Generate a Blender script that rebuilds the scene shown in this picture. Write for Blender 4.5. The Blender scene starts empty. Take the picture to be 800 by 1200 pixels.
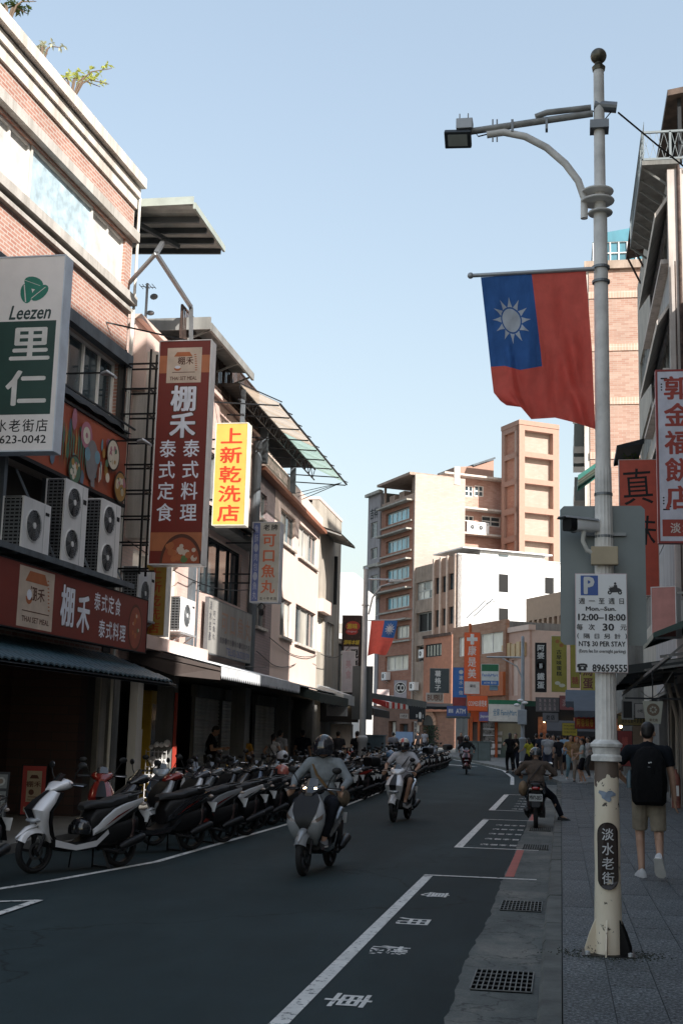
import bpy, math, random, colorsys
from mathutils import Vector, Matrix, Euler
R_ = random.Random(7)
SC = bpy.context.scene
# ---------------------------------------------------------------- camera
def _n(v): return v.normalized()
EYE = Vector((0, 0, 1.62)); FPX = 1480.0
_Y = _n(Vector((257, -272, -FPX)))
_Z = _n(Vector((214, (257*214 + FPX*FPX)/272, -FPX)))
_X = _Y.cross(_Z)
RM = Matrix((_X, _Y, _Z))                      # camera axes -> world
cd = bpy.data.cameras.new('camera'); cam = bpy.data.objects.new('camera', cd); SC.collection.objects.link(cam)
cam.matrix_world = Matrix.Translation(EYE) @ RM.to_4x4()
cd.sensor_fit = 'VERTICAL'; cd.sensor_height = 36; cd.lens = FPX/1200*36; cd.clip_end = 3000; cd.clip_start = .1
SC.camera = cam
# ---------------------------------------------------------------- daylight
SUN_EL, SX, SY = math.radians(35), .75, -.66
hn = math.hypot(SX, SY); sdir = Vector((SX/hn*math.cos(SUN_EL), SY/hn*math.cos(SUN_EL), math.sin(SUN_EL)))
w = bpy.data.worlds.new('World'); SC.world = w; w.use_nodes = True
nt = w.node_tree; bg = nt.nodes['Background']; sky = nt.nodes.new('ShaderNodeTexSky')
sky.sky_type = 'NISHITA'; sky.sun_disc = False; sky.sun_elevation = SUN_EL
sky.sun_rotation = math.atan2(SX, SY)
sky.air_density = 1.5; sky.dust_density = 3.0; sky.ozone_density = 2.0
gm_ = nt.nodes.new('ShaderNodeGamma'); gm_.inputs[1].default_value = .6; nt.links.new(sky.outputs[0], gm_.inputs[0]); nt.links.new(gm_.outputs[0], bg.inputs[0]); bg.inputs[1].default_value = .112
sl = bpy.data.lights.new('sun', 'SUN'); sl.energy = 2.5; sl.angle = math.radians(.5); sl.color = (1, .95, .89)
so = bpy.data.objects.new('sun', sl); SC.collection.objects.link(so)
so.rotation_euler = sdir.to_track_quat('Z', 'Y').to_euler(); so.location = sdir*60
SC.view_settings.view_transform = 'Standard'; SC.view_settings.look = 'None'; SC.view_settings.exposure = 1.85; SC.view_settings.gamma = 1
SC.cycles.max_bounces = 5; SC.cycles.diffuse_bounces = 3; SC.cycles.glossy_bounces = 3; SC.cycles.transparent_max_bounces = 8
# ---------------------------------------------------------------- projecting helpers (a measured pixel of an 800x1200 frame to a real place)
def ray(px, py): return RM @ Vector((px-400, 600-py, -FPX))
def PY(px, py, Y): d = ray(px, py); return EYE + d*(Y/d.y)
def PX(px, py, X): d = ray(px, py); return EYE + d*(X/d.x)
def PZ(px, py, Z=0): d = ray(px, py); return EYE + d*((Z-EYE.z)/d.z)
def proj(p):
    c = RM.transposed() @ (Vector(p)-EYE)
    return (400-c.x/c.z*FPX, 600+c.y/c.z*FPX) if c.z < -.1 else (-9999, -9999)
def gz(y): return .0115*max(0., min(y, 150)-36)
# ---------------------------------------------------------------- materials
def c8(r, g, b): return tuple((x/255/12.92 if x/255 <= .04045 else ((x/255+.055)/1.055)**2.4) for x in (r, g, b))
_mc = {}
class NT:
    def __init__(s, m): s.t = m.node_tree; s.n = s.t.nodes; s.b = s.n['Principled BSDF']
    def new(s, t, **k):
        x = s.n.new('ShaderNode'+t)
        for a, v in k.items(): setattr(x, a, v)
        return x
    def l(s, a, b): s.t.links.new(a, b)
    def obj(s): return s.new('TexCoord').outputs['Object']
    def noise(s, vec, scale, detail=4, rough=.55, scl=None):
        if scl:
            mp = s.new('Mapping'); mp.inputs['Scale'].default_value = scl; s.l(vec, mp.inputs[0]); vec = mp.outputs[0]
        x = s.new('TexNoise'); x.inputs['Scale'].default_value = scale; x.inputs['Detail'].default_value = detail
        x.inputs['Roughness'].default_value = rough; s.l(vec, x.inputs['Vector']); return x.outputs['Fac']
    def ramp(s, fac, stops):
        x = s.new('ValToRGB'); s.l(fac, x.inputs[0]); e = x.color_ramp.elements
        while len(e) < len(stops): e.new(.5)
        for i, (p, c) in enumerate(stops):
            e[i].position = p; e[i].color = (*c, 1) if len(c) == 3 else c
        return x.outputs[0]
    def mix(s, f, a, b, mode='MIX'):
        x = s.new('Mix', data_type='RGBA', blend_type=mode)
        for i, v in ((0, f), (6, a), (7, b)):
            if hasattr(v, 'links') or hasattr(v, 'is_linked'): s.l(v, x.inputs[i])
            elif i == 0: x.inputs[0].default_value = v
            else: x.inputs[i].default_value = (*v, 1) if len(v) == 3 else v
        return x.outputs[2]
    def bump(s, h, st=.3, dist=.02):
        x = s.new('Bump'); x.inputs['Strength'].default_value = st; x.inputs['Distance'].default_value = dist
        s.l(h, x.inputs['Height']); s.l(x.outputs[0], s.b.inputs['Normal'])
def mk(name):
    m = bpy.data.materials.new(name); m.use_nodes = True; return m, NT(m)
def sc(c, k): return tuple(min(1, x*k) for x in c)
def plain(col, rough=.55, metal=0., var=.12, scale=3., bump=0., spec=.5, emit=0., streak=False, coat=0.):
    key = ('p', col, rough, metal, var, scale, bump, spec, emit, streak, coat)
    if key in _mc: return _mc[key]
    m, t = mk('paint_%d' % len(_mc)); o = t.obj()
    f = t.noise(o, scale, 5, .6, (1, 1, .18) if streak else None)
    if var: t.l(t.ramp(f, [(.3, sc(col, 1-var*1.6)), (.68, sc(col, 1+var*.6))]), t.b.inputs['Base Color'])
    else: t.b.inputs['Base Color'].default_value = (*col, 1)
    t.b.inputs['Roughness'].default_value = rough; t.b.inputs['Metallic'].default_value = metal
    t.b.inputs['Specular IOR Level'].default_value = spec; t.b.inputs['Coat Weight'].default_value = coat
    if bump: t.bump(t.noise(o, scale*9, 4), bump, .01)
    if emit: t.b.inputs['Emission Color'].default_value = (*col, 1); t.b.inputs['Emission Strength'].default_value = emit
    _mc[key] = m; return m
def brick(c1, c2, mort, bw=.21, bh=.065, ms=.008, rough=.8, dirt=.25, bump=.5, off=.5):
    key = ('b', c1, c2, mort, bw, bh)
    if key in _mc: return _mc[key]
    m, t = mk('brickwork_%d' % len(_mc)); o = t.obj()
    sp = t.new('SeparateXYZ'); t.l(o, sp.inputs[0]); ad = t.new('Math', operation='ADD'); t.l(sp.outputs[0], ad.inputs[0]); t.l(sp.outputs[1], ad.inputs[1])
    cb = t.new('CombineXYZ'); t.l(ad.outputs[0], cb.inputs[0]); t.l(sp.outputs[2], cb.inputs[1])
    b = t.new('TexBrick'); b.offset = off; t.l(cb.outputs[0], b.inputs['Vector'])
    for k, v in (('Scale', 1), ('Mortar Size', ms), ('Mortar Smooth', .1), ('Brick Width', bw), ('Row Height', bh), ('Bias', -.1)): b.inputs[k].default_value = v
    b.inputs['Color1'].default_value = (*c1, 1); b.inputs['Color2'].default_value = (*c2, 1); b.inputs['Mortar'].default_value = (*mort, 1)
    d = t.ramp(t.noise(o, .8, 6, .65, (1, 1, .35)), [(.3, (1-dirt,)*3), (.7, (1.08,)*3)])
    t.l(t.mix(1., b.outputs['Color'], d, 'MULTIPLY'), t.b.inputs['Base Color'])
    t.b.inputs['Roughness'].default_value = rough; t.bump(b.outputs['Fac'], -bump, .006)
    _mc[key] = m; return m
def concrete(col, var=.25, scale=1.2, streaks=True, bump=.25, rough=.85):
    key = ('c', col, var, scale, streaks)
    if key in _mc: return _mc[key]
    m, t = mk('concrete_%d' % len(_mc)); o = t.obj()
    a = t.ramp(t.noise(o, scale, 7, .65), [(.28, sc(col, 1-var)), (.72, sc(col, 1+var*.4))])
    if streaks:
        st = t.ramp(t.noise(o, 2.2, 6, .7, (1.6, 1.6, .12)), [(.36, (.62, .60, .57)), (.56, (1, 1, 1))])
        a = t.mix(.8, a, st, 'MULTIPLY')
    fine = t.noise(o, 60, 3)
    a = t.mix(1., a, t.ramp(fine, [(.3, (.88,)*3), (.7, (1.06,)*3)]), 'MULTIPLY')
    t.l(a, t.b.inputs['Base Color']); t.b.inputs['Roughness'].default_value = rough; t.bump(fine, bump, .006)
    _mc[key] = m; return m
def glass(col=(.05, .07, .08), rough=.06, name='glass'):
    key = ('g', col, rough)
    if key in _mc: return _mc[key]
    m, t = mk('window_glass'); o = t.obj()
    t.l(t.ramp(t.noise(o, .9, 3, .5, (1, 1, .5)), [(.35, sc(col, .7)), (.65, sc(col, 1.35))]), t.b.inputs['Base Color'])
    t.b.inputs['Roughness'].default_value = rough; t.b.inputs['IOR'].default_value = 1.6; t.b.inputs['Specular IOR Level'].default_value = .8
    _mc[key] = m; return m
def cloth(col, name='cloth', trans=0.):
    key = ('cl', col, trans)
    if key in _mc: return _mc[key]
    m, t = mk(name); o = t.obj()
    f = t.noise(o, 9, 5, .6)
    t.l(t.ramp(f, [(.3, sc(col, .8)), (.7, sc(col, 1.1))]), t.b.inputs['Base Color']); t.b.inputs['Roughness'].default_value = .95
    t.b.inputs['Specular IOR Level'].default_value = .15
    t.bump(t.noise(o, 11, 3, .5, (1, 1, .45)), .9, .035)
    if trans:
        tr = t.new('BsdfTranslucent'); tr.inputs[0].default_value = (*col, 1); mx = t.new('MixShader'); mx.inputs[0].default_value = trans
        t.l(t.b.outputs[0], mx.inputs[1]); t.l(tr.outputs[0], mx.inputs[2]); t.l(mx.outputs[0], t.n['Material Output'].inputs[0])
    _mc[key] = m; return m
# ---------------------------------------------------------------- mesh builder
class MB:
    def __init__(s): s.v = []; s.f = []; s.mi = []; s.M = None
    def add(s, vs, fs, m=0):
        o = len(s.v)
        s.v += [tuple(s.M @ Vector(v)) for v in vs] if s.M is not None else [tuple(v) for v in vs]
        s.f += [tuple(i+o for i in f) for f in fs]; s.mi += [m]*len(fs); return s
    def box(s, x0, x1, y0, y1, z0, z1, m=0):
        return s.add([(x, y, z) for x in (x0, x1) for y in (y0, y1) for z in (z0, z1)],
                     [(0, 1, 3, 2), (4, 6, 7, 5), (0, 4, 5, 1), (2, 3, 7, 6), (0, 2, 6, 4), (1, 5, 7, 3)], m)
    def bar(s, p, q, wd, th=None, m=0):       # rectangular bar between points
        p, q = Vector(p), Vector(q); th = th or wd; d = (q-p).normalized()
        up = Vector((0, 0, 1)) if abs(d.z) < .95 else Vector((0, 1, 0)); a = d.cross(up).normalized()*wd/2; b = a.cross(d).normalized()*th/2
        vs = [e+i*a+j*b for e in (p, q) for i, j in ((-1, -1), (1, -1), (1, 1), (-1, 1))]
        return s.add(vs, [(0, 1, 2, 3), (7, 6, 5, 4), (0, 4, 5, 1), (1, 5, 6, 2), (2, 6, 7, 3), (3, 7, 4, 0)], m)
    def loft(s, rings, m=0, cap=True, closed=True):
        n = len(rings[0]); vs = [v for r in rings for v in r]; fs = []
        for k in range(len(rings)-1):
            for i in range(n if closed else n-1):
                j = (i+1) % n; fs.append((k*n+i, k*n+j, (k+1)*n+j, (k+1)*n+i))
        if cap: fs += [tuple(range(n))[::-1], tuple(range((len(rings)-1)*n, len(rings)*n))]
        return s.add(vs, fs, m)
    def tube(s, pts, r, n=8, m=0, cap=True, flat=1.):
        pts = [Vector(p) for p in pts]; rs = r if isinstance(r, (list, tuple)) else [r]*len(pts); rings = []; pa = None
        for i, p in enumerate(pts):
            d = (pts[min(i+1, len(pts)-1)]-pts[max(i-1, 0)]).normalized()
            if pa is None: pa = d.cross(Vector((0, 0, 1)) if abs(d.z) < .9 else Vector((1, 0, 0))).normalized()
            a = (pa - d*pa.dot(d)).normalized(); pa = a; b = d.cross(a)
            rings.append([p+(a*math.cos(t)+b*math.sin(t)*flat)*rs[i] for t in [2*math.pi*k/n for k in range(n)]])
        return s.loft(rings, m, cap)
    def lathe(s, prof, c=(0, 0, 0), n=20, m=0, axis='z', cap=True):
        rings = []
        for r, h in prof:
            ring = []
            for k in range(n):
                a = 2*math.pi*k/n; x, y = r*math.cos(a), r*math.sin(a)
                p = (x, y, h) if axis == 'z' else ((h, x, y) if axis == 'x' else (y, h, x))
                ring.append(Vector(p)+Vector(c))
            rings.append(ring)
        return s.loft(rings, m, cap)
    def ell(s, c, r, n=12, m=0, rot=None):
        if not hasattr(r, '__len__'): r = (r, r, r)
        rings = []; k2 = max(5, n//2)
        for i in range(k2+1):
            ph = math.pi*(i/k2-.5); ph = max(-1.5, min(1.5, ph))
            ring = []
            for k in range(n):
                a = 2*math.pi*k/n; v = Vector((r[0]*math.cos(ph)*math.cos(a), r[1]*math.cos(ph)*math.sin(a), r[2]*math.sin(ph)))
                if rot is not None: v = rot @ v
                ring.append(v+Vector(c))
            rings.append(ring)
        return s.loft(rings, m)
    def prism(s, poly, y0, y1, m=0):          # polygon in xz extruded along y
        n = len(poly); vs = [(x, y0, z) for x, z in poly]+[(x, y1, z) for x, z in poly]
        fs = [tuple(range(n)), tuple(range(2*n-1, n-1, -1))]+[(i, i+n, (i+1) % n+n, (i+1) % n) for i in range(n)]
        return s.add(vs, fs, m)
    def disc(s, cx, cz, r, y, n=16, m=0, rz=None):
        return s.add([(cx+r*math.cos(2*math.pi*k/n), y, cz+(rz or r)*math.sin(2*math.pi*k/n)) for k in range(n)], [tuple(range(n))], m)
    def rect(s, x0, x1, z0, z1, y, m=0): return s.add([(x0, y, z0), (x1, y, z0), (x1, y, z1), (x0, y, z1)], [(0, 1, 2, 3)], m)
    def mesh(s, name, mats, smooth=False, bevel=0):
        me = bpy.data.meshes.new(name); me.from_pydata(s.v, [], s.f)
        for m in (mats if isinstance(mats, (list, tuple)) else [mats]): me.materials.append(m)
        me.polygons.foreach_set('material_index', s.mi); me.update()
        if smooth: me.shade_smooth()
        return me
    def build(s, name, mats, parent=None, smooth=False, bevel=0, stuff=False, remesh=0, sm=2):
        me = s.mesh(name, mats, smooth); o = link(name, me, parent)
        if bevel:
            b = o.modifiers.new('bevel', 'BEVEL'); b.width = bevel; b.segments = 2; b.limit_method = 'ANGLE'; b.angle_limit = .7
        if smooth and not remesh:
            o.data.shade_smooth()
            try: o.data.set_sharp_from_angle(angle=math.radians(42))
            except Exception: pass
        if remesh:
            r = o.modifiers.new('remesh', 'REMESH'); r.mode = 'VOXEL'; r.voxel_size = remesh; r.use_smooth_shade = True
            if sm: q = o.modifiers.new('smooth', 'SMOOTH'); q.iterations = sm; q.factor = .5
            dg = bpy.context.evaluated_depsgraph_get(); nm = bpy.data.meshes.new_from_object(o.evaluated_get(dg))
            nm.shade_smooth(); o.modifiers.clear(); o.data = nm; nm.name = name
            if not nm.materials:
                for m in (mats if isinstance(mats, (list, tuple)) else [mats]): nm.materials.append(m)
        if stuff: o['kind'] = 'stuff'
        return o
def link(name, data, parent=None):
    o = bpy.data.objects.new(name, data); SC.collection.objects.link(o)
    if parent is not None: o.parent = parent; _kids.setdefault(parent.name, []).append(o)
    return o
_kids = {}
def KIDS(o): return _kids.get(o.name, [])
def thing(name, label, cat, loc=(0, 0, 0), rot=0, group=None, tilt=None):
    o = link(name, None); o.location = loc; o.rotation_euler = tilt or (0, 0, rot); o.empty_display_size = .3
    o['label'] = label; o['category'] = cat
    if group: o['group'] = group
    return o
def tag(o, label, cat, group=None):
    o['label'] = label; o['category'] = cat
    if group: o['group'] = group
    return o
def struct(o): o['kind'] = 'structure'; return o
def dup(root, loc, rot, label=None, group=None, tilt=None):
    r = root.copy(); SC.collection.objects.link(r); r.location = loc; r.rotation_euler = tilt or (0, 0, rot)
    if label: r['label'] = label
    if group: r['group'] = group
    kids = {}
    for ch in KIDS(root):
        c = ch.copy(); SC.collection.objects.link(c); c.parent = r; _kids.setdefault(r.name, []).append(c)
        for g in KIDS(ch):
            d = g.copy(); SC.collection.objects.link(d); d.parent = c; _kids.setdefault(c.name, []).append(d)
    return r
# ---------------------------------------------------------------- lettering
_gl = {}
def glyph(s, off=0.):
    k = (s, off)
    if k not in _gl:
        c = bpy.data.curves.new('t', 'FONT'); c.body = s; c.size = 1; c.resolution_u = 2; c.offset = off
        o = bpy.data.objects.new('t', c); SC.collection.objects.link(o)
        me = bpy.data.meshes.new_from_object(o.evaluated_get(bpy.context.evaluated_depsgraph_get()))
        vs = [tuple(v.co) for v in me.vertices]; fs = [tuple(p.vertices) for p in me.polygons]
        bpy.data.objects.remove(o); bpy.data.curves.remove(c); bpy.data.meshes.remove(me)
        xs = [v[0] for v in vs] or [0, 1]; ys = [v[1] for v in vs] or [0, 1]
        _gl[k] = (vs, fs, min(xs), max(xs), min(ys), max(ys))
    return _gl[k]
def put(mb, s, cx, cz, h, w=None, y=-.009, off=.02, m=0, maxw=None, rot=0, shear=0, cell=True):
    """a word (or one glyph) centred at cx,cz, h high; w forces the width"""
    vs, fs, x0, x1, y0, y1 = glyph(s, 0.)
    if w is not None and len(s) == 1 and cell and ord(s[0]) > 0x2000: x0, x1, y0, y1 = min(x0, .03), max(x1, .97), min(y0, -.08), max(y1, .85)
    kh = h/(y1-y0+1e-6); kw = kh if w is None else w/(x1-x0+1e-6)
    if maxw and kw*(x1-x0) > maxw: kw = maxw/(x1-x0)
    ca, sa = math.cos(rot), math.sin(rot); q = max(0, off)
    # heavier strokes are the same outline laid down again a hair to each side
    for i, (dx, dz) in enumerate(((0, 0),) if q < .006 else ((-q, 0), (q, 0), (0, q*.8), (0, -q*.8)) if q < .028 else ((-q, 0), (q, 0), (-q*.6, q*.7), (q*.6, q*.7), (-q*.6, -q*.7), (q*.6, -q*.7), (0, 0))):
        out = []
        for v in vs:
            a, b = (v[0]-(x0+x1)/2+dx)*kw, (v[1]-(y0+y1)/2+dz)*kh; a += shear*b
            out.append((cx+a*ca-b*sa, y-.00012*i, cz+a*sa+b*ca))
        mb.add(out, fs, m)
def column(mb, s, cx, z1, z0, w, **k):        # vertical line of characters
    n = len(s); p = (z1-z0)/n
    for i, ch in enumerate(s): put(mb, ch, cx, z1-p*(i+.5), p*k.get('fill', .84), w, **{a: b for a, b in k.items() if a != 'fill'})
def line(mb, s, x0, x1, cz, h, **k):
    n = len(s); p = (x1-x0)/n
    for i, ch in enumerate(s):
        if ch != ' ': put(mb, ch, x0+p*(i+.5), cz, h, p*k.get('fill', .84), **{a: b for a, b in k.items() if a != 'fill'})
# ================================================================ MATERIALS
ASPH = None
def asphalt():
    m, t = mk('asphalt'); o = t.obj()
    big = t.ramp(t.noise(o, .35, 5, .6), [(.3, (.0125, .0245, .027)), (.7, (.0225, .0385, .0415))])
    patch = t.ramp(t.noise(o, .16, 2, .5, (2.2, .35, 1)), [(.46, (.80,)*3), (.53, (1.16,)*3)])
    fine = t.noise(o, 130, 2, .7); sp = t.ramp(fine, [(.35, (.6,)*3), (.60, (1.1,)*3), (.70, (2.3,)*3)])
    v = t.new('TexVoronoi'); v.inputs['Scale'].default_value = 1.3; t.l(o, v.inputs['Vector'])
    cr = t.new('TexVoronoi'); cr.feature = 'DISTANCE_TO_EDGE'; cr.inputs['Scale'].default_value = .22; wv = t.new('Mapping'); t.l(o, wv.inputs[0]); nn = t.new('TexNoise'); nn.inputs['Scale'].default_value = 1.6; nn.inputs['Detail'].default_value = 6; t.l(o, nn.inputs['Vector']); va = t.new('VectorMath', operation='ADD'); t.l(o, va.inputs[0]); t.l(nn.outputs['Color'], va.inputs[1]); t.l(va.outputs[0], cr.inputs['Vector'])
    crk = t.ramp(cr.outputs['Distance'], [(.0, (.35,)*3), (.006, (1,)*3)]); dirt = t.ramp(t.noise(o, 1.1, 7, .7, (1.6, .5, 1)), [(.3, (.78,)*3), (.55, (1,)*3), (.8, (1.25,)*3)]); big = t.mix(1, t.mix(1, big, crk, 'MULTIPLY'), dirt, 'MULTIPLY')
    spots = t.ramp(v.outputs['Distance'], [(.0, (5.,)*3), (.02, (1,)*3)])
    a = t.mix(1, t.mix(1, big, patch, 'MULTIPLY'), sp, 'MULTIPLY')
    t.l(t.mix(.7, a, spots, 'MULTIPLY'), t.b.inputs['Base Color'])
    t.b.inputs['Roughness'].default_value = .82; t.b.inputs['Specular IOR Level'].default_value = .22; t.bump(fine, .5, .006); return m
def granite():
    m, t = mk('granite_tile'); o = t.obj(); inf = t.new('ObjectInfo')
    fine = t.noise(o, 42, 4, .85); a = t.ramp(fine, [(.40, (.014, .018, .021)), (.5, (.062, .073, .080)), (.60, (.28, .30, .31))])
    rv = t.ramp(inf.outputs['Random'], [(0, (.78,)*3), (1, (1.12,)*3)])
    st = t.ramp(t.noise(o, .9, 6, .7), [(.32, (.6, .6, .58)), (.6, (1.05,)*3)])
    t.l(t.mix(1, t.mix(1, a, rv, 'MULTIPLY'), st, 'MULTIPLY'), t.b.inputs['Base Color'])
    t.b.inputs['Roughness'].default_value = .75; t.bump(fine, .3, .004); return m
def worn_paint(col, back=(.035, .045, .05), thr=.45):
    m, t = mk('road_paint'); o = t.obj()
    f = t.noise(o, 14, 6, .75); t.l(t.mix(t.ramp(f, [(thr-.07, (0,)*3), (thr, (1,)*3)]), back, t.ramp(t.noise(o, 3, 4), [(.3, sc(col, .75)), (.7, col)])), t.b.inputs['Base Color'])
    t.b.inputs['Roughness'].default_value = .7; return m
M = {}
M['asphalt'] = asphalt(); M['granite'] = granite()
M['line'] = worn_paint((.72, .70, .66)); M['redline'] = worn_paint((.42, .075, .05), thr=.38)
def worn_gutter():
    m, t = mk('worn_gutter_concrete'); o = t.obj(); n1 = t.noise(o, 1.3, 8, .7, (1, .5, 1)); a = t.ramp(n1, [(.3, (.045, .052, .05)), (.5, (.10, .108, .10)), (.68, (.20, .19, .165)), (.78, (.30, .27, .22))])
    cr = t.new('TexVoronoi'); cr.feature = 'DISTANCE_TO_EDGE'; cr.inputs['Scale'].default_value = 1.1; nn = t.new('TexNoise'); nn.inputs['Scale'].default_value = 3; nn.inputs['Detail'].default_value = 6; t.l(o, nn.inputs['Vector']); va = t.new('VectorMath', operation='ADD'); t.l(o, va.inputs[0]); t.l(nn.outputs['Color'], va.inputs[1]); t.l(va.outputs[0], cr.inputs['Vector'])
    a = t.mix(1, a, t.ramp(cr.outputs['Distance'], [(0, (.3,)*3), (.02, (1,)*3)]), 'MULTIPLY'); f = t.noise(o, 70, 3, .8); a = t.mix(1, a, t.ramp(f, [(.3, (.7,)*3), (.7, (1.25,)*3)]), 'MULTIPLY')
    t.l(a, t.b.inputs['Base Color']); t.b.inputs['Roughness'].default_value = .85; t.bump(f, .5, .006); return m
M['gutter'] = worn_gutter(); M['kerb'] = concrete((.115, .12, .11), .6, 2.5, False, .4)
M['conc'] = concrete((.46, .43, .38)); M['concd'] = concrete((.2, .2, .19)); M['concl'] = concrete((.66, .60, .54), .15)
M['steel'] = plain((.22, .23, .24), .45, .7); M['bars'] = plain((.17, .175, .17), .6, .3, .3, 20); M['galv'] = plain((.42, .43, .44), .5, .5); M['dark'] = plain((.014, .016, .019), .6, spec=.3); M['black'] = plain((.005, .005, .006), .5, spec=.3)
M['white'] = plain((.80, .79, .78), .5, streak=True); M['offw'] = plain((.62, .60, .55), .6, streak=True)
M['rust'] = plain((.075, .045, .035), .8, .1, .5, 6, .4); M['rubber'] = plain((.012, .012, .013), .85)
M['chrome'] = plain((.5, .5, .52), .25, 1., .05); M['skin'] = plain((.42, .25, .17), .6, var=.06); M['skind'] = plain((.30, .17, .11), .6, var=.06)
M['hair'] = plain((.012, .010, .009), .5, var=.3, scale=30, bump=.3); M['glass'] = glass(); M['glassb'] = glass((.16, .42, .52), .12); M['glassl'] = glass((.55, .52, .46), .2)
M['slate'] = concrete((.13, .15, .17), .3, 2., True); M['tin'] = plain((.36, .36, .34), .5, .4, .25, 2, streak=True); M['frame_al'] = plain((.40, .40, .39), .4, .5); M['frame_w'] = plain((.78, .76, .72), .45)
# ================================================================ BUILDING KIT (local frame: x along the facade to the right, y into the building, z up)
def wall(mb, x0, x1, z0, z1, ops, y=0., t=.18, m=0, mr=None):
    """a facade skin with real openings and reveals"""
    mr = m if mr is None else mr
    xs = sorted({x0, x1} | {a for o in ops for a in o[:2]}); zs = sorted({z0, z1} | {a for o in ops for a in o[2:4]})
    for i in range(len(xs)-1):
        for j in range(len(zs)-1):
            cx, cz = (xs[i]+xs[i+1])/2, (zs[j]+zs[j+1])/2
            if any(o[0] < cx < o[1] and o[2] < cz < o[3] for o in ops): continue
            mb.rect(xs[i], xs[i+1], zs[j], zs[j+1], y, m)
    for a, b, c, d in [o[:4] for o in ops]:
        for q in (((a, c), (a, d)), ((b, d), (b, c)), ((a, d), (b, d)), ((b, c), (a, c))):
            (p1, q1), (p2, q2) = q; mb.add([(p1, y, q1), (p2, y, q2), (p2, y+t, q2), (p1, y+t, q1)], [(0, 1, 2, 3)], mr)
    for xx in (x0, x1): mb.add([(xx, y, z0), (xx, y+t, z0), (xx, y+t, z1), (xx, y, z1)], [(0, 1, 2, 3)], m)
    mb.add([(x0, y, z1), (x1, y, z1), (x1, y+t, z1), (x0, y+t, z1)], [(0, 1, 2, 3)], m)
def window(par, x0, x1, z0, z1, nx=2, nz=1, y=.10, fm='frame_al', gm='glass', fw=.05, sill=None, gm2=None, split=None):
    f = MB(); f.box(x0, x1, y-.02, y+.06, z0, z0+fw); f.box(x0, x1, y-.02, y+.06, z1-fw, z1)
    for i in range(nx+1):
        cx = x0+(x1-x0)*i/nx; a = max(x0, cx-fw/2 if 0 < i < nx else cx-(0 if i == 0 else fw)); f.box(a, a+fw, y-.022, y+.058, z0+fw, z1-fw)
    for j in range(1, nz): cz = z0+(z1-z0)*j/nz; f.box(x0+fw, x1-fw, y-.015, y+.05, cz-fw/2, cz+fw/2)
    o = f.build('window', M[fm] if isinstance(fm, str) else fm, par)
    pw = (x1-x0)/nx; ph = (z1-z0)/nz
    for i in range(nx):
        for j in range(nz):
            g = MB(); t = R_.uniform(-.004, .004)
            g.add([(x0+pw*i+.02, y+.02+t, z0+ph*j+.02), (x0+pw*(i+1)-.02, y+.02-t, z0+ph*j+.02), (x0+pw*(i+1)-.02, y+.02-t*.5, z0+ph*(j+1)-.02), (x0+pw*i+.02, y+.02+t*.7, z0+ph*(j+1)-.02)], [(0, 1, 2, 3)])
            mm = gm if not gm2 or R_.random() < .5 else gm2
            g.build('pane', M[mm] if isinstance(mm, str) else mm, o)
    if sill is not None: s = MB(); s.box(x0-.06, x1+.06, -.09, .05, z0-.08, z0-.003); s.build('sill', M[sill] if isinstance(sill, str) else sill, o)
    return o
def shutter(par, x0, x1, z0, z1, y=.12, mat=None, pitch=.09):
    mb = MB(); n = int((z1-z0)/pitch)
    prof = []
    for i in range(n): z = z0+(z1-z0)*i/n; d = (z1-z0)/n; prof += [(y, z), (y-.028, z+d*.3), (y-.028, z+d*.7), (y, z+d)]
    vs = [(x, a, b) for a, b in prof for x in (x0, x1)]
    mb.add(vs, [(2*i, 2*i+1, 2*i+3, 2*i+2) for i in range(len(prof)-1)]); mb.box(x0-.04, x0+.03, y-.06, y+.02, z0, z1, 1); mb.box(x1-.03, x1+.04, y-.06, y+.02, z0, z1, 1); mb.box(x0-.04, x1+.04, y-.12, y+.05, z1-.001, z1+.3, 1)
    return mb.build('roller_shutter', [mat or M['tin'], M['concd']], par)
def railing(par, pts, h=1., pitch=.15, mat=None, r=.012, name='railing'):
    mb = MB()
    for a, b in zip(pts, pts[1:]):
        a, b = Vector(a), Vector(b); n = max(1, int((b-a).length/pitch)); up = Vector((0, 0, h))
        mb.bar(a+up, b+up, .04); mb.bar(a+up*.08, b+up*.08, .03)
        for i in range(n+1): p = a.lerp(b, i/n); mb.bar(p, p+up, r*2 if i % 6 else .04)
    return mb.build(name, mat or M['rust'], par)
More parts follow.
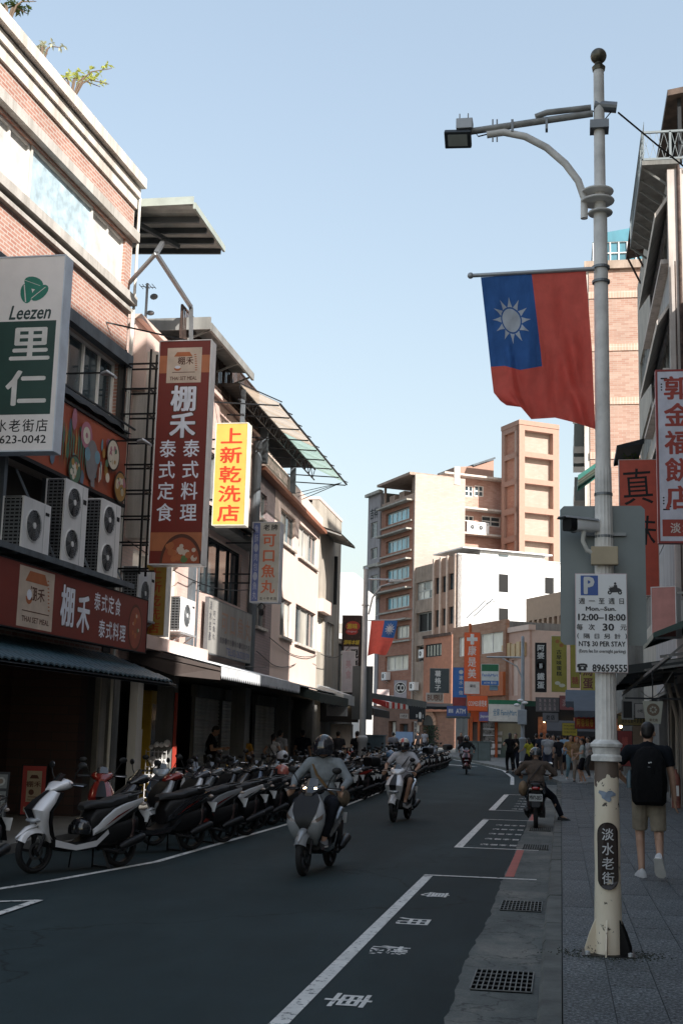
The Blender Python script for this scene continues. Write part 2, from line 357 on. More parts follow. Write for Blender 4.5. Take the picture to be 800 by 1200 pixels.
def aircon(label, loc, rot, fans=1, w=.85, d=.34, h=None, group=None, shelf=True):
    h = h or (.62 if fans == 1 else 1.34)
    t = thing('air_conditioner', label, 'air conditioner', loc, rot, group)
    b = MB(); b.box(-w/2, w/2, 0, d, .0, h); b.box(w*.26, w*.262, -.004, 0, .02, h-.02, 1); b.box(w*.3, w*.44, -.006, 0, h*.78, h*.84, 2)
    b.build('casing', [M['white'], M['steel'], M['dark']], t, bevel=.012)
    for i in range(fans):
        cz = h*(i+.5)/fans; cx = -w*.12; r = min(.235, h/fans*.42)
        f = MB(); f.lathe([(r+.012, 0), (r+.012, -.012), (r-.004, -.014), (r-.004, -.002)], (cx, 0, cz), 24, 0, 'y', False)
        f.M = Matrix.Translation((cx, 0, cz)); f.disc(0, 0, r-.002, -.006, 24, 1)
        for k in range(5 if fans > 1 else 9):                     # fan blades
            a = k*2*math.pi/(5 if fans > 1 else 9); f.M = Matrix.Translation((cx, -.008, cz)) @ Matrix.Rotation(a, 4, 'Y')
            f.add([(r*.2, 0, -.02), (r*.9, -.004, -.07), (r*.93, -.002, .05), (r*.22, 0, .03)], [(0, 1, 2, 3)], 2)
        f.M = Matrix.Translation((cx, 0, cz))
        for q in (.35, .5, .65, .8, .95): f.lathe([(r*q, -.022), (r*q+.003, -.026), (r*q+.006, -.022)], (0, 0, 0), 24, 3, 'y', False)
        for k in range(12): a = k*math.pi/6; f.bar((r*.2*math.cos(a), -.022, r*.2*math.sin(a)), (r*math.cos(a+.35), -.022, r*math.sin(a+.35)), .005, m=3)
        f.lathe([(0.001, -.03), (r*.2, -.028), (r*.2, -.01)], (0, 0, 0), 14, 4, 'y')
        f.build('fan', [M['white'], M['black'], plain((.06, .065, .07), .4), plain((.16, .17, .18), .4), M['white']], t)
    g = MB()
    for i in range(int(h/.055)): g.box(-w/2-.012, -w/2, .04, d-.04, .04+i*.055, .066+i*.055)
    for i in range(4): g.box(-w/2-.018, -w/2-.0125, .05+i*(d-.12)/3, .066+i*(d-.12)/3, .02, h-.03)
    g.box(-w/2-.003, -w/2-.001, .03, d-.03, .03, h-.03, 1)
    g.build('condenser_grille', [M['steel'], M['black']], t)
    if shelf:
        s = MB()
        for x in (-w*.36, w*.36): s.bar((x, -.06, -.03), (x, d+.15, -.03), .04); s.bar((x, -.02, -.05), (x, d+.15, -.4), .03)
        s.box(-w/2, w/2, -.04, 0, -.05, -.015); s.build('bracket', M['galv'], t)
    return t
def sign(name, label, cat, loc, rot, W, H, T, face, edge, draw=None, mats=(), group=None, rim=.02, back=True, brackets=None):
    """a box sign; its face looks along local -y; origin at the bottom left corner of the face"""
    t = thing(name, label, cat, loc, rot, group)
    b = MB(); b.box(0, W, 0, T, 0, H); b.build('cabinet', edge, t, bevel=.008)
    f = MB(); f.box(rim, W-rim, -.006, -.0005, rim, H-rim); f.build('face_panel', face, t)
    if rim > .012:
        r = MB(); r.box(0, W, -.014, -.0005, 0, rim*.9); r.box(0, W, -.014, -.0005, H-rim*.9, H); r.box(0, rim*.9, -.0135, -.0005, rim*.9, H-rim*.9); r.box(W-rim*.9, W, -.0135, -.0005, rim*.9, H-rim*.9); r.build('frame', edge, t)
    if draw: mb = MB(); draw(mb, W, H); mb.build('lettering', list(mats), t)
    if brackets:
        k = MB()
        for z in brackets: k.bar((-.75, T/2, z), (0, T/2, z), .035); k.bar((-.75, T/2, z+.22), (0, T/2, z+.22), .035)
        k.build('bracket', M['dark'], t)
    return t
def corrugated(mb, x0, x1, f, n=14, amp=.02, m=0, th=.01):
    """sheet whose ribs run along the slope; f(t,u)->point, u across, t along"""
    k = n*4; rows = []
    for s in (0, th):
        for u in (0, 1):
            rows.append([f(u, i/k)+Vector((0, 0, amp*math.sin(i*math.pi/2)+s)) for i in range(k+1)])
    vs = [v for r in rows for v in r]; K = k+1
    mb.add(vs, [(i, i+1, K+i+1, K+i) for i in range(k)]+[(2*K+i, 3*K+i, 3*K+i+1, 2*K+i+1) for i in range(k)]+[(K+i, K+i+1, 3*K+i+1, 3*K+i) for i in range(k)]+[(i, 2*K+i, 2*K+i+1, i+1) for i in range(k)], m)
def shell(par, W, D, H, m, name='wall', y=.18, z0=0.): b = MB(); b.box(0, W, y, D, z0, H); return b.build(name, m, par)
# ================================================================ PEOPLE (local frame: facing +y, right hand +x)
def ik(a, b, l1, l2, pole):
    a, b = Vector(a), Vector(b); d = b-a; L = min(d.length, (l1+l2)*.995); d.normalize(); b = a+d*L
    k = (l1*l1-l2*l2+L*L)/(2*L); h = math.sqrt(max(0, l1*l1-k*k)); p = Vector(pole); p = (p-d*p.dot(d)).normalized()
    return a+d*k+p*h, b
def chain(mb, pts, rs, n=10, ends=True):
    for i, p in enumerate(pts):
        if ends or 0 < i < len(pts)-1: mb.ell(p, rs[i], n)
    for i in range(len(pts)-1):
        if (Vector(pts[i+1])-Vector(pts[i])).length > 1e-4: mb.tube([pts[i], pts[i+1]], [rs[i], rs[i+1]], n)
SKT = {}
def person(label, loc, rot, top=(.02, .02, .025), bottom=(.02, .02, .03), sleeve=.55, legs='long', lean=0., pelvis=(0, 0, .93), hands=None, feet=None, knee=None, elbow=None,
           look=(0, 0), hair='short', skin='skin', shoe=(.6, .6, .6), vox=.016, H=1.72, group=None, extra=None, slim=1., parent=None, bare_mid=False, foot_dir=None, elb=None):
    s = H/1.75; t = thing('person', label, 'person', loc, rot, group)
    pv = Vector(pelvis)*s if pelvis == (0, 0, .93) else Vector(pelvis)
    Rl = Matrix.Rotation(-lean, 3, 'X')
    def B(x, y, z): return pv+Rl @ (Vector((x, y, z))*s)
    sh = [B(-.185*slim, -.01, .46), B(.185*slim, -.01, .46)]; hp = [pv+Vector((-.09*s, 0, -.02)), pv+Vector((.09*s, 0, -.02))]
    hands = hands or [(-.27, .06, .80), (.27, .06, .80)]; feet = feet or [(-.10, .05, .0), (.11, -.08, .0)]
    neck = B(0, 0, .50); Rh = Matrix.Rotation(look[0], 3, 'Z') @ Matrix.Rotation(-look[1], 3, 'X'); hc = neck+Rh @ Vector((0, .025*s, .155*s)) + Vector((0, .02*math.sin(lean), 0))
    el, wr, kn, an = [], [], [], []
    for i, sg in ((0, -1), (1, 1)):
        hd = Vector(hands[i]); e, w_ = ik(sh[i], hd, .285*s, .26*s, (elb or [(-.5, -.7, -.4), (.5, -.7, -.4)])[i]); el.append(e); wr.append(w_)
        ft = Vector(feet[i]); k, a_ = ik(hp[i], ft+Vector((0, -.03, .085*s)), .44*s, .43*s, (knee or [(-.1, 1, .1), (.1, 1, .1)])[i]); kn.append(k); an.append(a_)
    fd = foot_dir or [Vector((-.12, 1, 0)), Vector((.12, 1, 0))]
    def torso(mb, g=0.):
        mb.ell(B(0, 0, .0), ((.158*slim+g)*s, (.115+g)*s, (.12+g)*s), 16, rot=Rl); mb.ell(B(0, .0, .16), ((.138*slim+g)*s, (.10+g)*s, (.14+g)*s), 16, rot=Rl)
        mb.ell(B(0, .0, .33), ((.165*slim+g)*s, (.112+g)*s, (.17+g)*s), 16, rot=Rl); chain(mb, [sh[0], B(0, 0, .45), sh[1]], [(.054+g*.8)*s, (.085+g*.6)*s, (.054+g*.8)*s], 12); mb.tube([B(-.13*slim, 0, .46), B(0, 0, .525), B(.13*slim, 0, .46)], [(.035+g*.5)*s, (.06+g*.4)*s, (.035+g*.5)*s], 10)
    b = MB(); torso(b); chain(b, [B(0, 0, .46), neck, hc], [.06*s, .053*s, .05*s])
    b.ell(hc+Rh @ Vector((0, 0, .03))*s, (.076*s, .094*s, .098*s), 16, rot=Rh); b.ell(hc+Rh @ Vector((0, .025, -.04))*s, (.058*s, .068*s, .072*s), 14, rot=Rh)
    b.ell(hc+Rh @ Vector((0, .098, -.003))*s, (.013*s, .02*s, .024*s), 8, rot=Rh)           # nose
    b.ell(hc+Rh @ Vector((0, .083, .036))*s, (.05*s, .014*s, .012*s), 8, rot=Rh)            # brow
    b.ell(hc+Rh @ Vector((0, .085, -.052))*s, (.025*s, .012*s, .009*s), 8, rot=Rh)          # lips
    for sg in (-1, 1): b.ell(hc+Rh @ Vector((sg*.078, -.005, 0))*s, (.012*s, .02*s, .032*s), 8, rot=Rh)
    fr = .0105 if vox < .012 else .013
    for i, sg in ((0, -1), (1, 1)):
        chain(b, [sh[i], el[i], wr[i]], [.052*s, .040*s, .027*s]); fdn = (wr[i]-el[i]).normalized(); mid = el[i].lerp(wr[i], .3); b.ell(mid, .043*s, 10)
        pal = wr[i]+fdn*.05; side = fdn.cross(Vector((sg, 0, .2))).normalized(); b.tube([wr[i]+fdn*.005, wr[i]+fdn*.085], [.028, .04], 10, flat=.5)
        grip = hands_grip.get(label, False)
        acr = Vector((0, 1, 0)); acr = (acr-fdn*acr.dot(fdn)).normalized(); nrm = acr.cross(fdn)*(-sg)
        for q in range(4):                                                                  # four unequal curled fingers
            o0 = wr[i]+fdn*.08+acr*(-.03+.02*q); ln = (.075, .085, .08, .062)[q]; c1 = o0+fdn*ln*.45+nrm*(.008+(.02 if grip else 0)); c2 = c1+fdn*ln*(.2 if grip else .38)+nrm*(.04 if grip else .018)
            chain(b, [o0, c1, c2], [fr, fr*.95, fr*.8], 6)
        chain(b, [wr[i]+fdn*.03+acr*.03, wr[i]+fdn*.06+acr*.055+nrm*.012, wr[i]+fdn*.09+acr*.06+nrm*.025], [fr*1.2, fr*1.1, fr*.9], 6)
        chain(b, [hp[i], kn[i], an[i]], [.085*s, .055*s, .036*s]); b.ell(hp[i].lerp(kn[i], .3), .082*s, 10); cm = kn[i].lerp(an[i], .3)+Vector((0, -.015, 0)); b.ell(cm, (.052*s, .055*s, .1*s), 10)
        f = fd[i].normalized(); chain(b, [an[i], an[i]+f*.1*s+Vector((0, 0, -.045*s))], [.036*s, .03*s])
    b.build('body', M[skin], t, True, remesh=vox)
    # shoes
    if shoe:
        for i in (0, 1):
            f = fd[i].normalized(); side = f.cross(Vector((0, 0, 1))).normalized(); up = side.cross(f); c = an[i]-up*(.085*s)
            def ring(q, wd, hh, z0=0): return [c+f*q*s+side*(wd*1.15*s*math.cos(a))+up*(z0+max(0, hh*s*math.sin(a)) if math.sin(a) > 0 else z0) for a in [2*math.pi*k/12 for k in range(12)]]
            m_ = MB(); m_.loft([ring(-.085, .02, .05), ring(-.075, .036, .085), ring(-.02, .042, .10), ring(.05, .045, .085), ring(.11, .05, .055), ring(.165, .045, .04), ring(.195, .02, .022)], 0)
            m_.loft([[p-up*.018 for p in ring(q, wd, .018)] for q, wd in ((-.092, .024), (-.08, .042), (-.02, .044), (.05, .047), (.11, .053), (.17, .047), (.202, .022))], 1)
            m_.build('shoe', [plain(shoe, .6), plain((.7, .68, .65), .6) if sum(shoe) > .4 else M['dark']], t, True)
    if top:
        m_ = MB(); torso_g = .016
        if bare_mid: m_.ell(B(0, 0, .33), ((.165*slim+.012)*s, .124*s, .15*s), 16, rot=Rl); chain(m_, [B(-.12, 0, .42), B(.12, 0, .42)], [.05*s, .05*s], 12)
        else:
            torso(m_, torso_g); m_.loft([[B((.150*slim+.016)*math.cos(a), (.112+.016)*math.sin(a), z) for a in [2*math.pi*k/20 for k in range(20)]] for z in (-.075, .02, .14)])
        for i in (0, 1):
            if sleeve > 0:
                if sleeve <= 1: e = sh[i].lerp(el[i], sleeve); chain(m_, [sh[i], e], [.072*s, .062*s], ends=False); m_.ell(sh[i], .07*s, 12)
                else: chain(m_, [sh[i], el[i], el[i].lerp(wr[i], sleeve-1)], [.072*s, .057*s, .042*s], ends=False); m_.ell(sh[i], .07*s, 12)
        m_.build('shirt', cloth(top), t, True, remesh=max(vox, .012), sm=3)
    if bottom:
        m_ = MB(); m_.ell(B(0, 0, -.01), ((.17*slim)*s, .127*s, .12*s), 16, rot=Rl)
        for i in (0, 1):
            k = kn[i]
            if legs == 'long': chain(m_, [hp[i], k, an[i]+Vector((0, 0, .02*s))], [.098*s, .075*s, .058*s], ends=False); m_.ell(k, .075*s, 10); m_.ell(hp[i], .1*s, 12)
            elif legs == 'shorts': e = hp[i].lerp(k, .93); chain(m_, [hp[i], e], [.104*s, .09*s], ends=False); m_.ell(hp[i], .102*s, 12)
            else: e = hp[i].lerp(k, .42); chain(m_, [hp[i], e], [.1*s, .096*s], ends=False); m_.ell(hp[i], .1*s, 12)
        m_.build('shorts' if legs != 'long' else 'trousers', cloth(bottom), t, True, remesh=max(vox, .012), sm=3)
    if hair:
        m_ = MB(); H_ = lambda x, y, z: hc+Rh @ (Vector((x, y, z))*s)
        if hair == 'helmet': pass
        else:
            m_.ell(H_(0, -.014, .052), (.082*s, .096*s, .088*s), 14, rot=Rh); m_.ell(H_(0, -.045, .01), (.07*s, .06*s, .075*s), 12, rot=Rh)
            if hair == 'bun': m_.ell(H_(0, -.1, .06), .04*s, 10)
            if hair == 'tail': chain(m_, [H_(0, -.09, .03), H_(0, -.13, -.06), H_(0, -.11, -.2)], [.03*s, .03*s, .015*s])
            if hair == 'long': chain(m_, [H_(0, -.05, 0), H_(0, -.07, -.14)], [.075*s, .07*s], 12)
            m_.build('hair', M['hair'], t, True, remesh=max(vox*.8, .01))
    m_ = MB()
    for sg in (-1, 1): m_.ell(hc+Rh @ Vector((sg*.03, .087, .015))*s, (.011*s, .008*s, .006*s), 8, rot=Rh)
    m_.build('eyes', M['black'], t, True)
    t_ = dict(B=B, hc=hc, Rh=Rh, Rl=Rl, sh=sh, el=el, wr=wr, an=an, kn=kn, s=s, t=t)
    if extra: extra(t_)
    return t, t_
hands_grip = {}
def helmet(T, col, full=False, visor=True, stripe=None, goggle=False):
    hc, Rh, s = T['hc'], T['Rh'], T['s']; mb = MB(); rings = []
    for i in range(9):
        ph = math.pi/2*(1-i/8*(1.25 if not full else 1.45)); ring = []
        for k in range(20):
            a = 2*math.pi*k/20; ca, sa = math.cos(a), math.sin(a); z = math.sin(ph)*.137; r = math.cos(ph) if ph > 0 else 1+ph*.12
            if ph <= .12 and sa > .35: z = max(z, .012+.03*(sa-.35))
            ring.append(hc+Rh @ Vector((.122*r*ca, .148*r*sa-.005, z+.028)))
        rings.append(ring)
    mb.loft(rings, 0, True)
    if stripe: mb.loft([[p+(p-hc)*.012 for p in (rr[k] for k in (4, 5, 6))] for rr in rings[1:6]], 1, False, False)
    o = mb.build('helmet', [plain(col, .18, 0, .08, coat=.6), plain(stripe or col, .3)], T['t'], True)
    v = MB()
    if visor:
        rr = []
        for z, k2 in ((.075, 1.0), (.045, 1.06), (.0, 1.1), (-.05, 1.08), (-.085, 1.0)):
            rr.append([hc+Rh @ Vector((.128*k2*math.sin(a), .15*k2*math.cos(a)-.005, z)) for a in [math.radians(x) for x in range(-72, 73, 12)]])
        v.loft(rr, 0, False, False); v.build('visor', glass((.02, .02, .025), .05), o, True)
    st = MB(); pts = [hc+Rh @ Vector((x, y, z)) for x, y, z in ((-.105, 0, .02), (-.075, .03, -.10), (0, .05, -.13), (.075, .03, -.10), (.105, 0, .02))]
    st.tube(pts, .008, 6); st.build('chin_strap', M['black'], o, True)
    return o
# ================================================================ SCOOTERS (local frame: forward +x)
def superring(cx, cz, hw, hh, e=2.6, n=16, cy=0, tilt=0, bot=None):
    out = []
    for k in range(n):
        a = 2*math.pi*k/n; ca, sa = math.cos(a), math.sin(a); y = hw*math.copysign(abs(ca)**(2/e), ca); z = (hh if sa > 0 or bot is None else bot)*math.copysign(abs(sa)**(2/e), sa)
        out.append(Vector((cx-z*math.sin(tilt), cy+y, cz+z*math.cos(tilt))))
    return out
def wheel(par, x, r=.255, wdt=.055, name='rear_wheel'):
    t = MB(); t.lathe([(r-.055, -.028), (r-.03, -wdt*.8), (r-.008, -wdt*.55), (r, 0), (r-.008, wdt*.55), (r-.03, wdt*.8), (r-.055, .028)], (x, 0, r), 26, 0, 'y', False)
    o = t.build(name, M['rubber'], par, True)
    h = MB(); h.lathe([(r-.052, -.03), (r-.062, -.03), (r-.062, .03), (r-.052, .03)], (x, 0, r), 26, 0, 'y', False); h.lathe([(.001, -.05), (.04, -.05), (.04, .05), (.001, .05)], (x, 0, r), 12, 0, 'y')
    for k in range(5): a = k*2*math.pi/5; h.bar((x+.03*math.cos(a), 0, r+.03*math.sin(a)), (x+(r-.058)*math.cos(a+.15), 0, r+(r-.058)*math.sin(a+.15)), .032, .03)
    h.lathe([(.1, .035), (.1, .04), (.07, .04), (.07, .035)], (x, 0, r), 18, 1, 'y', False)
    h.build('rim', [plain((.018, .018, .02), .45, .3), plain((.12, .12, .12), .4, .7)], o, True); return o
def paint(c): return plain(c, .22, .15, .06, coat=.7)
def scooter(label, loc, rot, body, accent=(.02, .02, .022), style=0, group=None, seat=(.014, .014, .015), lit=False, extras=(), plate=None, steer=0., stand=True, cat='scooter', name='scooter', tilt=None):
    t = thing(name, label, cat, loc, rot, group, tilt); P0, P1, BK = paint(body), paint(accent), plain((.008, .008, .009), .5, spec=.35)
    wheel(t, -.62, name='rear_wheel'); wheel(t, .66, .25, .05, 'front_wheel')
    m = MB()                                                            # front fender
    rr = []
    for k in range(9):
        a = math.radians(28+k*15); c = Vector((.66, 0, .25)); rad = .285+.01*math.sin(k)
        rr.append([c+Vector((math.cos(a)*(rad-.07*abs(u)**2.5), u*.075, math.sin(a)*(rad-.07*abs(u)**2.5))) for u in (-1, -.7, -.35, 0, .35, .7, 1)])
    m.loft(rr, 0, False, False); m.loft([[p*1 for p in r_[::-1]] for r_ in rr], 0, False, False)
    nose = [superring(.66, .545, .05, .03, 2, 10), superring(.80, .50, .045, .03, 2, 10), superring(.93, .41, .012, .012, 2, 10)]; m.loft(nose, 0)
    m.build('front_fender', P0, t, True)
    m = MB()
    for y in (-.075, .075): m.tube([(.66, y, .25), (.50, y, .62)], .018, 8)
    m.tube([(.5, 0, .6), (.33, 0, 1.0)], .025, 8); m.build('fork', plain((.03, .03, .032), .4, .4), t, True)
    m = MB()                                                            # leg shield: outer nose panel
    if style == 0: secs = [(.50, .34, .07, .04), (.57, .46, .12, .06), (.62, .58, .16, .09), (.63, .70, .185, .15), (.54, .80, .17, .13), (.44, .91, .11, .06)]
    else: secs = [(.50, .34, .12, .05), (.59, .48, .19, .09), (.61, .60, .235, .11), (.57, .72, .235, .10), (.49, .84, .19, .07), (.42, .93, .12, .045)]
    rings = []
    for x, z, hw, dp in secs:
        ring = []
        for k in range(14):
            a = math.pi*(k/13); y = -hw*math.cos(a); ring.append(Vector((x+dp*math.sin(a)**.7, y, z+.03*math.sin(a))))
        ring += [Vector((x-.03, hw*.9, z)), Vector((x-.05, 0, z)), Vector((x-.03, -hw*.9, z))]; rings.append(ring)
    m.loft(rings, 0); m.build('leg_shield', P0, t, True)
    m = MB(); m.loft([[Vector((x-.055, -hw*.93, z)), Vector((x-.055, hw*.93, z)), Vector((x-.10, hw*.8, z)), Vector((x-.10, -hw*.8, z))] for x, z, hw, dp in secs]); m.build('inner_shield', BK, t, True)
    m = MB()                                                            # centre stripe panel with badge
    ins = [[Vector((x+dp+.008, -w_, z+.03)), Vector((x+dp+.016, 0, z+.033)), Vector((x+dp+.008, w_, z+.03))] for (x, z, hw, dp), w_ in zip(secs[1:], (.03, .06, .075, .06, .03) if style == 0 else (.03, .10, .15, .16, .10))]
    m.loft(ins, 0, False, False); m.build('nose_panel', BK, t, True)
    m = MB()
    for sg in (-1, 1):
        x, z, hw, dp = secs[2]; m.loft([[Vector((x+dp*.70+.014, sg*hw*.5, z+.05)), Vector((x+dp*.45+.018, sg*hw*.8, z+.09)), Vector((x+dp*.2+.012, sg*hw*.97, z+.13))], [Vector((x+dp*.95+.012, sg*.06, z+.02)), Vector((x+dp*.6+.018, sg*hw*.72, z+.03)), Vector((x+dp*.35+.012, sg*hw*.93, z+.07))]], 0, False, False)
    m.build('turn_signal', plain((.14, .10, .08), .12, coat=1.), t, True)
    m = MB()                                                            # handlebar cowl
    m.loft([superring(.20, 1.0, .07, .03, 2.2), superring(.26, 1.0, .13, .06, 2.2), superring(.34, 1.0, .16, .075, 2.3), superring(.44, .975, .12, .055, 2.2), superring(.52, .94, .05, .025, 2)], 0)
    cowl = m.build('handlebar_cowl', P0 if style == 0 else P1, t, True)
    m = MB()
    if style == 0: m.loft([superring(.66, .60, .13, .03, 2.2), superring(.735, .60, .10, .028, 2.2), superring(.76, .60, .03, .01, 2)], 0)
    else:
        for sg in (-1, 1): m.ell((.43, sg*.055, .985), (.035, .048, .042), 14)
    m.build('headlight', plain((1, .72, .42), .2, emit=9.) if lit else plain((.45, .47, .5), .08, .3, coat=1.), cowl, True)
    m = MB(); m.loft([[Vector((.40, -.085, 1.04)), Vector((.43, 0, 1.045)), Vector((.40, .085, 1.04))], [Vector((.33, -.07, 1.12)), Vector((.35, 0, 1.135)), Vector((.33, .07, 1.12))]], 0, False, False); m.build('windscreen', glass((.02, .02, .02)), cowl, True)
    m = MB(); m.tube([(.27, -.2, 1.0), (.29, -.1, 1.0), (.29, .1, 1.0), (.27, .2, 1.0)], .014, 8)
    for sg in (-1, 1): m.tube([(.275, sg*.18, 1.0), (.23, sg*.345, 1.0)], .019, 10, 1); m.tube([(.33, sg*.19, 1.0), (.31, sg*.27, .995), (.27, sg*.34, .99)], .006, 6, 2)
    m.build('handlebar', [M['dark'], M['rubber'], M['chrome']], t, True)
    for sg in (-1, 1):
        m = MB(); m.tube([(.28, sg*.17, 1.02), (.30, sg*.22, 1.13), (.27, sg*.27, 1.2)], .007, 6); rot_ = Matrix.Rotation(sg*.25, 3, 'Z')
        m.ell((.265, sg*.285, 1.225), (.02, .062, .042), 14, rot=rot_); m.ell((.250, sg*.285, 1.225), (.008, .054, .036), 14, 1, rot=rot_); m.build('mirror', [BK, M['chrome']], t, True)
    m = MB(); m.loft([superring(.46, .36, .15, .05, 4, bot=.08), superring(.30, .30, .17, .03, 5, bot=.07), superring(0, .30, .17, .03, 5, bot=.07), superring(-.12, .36, .15, .06, 4, bot=.12)], 0)
    m.build('floorboard', BK, t, True)
    m = MB()                                                            # accent strip under the floor
    for sg in (-1, 1): m.loft([[Vector((.48, sg*.155, .30)), Vector((.48, sg*.15, .38))], [Vector((.2, sg*.186, .25)), Vector((.2, sg*.186, .31))], [Vector((-.1, sg*.185, .28)), Vector((-.1, sg*.185, .35))], [Vector((-.3, sg*.17, .42)), Vector((-.28, sg*.17, .47))]], 0, False, False)
    m.build('side_strip', P1 if style else P0, t, True)
    m = MB()                                                            # black under-seat body
    m.loft([superring(-.06, .50, .12, .12, 3), superring(-.14, .54, .155, .2, 3), superring(-.35, .60, .165, .16, 3), superring(-.60, .66, .15, .12, 3), superring(-.82, .73, .09, .07, 3)], 0)
    m.loft([superring(-.10, .40, .10, .08, 3), superring(-.22, .40, .165, .15, 3.5), superring(-.55, .43, .17, .15, 3.5), superring(-.80, .52, .12, .10, 3)], 0); m.build('under_seat_body', BK, t, True)
    for sg in (-1, 1):                                                  # coloured rear side panels, swept up
        m = MB(); rr = []
        for x, z0, z1, y in ((-.08, .40, .47, .150), (-.22, .46, .60, .178), (-.38, .545, .705, .183), (-.56, .64, .765, .172), (-.74, .715, .80, .14), (-.88, .77, .825, .10)):
            rr.append([Vector((x, sg*(y-.012), z0)), Vector((x, sg*(y+.012), z0+(z1-z0)*.4)), Vector((x, sg*(y+.004), z1)), Vector((x, sg*(y-.03), z1+.006))])
        m.loft(rr, 0, True, False); m.build('side_panel', P0, t, True)
        m = MB(); m.loft([[Vector((x, sg*(y+.016), z)), Vector((x-.03, sg*(y+.018), z+dz))] for x, y, z, dz in ((-.2, .178, .50, .02), (-.36, .186, .59, .04), (-.52, .178, .665, .03), (-.64, .162, .72, .012))], 0, False, False); m.build('decal', P1, t, True)
    m = MB(); m.loft([superring(.02, .72, .07, .03, 2.5), superring(-.04, .745, .12, .045, 2.8), superring(-.16, .755, .14, .05, 3), superring(-.34, .76, .145, .05, 3), superring(-.42, .785, .145, .055, 3), superring(-.60, .815, .13, .055, 3), superring(-.76, .83, .10, .04, 3), superring(-.83, .825, .05, .02, 2.5)], 0)
    m.build('seat', plain(seat, .6, var=.15, bump=.15), t, True)
    m = MB(); m.tube([(-.62, -.12, .85), (-.84, -.115, .89), (-.92, 0, .90), (-.84, .115, .89), (-.62, .12, .85)], .014, 8); m.build('grab_rail', plain((.05, .05, .05), .4, .5), t, True)
    m = MB(); m.loft([superring(-.84, .765, .10, .035, 2.6), superring(-.91, .77, .075, .03, 2.4), superring(-.93, .77, .03, .015, 2)], 0); m.build('tail_light', plain((.35, .012, .01), .12, coat=1.), t, True)
    for sg in (-1, 1): m = MB(); m.ell((-.88, sg*.10, .755), (.05, .035, .022), 10); m.build('rear_signal', plain((.5, .4, .33), .15), t, True)
    m = MB(); m.loft([[Vector((-.80, -.09, .70)), Vector((-.80, .09, .70))], [Vector((-.92, -.085, .58)), Vector((-.92, .085, .58))], [Vector((-.98, -.075, .42)), Vector((-.98, .075, .42))]], 0, False, False)
    m.loft([[Vector((-.79, -.09, .70)), Vector((-.79, .09, .70))], [Vector((-.91, -.085, .58)), Vector((-.91, .085, .58))], [Vector((-.97, -.075, .42)), Vector((-.97, .075, .42))]], 0, False, False); m.build('rear_fender', BK, t, True)
    p_ = MB(); p_.M = Matrix.Translation((-.955, 0, .60)) @ Matrix.Rotation(math.radians(-18), 4, 'Y') @ Matrix.Rotation(math.radians(-90), 4, 'Z')
    p_.box(-.13, .13, -.006, 0, -.07, .07); pl = p_.build('licence_plate', plain((.68, .70, .70), .5), t)
    if plate: q = MB(); q.M = p_.M; put(q, plate, 0, 0, .085, y=-.009, off=.025, maxw=.235); q.build('lettering', M['black'], pl)
    m = MB(); m.lathe([(.001, -.16), (.09, -.16), (.115, -.13), (.115, .02), (.07, .05), (.001, .05)], (-.36, 0, .33), 16, 0, 'y'); m.bar((-.36, -.13, .33), (-.66, -.12, .28), .11, .14); m.box(-.5, -.2, -.09, .12, .28, .46)
    m.build('engine', plain((.018, .018, .019), .55, .3), t, True)
    m = MB(); m.tube([(-.25, .12, .24), (-.45, .15, .2), (-.52, .16, .24)], .018, 8); m.tube([(-.48, .165, .25), (-.56, .17, .28), (-.82, .175, .36), (-.86, .175, .37)], [.03, .05, .055, .03], 12); m.build('exhaust', plain((.02, .02, .021), .45, .4), t, True)
    m = MB(); m.tube([(-.68, -.11, .3), (-.72, -.12, .66)], .014, 8); m.tube([(-.69, -.112, .36), (-.715, -.118, .58)], .032, 10, 1); m.tube([(-.68, .11, .3), (-.72, .12, .66)], .014, 8); m.tube([(-.69, .112, .36), (-.715, .118, .58)], .032, 10, 1); m.build('shock_absorber', [plain((.1, .1, .1), .4, .5), plain((.05, .03, .03), .4)], t, True)
    if stand: m = MB(); m.bar((-.28, .09, .24), (-.34, .16, .005), .022); m.bar((-.28, -.09, .24), (-.34, -.16, .005), .022); m.bar((-.34, -.15, .02), (-.34, .15, .02), .02); m.bar((.0, -.14, .26), (-.06, -.26, .01), .016); m.build('centre_stand', M['black'], t)
    for e in extras:
        if e == 'box': m = MB(); m.loft([superring(-.62, 1.0, .17, .12, 4), superring(-.70, 1.0, .2, .15, 4), superring(-.92, 1.0, .2, .15, 4), superring(-1.0, 1.0, .17, .12, 4)], 0); m.build('top_box', BK, t, True)
    return t
def loose_helmet(label, loc, col, rot=0, group=None):
    mb = MB(); rings = []
    for i in range(9):
        ph = math.pi/2*(1-i/8*1.3); rings.append([Vector((.122*(math.cos(ph) if ph > 0 else 1+ph*.15)*math.cos(a), .145*(math.cos(ph) if ph > 0 else 1+ph*.15)*math.sin(a), .05+math.sin(ph)*.135)) for a in [2*math.pi*k/18 for k in range(18)]])
    mb.loft(rings); o = mb.build('helmet', plain(col, .16, 0, .05, coat=.8), None, True); o.location = loc; o.rotation_euler = (0, .1, rot); tag(o, label, 'helmet', group)
    v = MB(); v.loft([[Vector((.126*k*math.sin(a), .15*k*math.cos(a), z)) for a in [math.radians(x) for x in range(-70, 71, 14)]] for z, k in ((.09, 1.), (.04, 1.06), (-.02, 1.02))], 0, False, False); v.build('visor', glass((.02, .02, .025), .05), o, True); return o
